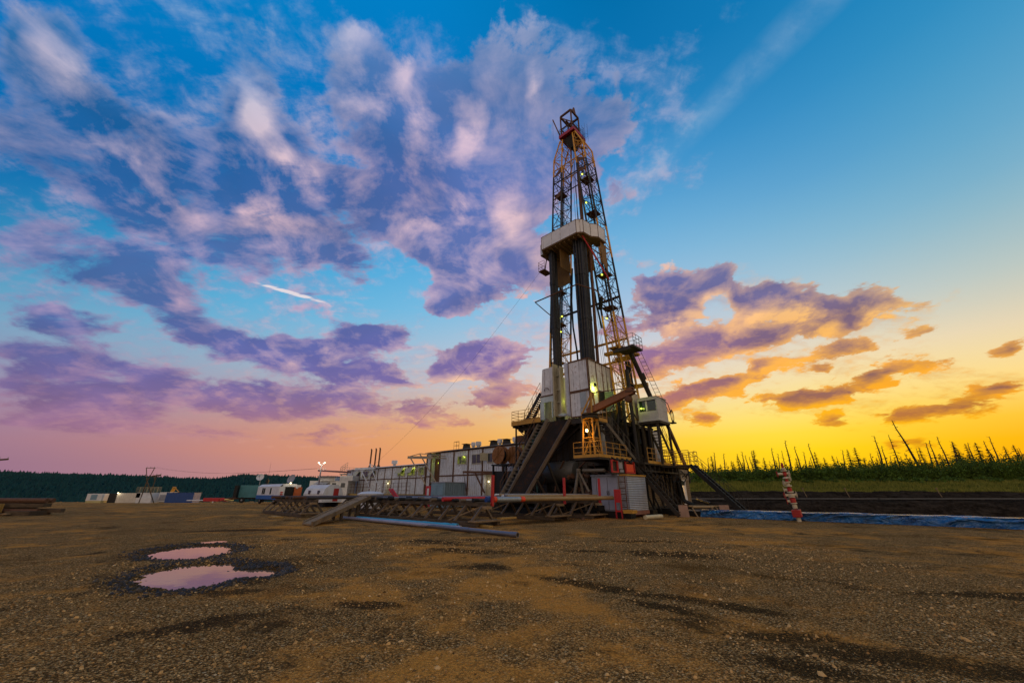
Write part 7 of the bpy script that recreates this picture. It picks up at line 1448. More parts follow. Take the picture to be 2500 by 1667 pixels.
for i in range(6):
    u = 1.9 + i * .5; pipe_obj(u, -7.0 + i * .3, .3 - i * .2, 1.36 + (i % 2) * .06, .07, (pipe_tan, pipe_grey, trailer_white)[i % 3], ('slim tan', 'slim grey', 'slim white')[i % 3] + ' pipe resting across the others at the right of the rack, %s of six' % ordinal(i + 1), 'slim pipes laid on top of the rack', None, u - 1.3)
for i in range(11):
    u = 15.6 + i * .68; pipe_obj(u, -12.6 - rp.uniform(-.5, .5), -1.0 + rp.uniform(-1.5, 1), 1.2, .1, (pipe_dark, rust_steel)[i % 2], ('dark', 'rusty brown')[i % 2] + ' pipe on the low racks left of the plank ramp, %s from the ramp' % ordinal(i + 1), 'pipes on the low left racks')
for i, (w, lab) in enumerate(((-8.75, 'red steel post at the corner of the pipe rack, the nearest and leftmost'), (-2.9, 'red steel post on the pipe rack in front of the dark base of the rig'), (-.2, 'red steel post on the pipe rack in front of the grey steel cabinet'))):
    pu = (1.3, .95, .1)[i]; m = MB(); m.beam((pu, w, .9), (pu - .02, w, 2.42), .12, .12); single(m, 'rack_post', red_paint, lab, 'post', (pu, w, .9), 'red rack posts')
for i in range(2):
    m = MB(); m.beam((10.7 - i * .35, -8.7, 1.25), (11.55 - i * .35, -8.7, 1.78), .1, .1); single(m, 'leaning_post', red_paint, 'short red post lying aslant on the rack, ' + ('left' if i == 0 else 'right') + ' of the parallel pair', 'post', (10.7 - i * .35, -8.7, 1.2), 'red posts lying aslant')
wr = thing('plank_ramp', 'long sloping wooden plank ramp leading from the gravel up to the pipe rack', 'ramp', (8.5, -15.0, 0))
m = MB(); m.prism([(8.95, -15.05, .02), (7.65, -15.1, .02), (12.9, -9.35, 1.2), (14.2, -9.3, 1.28)], (0, 0, .07)); m.build('planks', timber, wr)
m = MB(); m.beam((7.55, -15.1, .1), (12.8, -9.35, 1.27), .1, .22); m.beam((8.98, -15.0, .08), (14.2, -9.3, 1.3), .08, .16); m.build('side_board', timber, wr)
for t in (.45, .75, .95):
    for p0, p1 in (((7.7, -15.1, 0), (12.9, -9.35, 1.2)), ((8.9, -15.0, 0), (14.1, -9.3, 1.2))):
        a = Vector(p0).lerp(Vector(p1), t); MB().beam(a, (a.x, a.y, 0), .14).build('ramp_leg', timber_dark, wr)
for i, (p, q_, r, mt, lab) in enumerate((((11.6, -11.75, .11), (.3, -11.65, .11), .09, worn('pipe_lilac', (.34, .31, .36), (.12, .07, .05), .3, .45, .4, .4, 2, False), 'long grey pipe lying on the gravel in front of the racks'), ((8.6, -11.45, .1), (-3.3, -11.9, .1), .085, worn('pipe_slate', (.17, .165, .19), (.08, .045, .03), .25, .42, .6, .4, 2, False), 'dark slate pipe lying on the gravel, its open end nearest to the camera'), ((10.8, -11.15, .1), (1.5, -10.85, .1), .09, pipe_blue, 'bright blue pipe lying on the gravel under the rack'), ((9.6, -10.95, .1), (2.4, -10.65, .1), .07, pipe_blue, 'second, thinner blue pipe lying against the rack side of the first blue one'))):
    t = thing('ground_pipe', lab, 'pipe', (p[0], p[1], 0), 'pipes lying on the gravel')
    m = MB(); m.tube(p, q_, r, 12); m.build('tube', mt, t, True)
    a, b = Vector(p), Vector(q_); d = (b - a).normalized()
    MB().tube(b - d * .35, b + d * .02, r * 1.18, 12).build('collar', mt, t, True); MB().tube(a.lerp(b, .72), a.lerp(b, .72) + d * .5, r * 1.1, 12).build('collar', mt, t, True)
    m = MB(); m.tube(b + d * .021, b + d * .024, r * .8, 12); m.build('bore', black_steel, t)
for i, (u, w, z, du, dw, lab) in enumerate(((.6, -9.6, 0, .9, .25, 'raw plank lying at the right end of the front trestle'), (1.2, -8.2, .27, .3, 1.2, 'sawn block wedged under the end of the front trestle'), (13.4, -11.4, 0, .5, .3, 'yellow-brown wooden block standing by the plank ramp'), (15.8, -14.2, 0, 1.4, .5, 'flat yellowish board on the gravel left of the plank ramp'))):
    m = MB(); m.box((u, w, z), (u + du, w + dw, z + (.08 if i != 2 else .55))); single(m, 'timber_piece', timber_raw, lab, 'plank', (u, w, z))
m = MB(); m.tube((-2.3, .95, .12), (-2.55, 2.8, .12), .13, 12); single(m, 'rolled_sheet', worn('roll_pale', (.5, .42, .26), (.2, .12, .06), .25, .6, 0, .5, 2, False), 'pale roll lying on the ground below the silver shed', 'roll', (-2.4, 1.8, 0), smooth=True)
m = MB(); m.lathe([(.3, .02), (1.3, .05), (1.35, .2), (.9, .38), (.2, .45)], (26.6, -2.0, 1.2), (0, 0, 1), 18); m.box((25.6, -2.8, 0), (27.6, -1.2, 1.22)); single(m, 'white_cover', trailer_white, 'low white domed cover on a block behind the racks', 'cover', (26.6, -2, 0), smooth=True)
rd = thing('red_stand', 'dark red steel stand between the grey cabinet and the silver shed', 'stand', (-.8, .5, 0))
m = MB(); m.box((-.55, .5, .0), (-.62, .57, 1.75)); m.box((-.95, .5, 0), (-1.02, .57, 1.75)); m.box((-.62, .5, 1.63), (-.95, .57, 1.75)); m.box((-.62, .52, .95), (-.95, .55, 1.63)); m.box((-.62, .5, .4), (-.95, .57, .5)); m.build('frame', red_paint, rd)
m = MB(); m.box((-1.3, .1, .35), (-1.95, .7, .55)); single(m, 'yellow_step', yellow_paint, 'small yellow step at the foot of the silver shed', 'step', (-1.6, .4, .3))
# low bench and trestle at the foot of the right-hand deck
bn = thing('work_bench', 'long low bench of pale pipe on raking legs by the right-hand stair foot', 'bench', (-3.5, 6.6, 0))
m = MB(); m.tube((-3.6, 5.6, .62), (-4.6, 6.7, .62), .07, 8); m.tube((-3.2, 6.0, .66), (-4.8, 7.4, .66), .06, 8); m.build('bench_rail', pipe_tan, bn)
m = MB(); m.beam((-3.6, 5.5, .6), (-4.0, 5.2, .0), .06); m.beam((-4.5, 6.5, .62), (-5.1, 6.1, 0), .06); m.beam((-4.7, 6.8, .62), (-5.3, 6.4, 0), .06); m.build('leg', timber, bn)
for i, (u, w, lab) in enumerate(((-2.9, 4.9, 'rusty pale steel plate leaning at the foot of the ground stair'), (-4.9, 7.0, 'rusty pale steel plate standing left of the gangway foot'))):
    m = MB(); m.prism([(u, w, 0), (u - .5, w + .4, 0), (u - .45, w + .4, .75), (u + .05, w, .75)], (-.04, -.05, 0)); single(m, 'steel_plate', worn('plate_rose', (.32, .20, .15), (.15, .06, .03), .45, .65, .1, .6) if 'plate_rose' not in MATS else MATS['plate_rose'], lab, 'plate', (u, w, 0), 'plates at the stair feet')
m = MB(); m.box((-1.6, 6.2, 0), (-4.6, 9.0, .35)); m.tube((-1.5, 12.8, 1.0), (-3.6, 9.5, .75), .14, 8); single(m, 'mud_trough', black_steel, 'dark trough and pipe beside the plank wall under the right deck', 'trough', (-2.5, 8, 0))

# ------------------------------------------------------------------ tarpaulin along the pit edge, valve tree
nu, nw = 420, 15
T, S = np.meshgrid(np.linspace(0, 1, nu), np.linspace(0, 1, nw))
uu = -3.95 - 30 * T
fold = np.abs(fbm(uu * 1.3 + S * 2.4, S * 3 + uu * .25, 3, 61)) * .62
crease = np.abs(np.sin(uu * 1.1 + S * 4.5 + fbm(uu * .4, S, 2, 9) * 11)) ** 6 * .20
ww = 5.75 + .45 * S ** .8 + .2 * sstep(.78, 1, S) - fold * .75 * np.sin(np.pi * S) - crease * np.sin(np.pi * S) + fbm(uu * .3, uu * 0, 3, 3) * .25
zz = .02 + .44 * np.sin(np.minimum(S / .75, 1) * math.pi / 2) + .03 * sstep(.78, 1, S) + (fbm(uu * .6, uu * 0, 3, 77)) * .06 * S + fold * .1 * S
W3 = np.stack([RC[0] - uu * math.cos(TH) + ww * math.sin(TH), RC[1] + uu * math.sin(TH) + ww * math.cos(TH), zz], -1).reshape(-1, 3)
i = np.arange(nu * nw).reshape(nw, nu)
F = np.stack([i[:-1, :-1], i[:-1, 1:], i[1:, 1:], i[1:, :-1]], -1).reshape(-1, 4)
m_t, N = new_mat('tarp_blue'); tc = N.n('ShaderNodeTexCoord').outputs['Object']
finish(N, N.mix(N.rng(N.noise(tc, 1.1, 4), .35, .65), c4((.006, .05, .15)), c4((.018, .13, .33))), .2, 0, N.noise(N.mapping(tc, rot=(0, .5, 0), scale=(1, 1, 2.2)), 1.0, 4, .5, 2.2), .45, .8)
me = arr_mesh('tarpaulin', W3, F); me.materials.append(m_t)
o = bpy.data.objects.new('tarpaulin', me); COL.objects.link(o); tag(o, 'long blue tarpaulin with shiny creases along the edge of the pit', 'tarpaulin')
q = random.Random(2)
for i, (x, y, r, lab) in enumerate(((20.05, 22.75, .22, 'brown boulder at the foot of the blue tarpaulin'), (4.4, 26.2, .12, 'small reddish stone on the gravel in front of the rig'))):
    mb = MB('W'); V = []
    for a in range(5):
        for b in range(9): V.append((x + r * 1.3 * math.cos(b * .698) * math.cos(a * .39) * q.uniform(.85, 1.1), y + r * math.sin(b * .698) * math.cos(a * .39) * q.uniform(.85, 1.1), r * .75 * math.sin(a * .39)))
    mb.add(V, [(a * 9 + b, a * 9 + (b + 1) % 9, (a + 1) * 9 + (b + 1) % 9, (a + 1) * 9 + b) for a in range(4) for b in range(9)])
    single(mb, 'boulder', rust_steel, lab, 'stone', (x, y, 0), smooth=True)
vt = thing('valve_tree', 'red and white wellhead valve tree standing at the pit edge', 'valve tree', (-9.6, 5.3, 0))
vt.rotation_euler = (Matrix.Rotation(-.07, 3, 'Y') @ Matrix.Rotation(-TH, 3, 'Z')).to_euler(); vt.scale = (.72, .72, 1.1)
vx, vw = -9.55, 5.3
vwhite = worn('valve_cream', (.52, .44, .30), (.2, .06, .03), .25, .5, 0, .4, 2); vred = worn('valve_red', (.36, .02, .015), (.12, .03, .02), .25, .5, 0, .4, 2)
def vp(prof, z, nm, mt, ax=(0, 0, 1), du=0, dw=0, n=16): MB().lathe(prof, (vx + du, vw + dw, z), ax, n).build(nm, mt, vt, True)
vp([(.16, 0), (.16, .42), (.22, .44), (.22, .5)], 0, 'casing_head', vwhite)
MB().box((vx + .3, vw - .3, .22), (vx - .3, vw + .3, .58)).build('base_block', vred, vt, bevel=.03)
for z, nm, mt, r, h in ((.62, 'spool', vwhite, .17, .22), (.9, 'gate_body', vred, .21, .26), (1.22, 'spool', vwhite, .22, .16), (1.45, 'gate_body', vred, .17, .24), (1.76, 'spool', vwhite, .13, .14), (1.95, 'gate_body', vred, .12, .16), (2.14, 'flange', vwhite, .20, .07), (2.28, 'cross_body', vred, .15, .2), (2.6, 'flange', vwhite, .17, .07), (2.7, 'gauge_cap', vred, .1, .18)):
    vp([(r * .7, 0), (r, h * .15), (r, h * .85), (r * .7, h)], z, nm, mt)
for z in (.86, 1.17, 1.42, 1.72, 1.92, 2.12, 2.5): vp([(.2, 0), (.24, .01), (.24, .05), (.2, .06)], z, 'flange', vwhite)
vp([(.06, 0), (.06, 2.9)], .05, 'core_pipe', vred, n=10)
for z, ax, L in ((1.0, (1, -.3, 0), .42), (1.3, (1, -.6, 0), .5), (1.3, (-1, .5, 0), .38), (1.56, (1, -.2, 0), .4), (2.38, (1, -.5, 0), .55), (2.38, (-1, .4, 0), .34), (1.9, (.9, -.7, 0), .3), (2.16, (-1, -.2, 0), .3)):
    a = Vector(ax).normalized(); p = Vector((vx, vw, z)); e = p + a * L
    MB().tube(p, e, .065, 8).build('side_outlet', vwhite, vt, True)
    m = MB()
    s = a.cross(Vector((0, 0, 1)))
    for k in range(12):
        t0, t1 = k * .5236, (k + 1) * .5236
        m.tube(e + (s * math.cos(t0) + Vector((0, 0, 1)) * math.sin(t0)) * .15, e + (s * math.cos(t1) + Vector((0, 0, 1)) * math.sin(t1)) * .15, .018, 5)
    for k in range(3): m.tube(e - (s * math.cos(k * 1.05) + Vector((0, 0, 1)) * math.sin(k * 1.05)) * .15, e + (s * math.cos(k * 1.05) + Vector((0, 0, 1)) * math.sin(k * 1.05)) * .15, .012, 4)
    m.build('hand_wheel', vred if L > .4 else vwhite, vt)

# ------------------------------------------------------------------ camp on the left
def obox(a, b, depth, z0, z1):
    """upright box on the ground line a-b, going back by depth; world frame"""
    a, b = Vector((a[0], a[1], 0)), Vector((b[0], b[1], 0)); n = Vector((-(b - a).y, (b - a).x, 0)).normalized() * depth
    return a, b, n
def wbox(m, a, b, n, s0, s1, d0, d1, z0, z1):
    P = lambda s, d, z: a.lerp(b, s) + n * d + Vector((0, 0, z))
    m.add([P(s0, d0, z0), P(s1, d0, z0), P(s1, d1, z0), P(s0, d1, z0), P(s0, d0, z1), P(s1, d0, z1), P(s1, d1, z1), P(s0, d1, z1)], [(3, 2, 1, 0), (4, 5, 6, 7), (0, 1, 5, 4), (1, 2, 6, 5), (2, 3, 7, 6), (3, 0, 4, 7)])
def wheel(t, c, r, name='wheel', ax=(1, -.9, 0)):
    m = MB('W'); m.lathe([(r * .55, -.12), (r * .95, -.12), (r, -.06), (r, .06), (r * .95, .12), (r * .55, .12)], c, ax, 16); w = m.build(name, rubber, t, True)
    m = MB('W'); m.lathe([(r * .2, -.13), (r * .55, -.1), (r * .55, .1), (r * .2, .13)], c, ax, 12); m.build('rim', grey_paint, w, True)
# caravan with the blue stripe: long side from left end to the near corner, then the door end
t = thing('site_caravan', 'white site caravan with a blue stripe, rounded roof and an open orange door', 'caravan', (-33, 58, 0), frame='W')
a, b, n = obox((-38.1, 61.8), (-31.6, 56.0), 2.6, 0, 0)
m = MB('W'); wbox(m, a, b, n, 0, 1, 0, 1, 1.15, 2.3); wbox(m, a, b, n, 0.01, .99, .16, .84, 2.3, 2.62)
P = lambda s, d, z: a.lerp(b, s) + n * d + Vector((0, 0, z))
m.add([P(0, 0, 2.3), P(1, 0, 2.3), P(1, .16, 2.6), P(0, .16, 2.6), P(0, 1, 2.3), P(1, 1, 2.3), P(1, .84, 2.6), P(0, .84, 2.6)], [(0, 1, 2, 3), (7, 6, 5, 4)]); m.build('body', trailer_white, t)
m = MB('W'); wbox(m, a, b, n, -.002, 1.002, -.01, 1.01, .62, 1.15); m.build('blue_stripe', blue_stripe, t)
for s in (.25, .33, .62):
    m = MB('W'); wbox(m, a, b, n, s, s + .05, -.02, .0, 1.3, 2.1); m.build('side_window', glass, t)
m = MB('W'); wbox(m, a, b, n, 1.0, 1.006, .28, .72, .75, 2.25); m.build('doorway', black_steel, t)
dr = a.lerp(b, 1.0) + n * .72; m = MB('W'); d0 = dr + Vector((0, 0, .7)); e = (b - a).normalized() * .85 + n.normalized() * .7
m.add([d0, d0 + e, d0 + e + Vector((0, 0, 1.5)), d0 + Vector((0, 0, 1.5))] + [x + n.normalized() * .05 for x in (d0, d0 + e, d0 + e + Vector((0, 0, 1.5)), d0 + Vector((0, 0, 1.5)))], [(0, 1, 2, 3), (7, 6, 5, 4), (0, 4, 5, 1), (1, 5, 6, 2), (2, 6, 7, 3), (3, 7, 4, 0)]); m.build('door', orange_door, t)
m = MB('W'); wbox(m, a, b, n, 1.0, 1.008, .02, .22, .68, 1.05); wbox(m, a, b, n, 1.0, 1.008, .84, 1.0, .7, 1.05); m.build('number_plate', worn('plate_yellow', (.72, .55, .18), (.3, .2, .05), .1, .5, 0, .2), t)
m = MB('W'); wbox(m, a, b, n, .9995, 1.007, .08, .2, 1.2, 1.35); wbox(m, a, b, n, .9995, 1.007, .08, .2, 1.45, 1.6); m.build('tail_light', red_paint, t)
m = MB('W'); wbox(m, a, b, n, .98, 1.05, .78, 1.0, 2.0, 2.5); m.build('roof_unit', trailer_white, t)
m = MB('W'); wbox(m, a, b, n, .05, .95, .2, .8, .45, .62); m.build('chassis', black_steel, t)
for s in (.16, .8):
    for dd in (.08, .92): c = a.lerp(b, s) + n * dd; wheel(t, (c.x, c.y, .42), .42, ax=tuple(n.normalized()))
p = b + n * .5 + Vector((0, 0, 2.68)); m = MB('W'); m.lathe([(.03, -.05), (.1, 0), (.1, .08), (.03, .12)], p, (0, 0, 1), 8); h = m.build('roof_lamp', bulb_wh, t); lamp('lamp_light', p + Vector((.1, -.1, .25)), h, 12, LAMP_WH, 'W')
# teal box trailer
t = thing('teal_trailer', 'teal box trailer with a dark open end behind the blue-striped caravan', 'trailer', (-41, 64, 0), frame='W')
a, b, n = obox((-42.0, 63.6), (-37.8, 64.6), 2.4, 0, 0)
m = MB('W'); wbox(m, a, b, n, 0, 1, 0, 1, .75, 2.55); m.build('body', teal_paint, t)
m = MB('W'); wbox(m, a, b, n, -.1, 0, -.35, 1, .78, 2.5); m.build('open_end', black_steel, t)
m = MB('W'); wbox(m, a, b, n, -.35, .9, .3, .7, .55, .75); m.beam((-43.8, 62.6, .3), (-42.0, 63.9, .65), .12); m.build('drawbar', rust_steel, t)
for s in (.15, .75): c = a.lerp(b, s); wheel(t, (c.x, c.y, .42), .42, ax=(0, 1, 0))
# rounded cabin on skids
t = thing('rounded_cabin', 'white barrel-shaped field cabin with small windows and a dark red door', 'cabin', (-22, 48, 0), frame='W')
a, b, n = obox((-24.2, 48.2), (-20.9, 45.9), 2.3, 0, 0)
m = MB('W'); P = lambda s, d, z: a.lerp(b, s) + n * d + Vector((0, 0, z))
sec = [(0, .5), (-.03, 1.4), (.06, 1.95), (.3, 2.35), (.7, 2.35), (.94, 1.95), (1.03, 1.4), (1, .5)]
V = [P(s, d, z) for s in (0, 1) for d, z in sec]; k = len(sec)
m.add(V, [tuple(range(k - 1, -1, -1)), tuple(range(k, 2 * k))] + [(i, (i + 1) % k, k + (i + 1) % k, k + i) for i in range(k)]); m.build('body', trailer_white, t)
for s in (.25, .72): m = MB('W'); wbox(m, a, b, n, s, s + .09, -.05, -.02, 1.35, 1.75); m.build('window', glass, t)
m = MB('W'); wbox(m, a, b, n, 1.0, 1.006, .5, .78, .6, 1.95); m.build('doorway', MATS['valve_red'], t)
m = MB('W'); wbox(m, a, b, n, 1.0, 1.008, .18, .5, .6, 2.0); m.build('door', trailer_white, t)
m = MB('W'); wbox(m, a, b, n, .05, .95, .1, .2, 0, .5); wbox(m, a, b, n, .05, .95, .8, .9, 0, .5); m.build('skid', black_steel, t)
# white module with overhanging roof boxes behind
t = thing('white_module', 'white cabin module with roof boxes and dark windows behind the barrel-shaped cabin', 'cabin', (-27, 60, 0), frame='W')
m = MB('W'); m.box((-29.6, 60, .2), (-24.0, 63, 3.1)); m.box((-28.2, 59.8, 3.1), (-25.9, 62, 3.65)); m.box((-25.3, 60, 3.1), (-23.4, 62.5, 3.8)); m.build('body', trailer_white, t)
m = MB('W'); m.box((-28.4, 59.4, 3.65), (-25.8, 62.2, 3.75)); m.prism([(-28.4, 59.95, 2.9), (-26.6, 59.95, 2.9), (-26.8, 59.1, 2.6), (-28.6, 59.1, 2.6)], (0, 0, .05)); m.build('roof_edge', grey_paint, t)
for x in (-27.6, -26.3, -25.0): m = MB('W'); m.box((x, 59.95, 2.2), (x + .6, 59.99, 2.8)); m.build('window', glass, t)
# dishes, whip antenna, light mast
for i, (x, y, z, r, lab) in enumerate(((-40.7, 66, 3.76, .55, 'bright white satellite dish on a pole left of the caravan roof'), (-35.6, 66, 3.5, .72, 'larger grey satellite dish above the right end of the caravan roof'))):
    t = thing('satellite_dish', lab, 'satellite dish', (x, y, 0), 'satellite dishes at the camp', 'W')
    ax = (.25, -1, .45) if i == 0 else (-.3, -1, .4)
    m = MB('W'); m.lathe([(.05, -.12), (r * .5, -.08), (r * .85, .02), (r, .12), (r * .97, .13), (r * .8, .05), (r * .4, -.04), (.04, -.07)], (x, y, z), ax, 22); m.build('reflector', trailer_white if i == 0 else grey_paint, t, True)
    m = MB('W'); m.tube((x, y + .15, 0), (x, y + .15, z - .1), .05, 6); m.build('pole', grey_paint, t)
    p = Vector((x, y, z)) + Vector(ax).normalized() * .55; m = MB('W'); m.tube((x, y - .1, z - r * .8), p, .02, 5); m.lathe([(.03, 0), (.12, .02), (.12, .06), (.03, .1)], p, ax, 10); m.build('feed_horn', grey_paint, t)
m = MB('W'); m.tube((-39.4, 66, 0), (-39.4, 66, 3.6), .07, 6, .05); m.tube((-39.4, 66, 3.6), (-39.5, 66, 6.1), .02, 5, .008); m.box((-39.6, 65.9, 2.9), (-39.2, 66.1, 3.4)); single(m, 'whip_antenna', black_steel, 'thin dark whip antenna between the two satellite dishes', 'antenna', (-39.4, 66, 0))
t = thing('light_mast', 'slender light mast with two bright floodlights spread on a fork', 'light mast', (-27.2, 57.5, 0), frame='W')
m = MB('W'); m.tube((-27.2, 57.5, 0), (-27.12, 57.5, 5.1), .06, 6); m.tube((-27.12, 57.5, 5.05), (-27.5, 57.5, 5.35), .04, 5); m.tube((-27.12, 57.5, 5.05), (-26.8, 57.5, 5.4), .04, 5); m.build('mast_pole', grey_paint, t)
for x in (-27.55, -26.72):
    m = MB('W'); m.lathe([(.08, -.18), (.15, -.02), (.16, 0)], (x, 57.45, 5.45), (0, -1, -.1), 10); f = m.build('floodlight', black_steel, t)
    m = MB('W'); m.lathe([(.10, .0), (.09, .05), (.03, .08)], (x, 57.45, 5.45), (0, -1, -.1), 10); m.build('bulb', bulb_wh, f, True); lamp('lamp_light', (x, 57.1, 5.45), f, 70, LAMP_WH, 'W', .12)
t = thing('cable_gantry', 'dark purple gantry beam with insulators running to the end of the low building', 'gantry', (-27.8, 58.6, 0), frame='W')
m = MB('W'); m.beam((-28.0, 58.6, 4.45), (-23.2, 58.6, 4.2), .16, .22); m.tube((-27.5, 58.6, 0), (-27.6, 58.6, 4.4), .07, 6); m.build('beam', worn('gantry_plum', (.08, .035, .055), (.05, .02, .02), .3, .6, .1, .4), t)
m = MB('W')
for x in (-28.0, -27.7, -27.3, -27.0): m.tube((x, 58.6, 4.5), (x, 58.6, 4.75), .04, 5)
m.build('insulator', trailer_white, t)
m = MB('W'); m.box((-33.1, 70, .1), (-28.4, 73, 1.6)); m.box((-33.2, 69.9, 1.6), (-28.3, 73.1, 1.75)); single(m, 'low_white_tank', trailer_white, 'low white box seen between the caravan and the barrel-shaped cabin', 'tank', (-31, 71, 0))
# far row of containers
t = thing('cargo_box', 'small pale box on a flat sled standing alone far left on the pad', 'container', (-105.5, 105, -1.0), frame='W')
m = MB('W'); m.box((-107.6, 105, -.5), (-103.7, 107.2, 1.15)); m.build('body', trailer_white, t)
m = MB('W'); m.box((-106.5, 104.95, -.3), (-104.9, 104.99, .95)); m.build('door', blue_sheet, t); m = MB('W'); m.box((-107.4, 104.9, -1.1), (-103.6, 107.3, -.5)); m.build('sled', worn('sled_yellow', (.42, .36, .16), (.1, .06, .02), .3, .6, 0, .5), t)
t = thing('white_container', 'white ribbed container with a dark left end far left on the pad', 'container', (-97, 105, -1.0), frame='W')
m = MB('W'); m.box((-100, 105, -1.0), (-94.2, 107.4, 1.3)); m.build('body', worn('container_white', (.52, .48, .42), (.2, .12, .06), .2, .6, 0, .5, .5, True, None, (0, .5)), t); m = MB('W'); m.box((-102.3, 105.2, -1.0), (-100.0, 107.4, 1.2)); m.build('dark_end', black_steel, t)
m = MB('W'); m.lathe([(.05, 0), (.14, .03), (.14, .1), (.05, .14)], (-99.8, 104.9, 1.3), (0, -1, 0), 8); h = m.build('corner_lamp', bulb_wh, t); lamp('lamp_light', (-99.8, 104.5, 1.35), h, 30, LAMP_WH, 'W')
t = thing('platform_cabin', 'tall white cabin with a railed roof between the white and blue containers', 'cabin', (-92.5, 104, -1.0), frame='W')
m = MB('W'); m.box((-94.0, 104, -1.0), (-90.2, 106.5, .2)); m.box((-95.2, 105, .2), (-91.2, 107, 1.4)); m.build('body', trailer_white, t)
m = MB('W'); m.rail([(-95.4, 104.8, 1.4), (-91.0, 104.8, 1.4), (-91.0, 107, 1.4), (-95.4, 107, 1.4), (-95.4, 104.8, 1.4)], 1.3, .03, 4, .9); m.build('roof_rail', worn('rail_sand', (.4, .34, .2), (.1, .06, .03), .2, .6, 0, .4), t)
t = thing('sea_container', 'dark blue ribbed container at the right end of the far row', 'container', (-84, 105, -1.0), frame='W')
m = MB('W'); m.box((-87.6, 105, -1.0), (-80.6, 107.4, 1.35)); m.build('body', blue_box, t); m = MB('W'); m.box((-87.62, 104.94, 1.35), (-80.5, 107.5, 1.42)); m.build('lid', blue_box, t)
t = thing('open_container', 'pale container with an open white front just left of the dark blue one', 'container', (-89.2, 106, -1.0), frame='W')
m = MB('W'); m.box((-90.3, 106, -.8), (-87.7, 108.4, 1.5)); m.build('body', trailer_white, t); m = MB('W'); m.box((-90.0, 105.95, -.5), (-88.4, 105.99, .9)); m.build('front_opening', grey_paint, t)
m = MB('W'); m.beam((-88.9, 108, 1.3), (-88.5, 108, 2.8), .9, .3); m.beam((-88.5, 108, 2.7), (-87.0, 108, 1.5), .15); single(m, 'digger_arm', yellow_paint, 'yellow crane arm showing above the open pale container', 'crane arm', (-88.5, 108, 1.3))
def power_pole(name, x, y, zb, H, arm, lab, vee=True):
    t = thing(name, lab, 'power pole', (x, y, zb), 'power poles on the left', 'W')
    m = MB('W')
    if vee:
        m.beam((x + 3.6, y, zb), (x + .2, y, zb + H * .62), .16); m.beam((x - .1, y, zb), (x + .2, y, zb + H * .62), .16)
        m.beam((x + .2, y, zb + H * .6), (x - arm, y, zb + H), .12); m.beam((x + .2, y, zb + H * .6), (x + arm, y, zb + H), .12); m.beam((x - arm - .1, y, zb + H), (x + arm + .2, y, zb + H), .14, .12)
    else:
        m.tube((x, y, zb), (x, y, zb + H), .12, 7, .09); m.beam((x - arm, y, zb + H - .4), (x + arm, y, zb + H - .1), .13, .35); m.beam((x - arm * .5, y, zb + H - .5), (x, y, zb + H - 1.6), .09)
    m.build('timber_frame', timber_dark, t)
    m = MB('W')
    for k in (-1, 0, 1): m.tube((x + k * arm * .9, y, zb + H), (x + k * arm * .9, y, zb + H + .35), .06, 6)
    m.build('insulator', grey_paint, t)
    return t
power_pole('power_pole', -92.9, 104, -1.0, 8.25, 1.05, 'dark wooden V-topped power pole in front of the white containers')
power_pole('power_pole', -96.0, 110, -1.0, 6.9, 1.2, 'leaning dark pole with a short crossarm just left of the V-topped pole', False)
power_pole('power_pole', -114.9, 90, -.8, 9.3, 2.0, 'dark pole with crossarm cut by the left edge of the view', False)
m = MB('W')
for dx in (-1.0, 0, 1.0):
    pts = [Vector((-92.9 + dx, 104, 7.6)).lerp(Vector((-28.0 + dx * .3, 58.6, 4.75)), s / 14) - Vector((0, 0, 1.1 * math.sin(math.pi * s / 14))) for s in range(15)]; m.path(pts, .008, 3)
single(m, 'power_line', black_steel, 'three thin power lines from the V-topped pole to the gantry', 'power line', (-92.9, 104, 7.6))
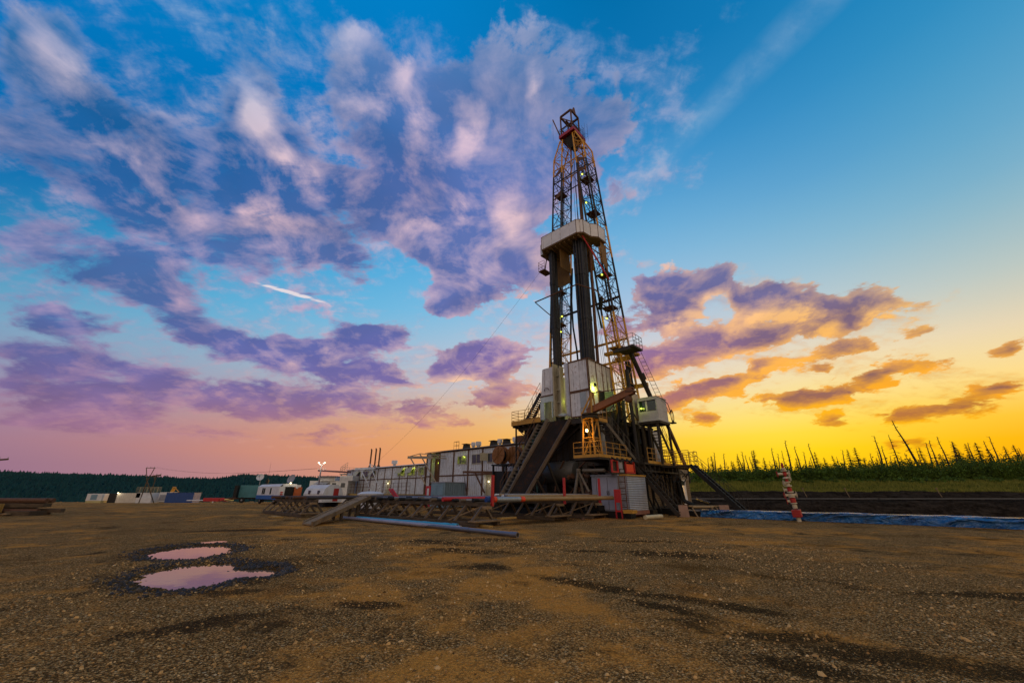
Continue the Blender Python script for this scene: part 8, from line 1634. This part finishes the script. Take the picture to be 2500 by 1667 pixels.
m = MB('W'); m.tube((-80.4, 103, -.4), (-72.5, 101, -.3), .13, 8); m.tube((-72.5, 101, -.9), (-72.5, 101, .1), .12, 8); single(m, 'barrier_pole', trailer_white, 'pale pole lying low right of the dark blue container', 'pole', (-76, 102, -1))
m = MB('W'); m.box((-59.4, 80, -.1), (-56.4, 81.5, .5)); m.box((-56.0, 79.8, -.1), (-54.9, 80.6, .4)); single(m, 'red_skip', red_paint, 'low red skip on the gravel left of the teal trailer', 'skip', (-57.5, 80, -.1))
m = MB('W'); m.box((-54.6, 79, 0), (-53.2, 79.6, .35)); single(m, 'yellow_crate', MATS['plate_yellow'], 'small yellow crate beside the low red skip', 'crate', (-54, 79.3, 0))
# timber and pipe stack at the left edge
ql = random.Random(8)
LB = ['dark rusty pipe in the stack at the left edge, %s from the bottom', 'dark timber in the stack at the left edge, %s from the bottom']
for i in range(9):
    row, k = divmod(i, 3)
    z = .3 + row * .36; y = 30.6 + k * .5 + row * .1; x1 = -34.2 - .6 * row + ql.uniform(-.9, .8)
    m = MB('W')
    if i % 2 == 0: m.tube((-43, y, z), (x1, y + .2, z - .04), .17, 9)
    else: m.beam((-43, y, z), (x1, y + .2, z), .3, .26)
    single(m, 'stacked_pipe' if i % 2 == 0 else 'stacked_timber', (rust_steel, timber_dark)[i % 2], LB[i % 2] % ordinal(i + 1), 'pipe' if i % 2 == 0 else 'timber', (-38, y, z), 'stack at the left edge')
m = MB('W'); m.box((-39.0, 29.8, .22), (-36.9, 30.4, .78)); m.box((-37.3, 29.72, .2), (-36.95, 29.8, .8)); m.box((-38.2, 29.72, .2), (-37.85, 29.8, .8)); single(m, 'yellow_crate', timber_raw, 'yellow wooden crate in front of the dark stack at the left edge', 'crate', (-38, 30, 0))
m = MB('W'); m.beam((-38.5, 29.5, .1), (-35.6, 29.8, .14), .3, .1); single(m, 'loose_plank', timber, 'pale plank lying below the stack at the left edge', 'plank', (-37, 29.6, 0))
m = MB('W'); m.box((-36.2, 30.0, 0), (-34.4, 31.4, .3)); single(m, 'sleeper_block', timber_dark, 'dark block under the right end of the stack at the left edge', 'block', (-35.3, 30.7, 0))
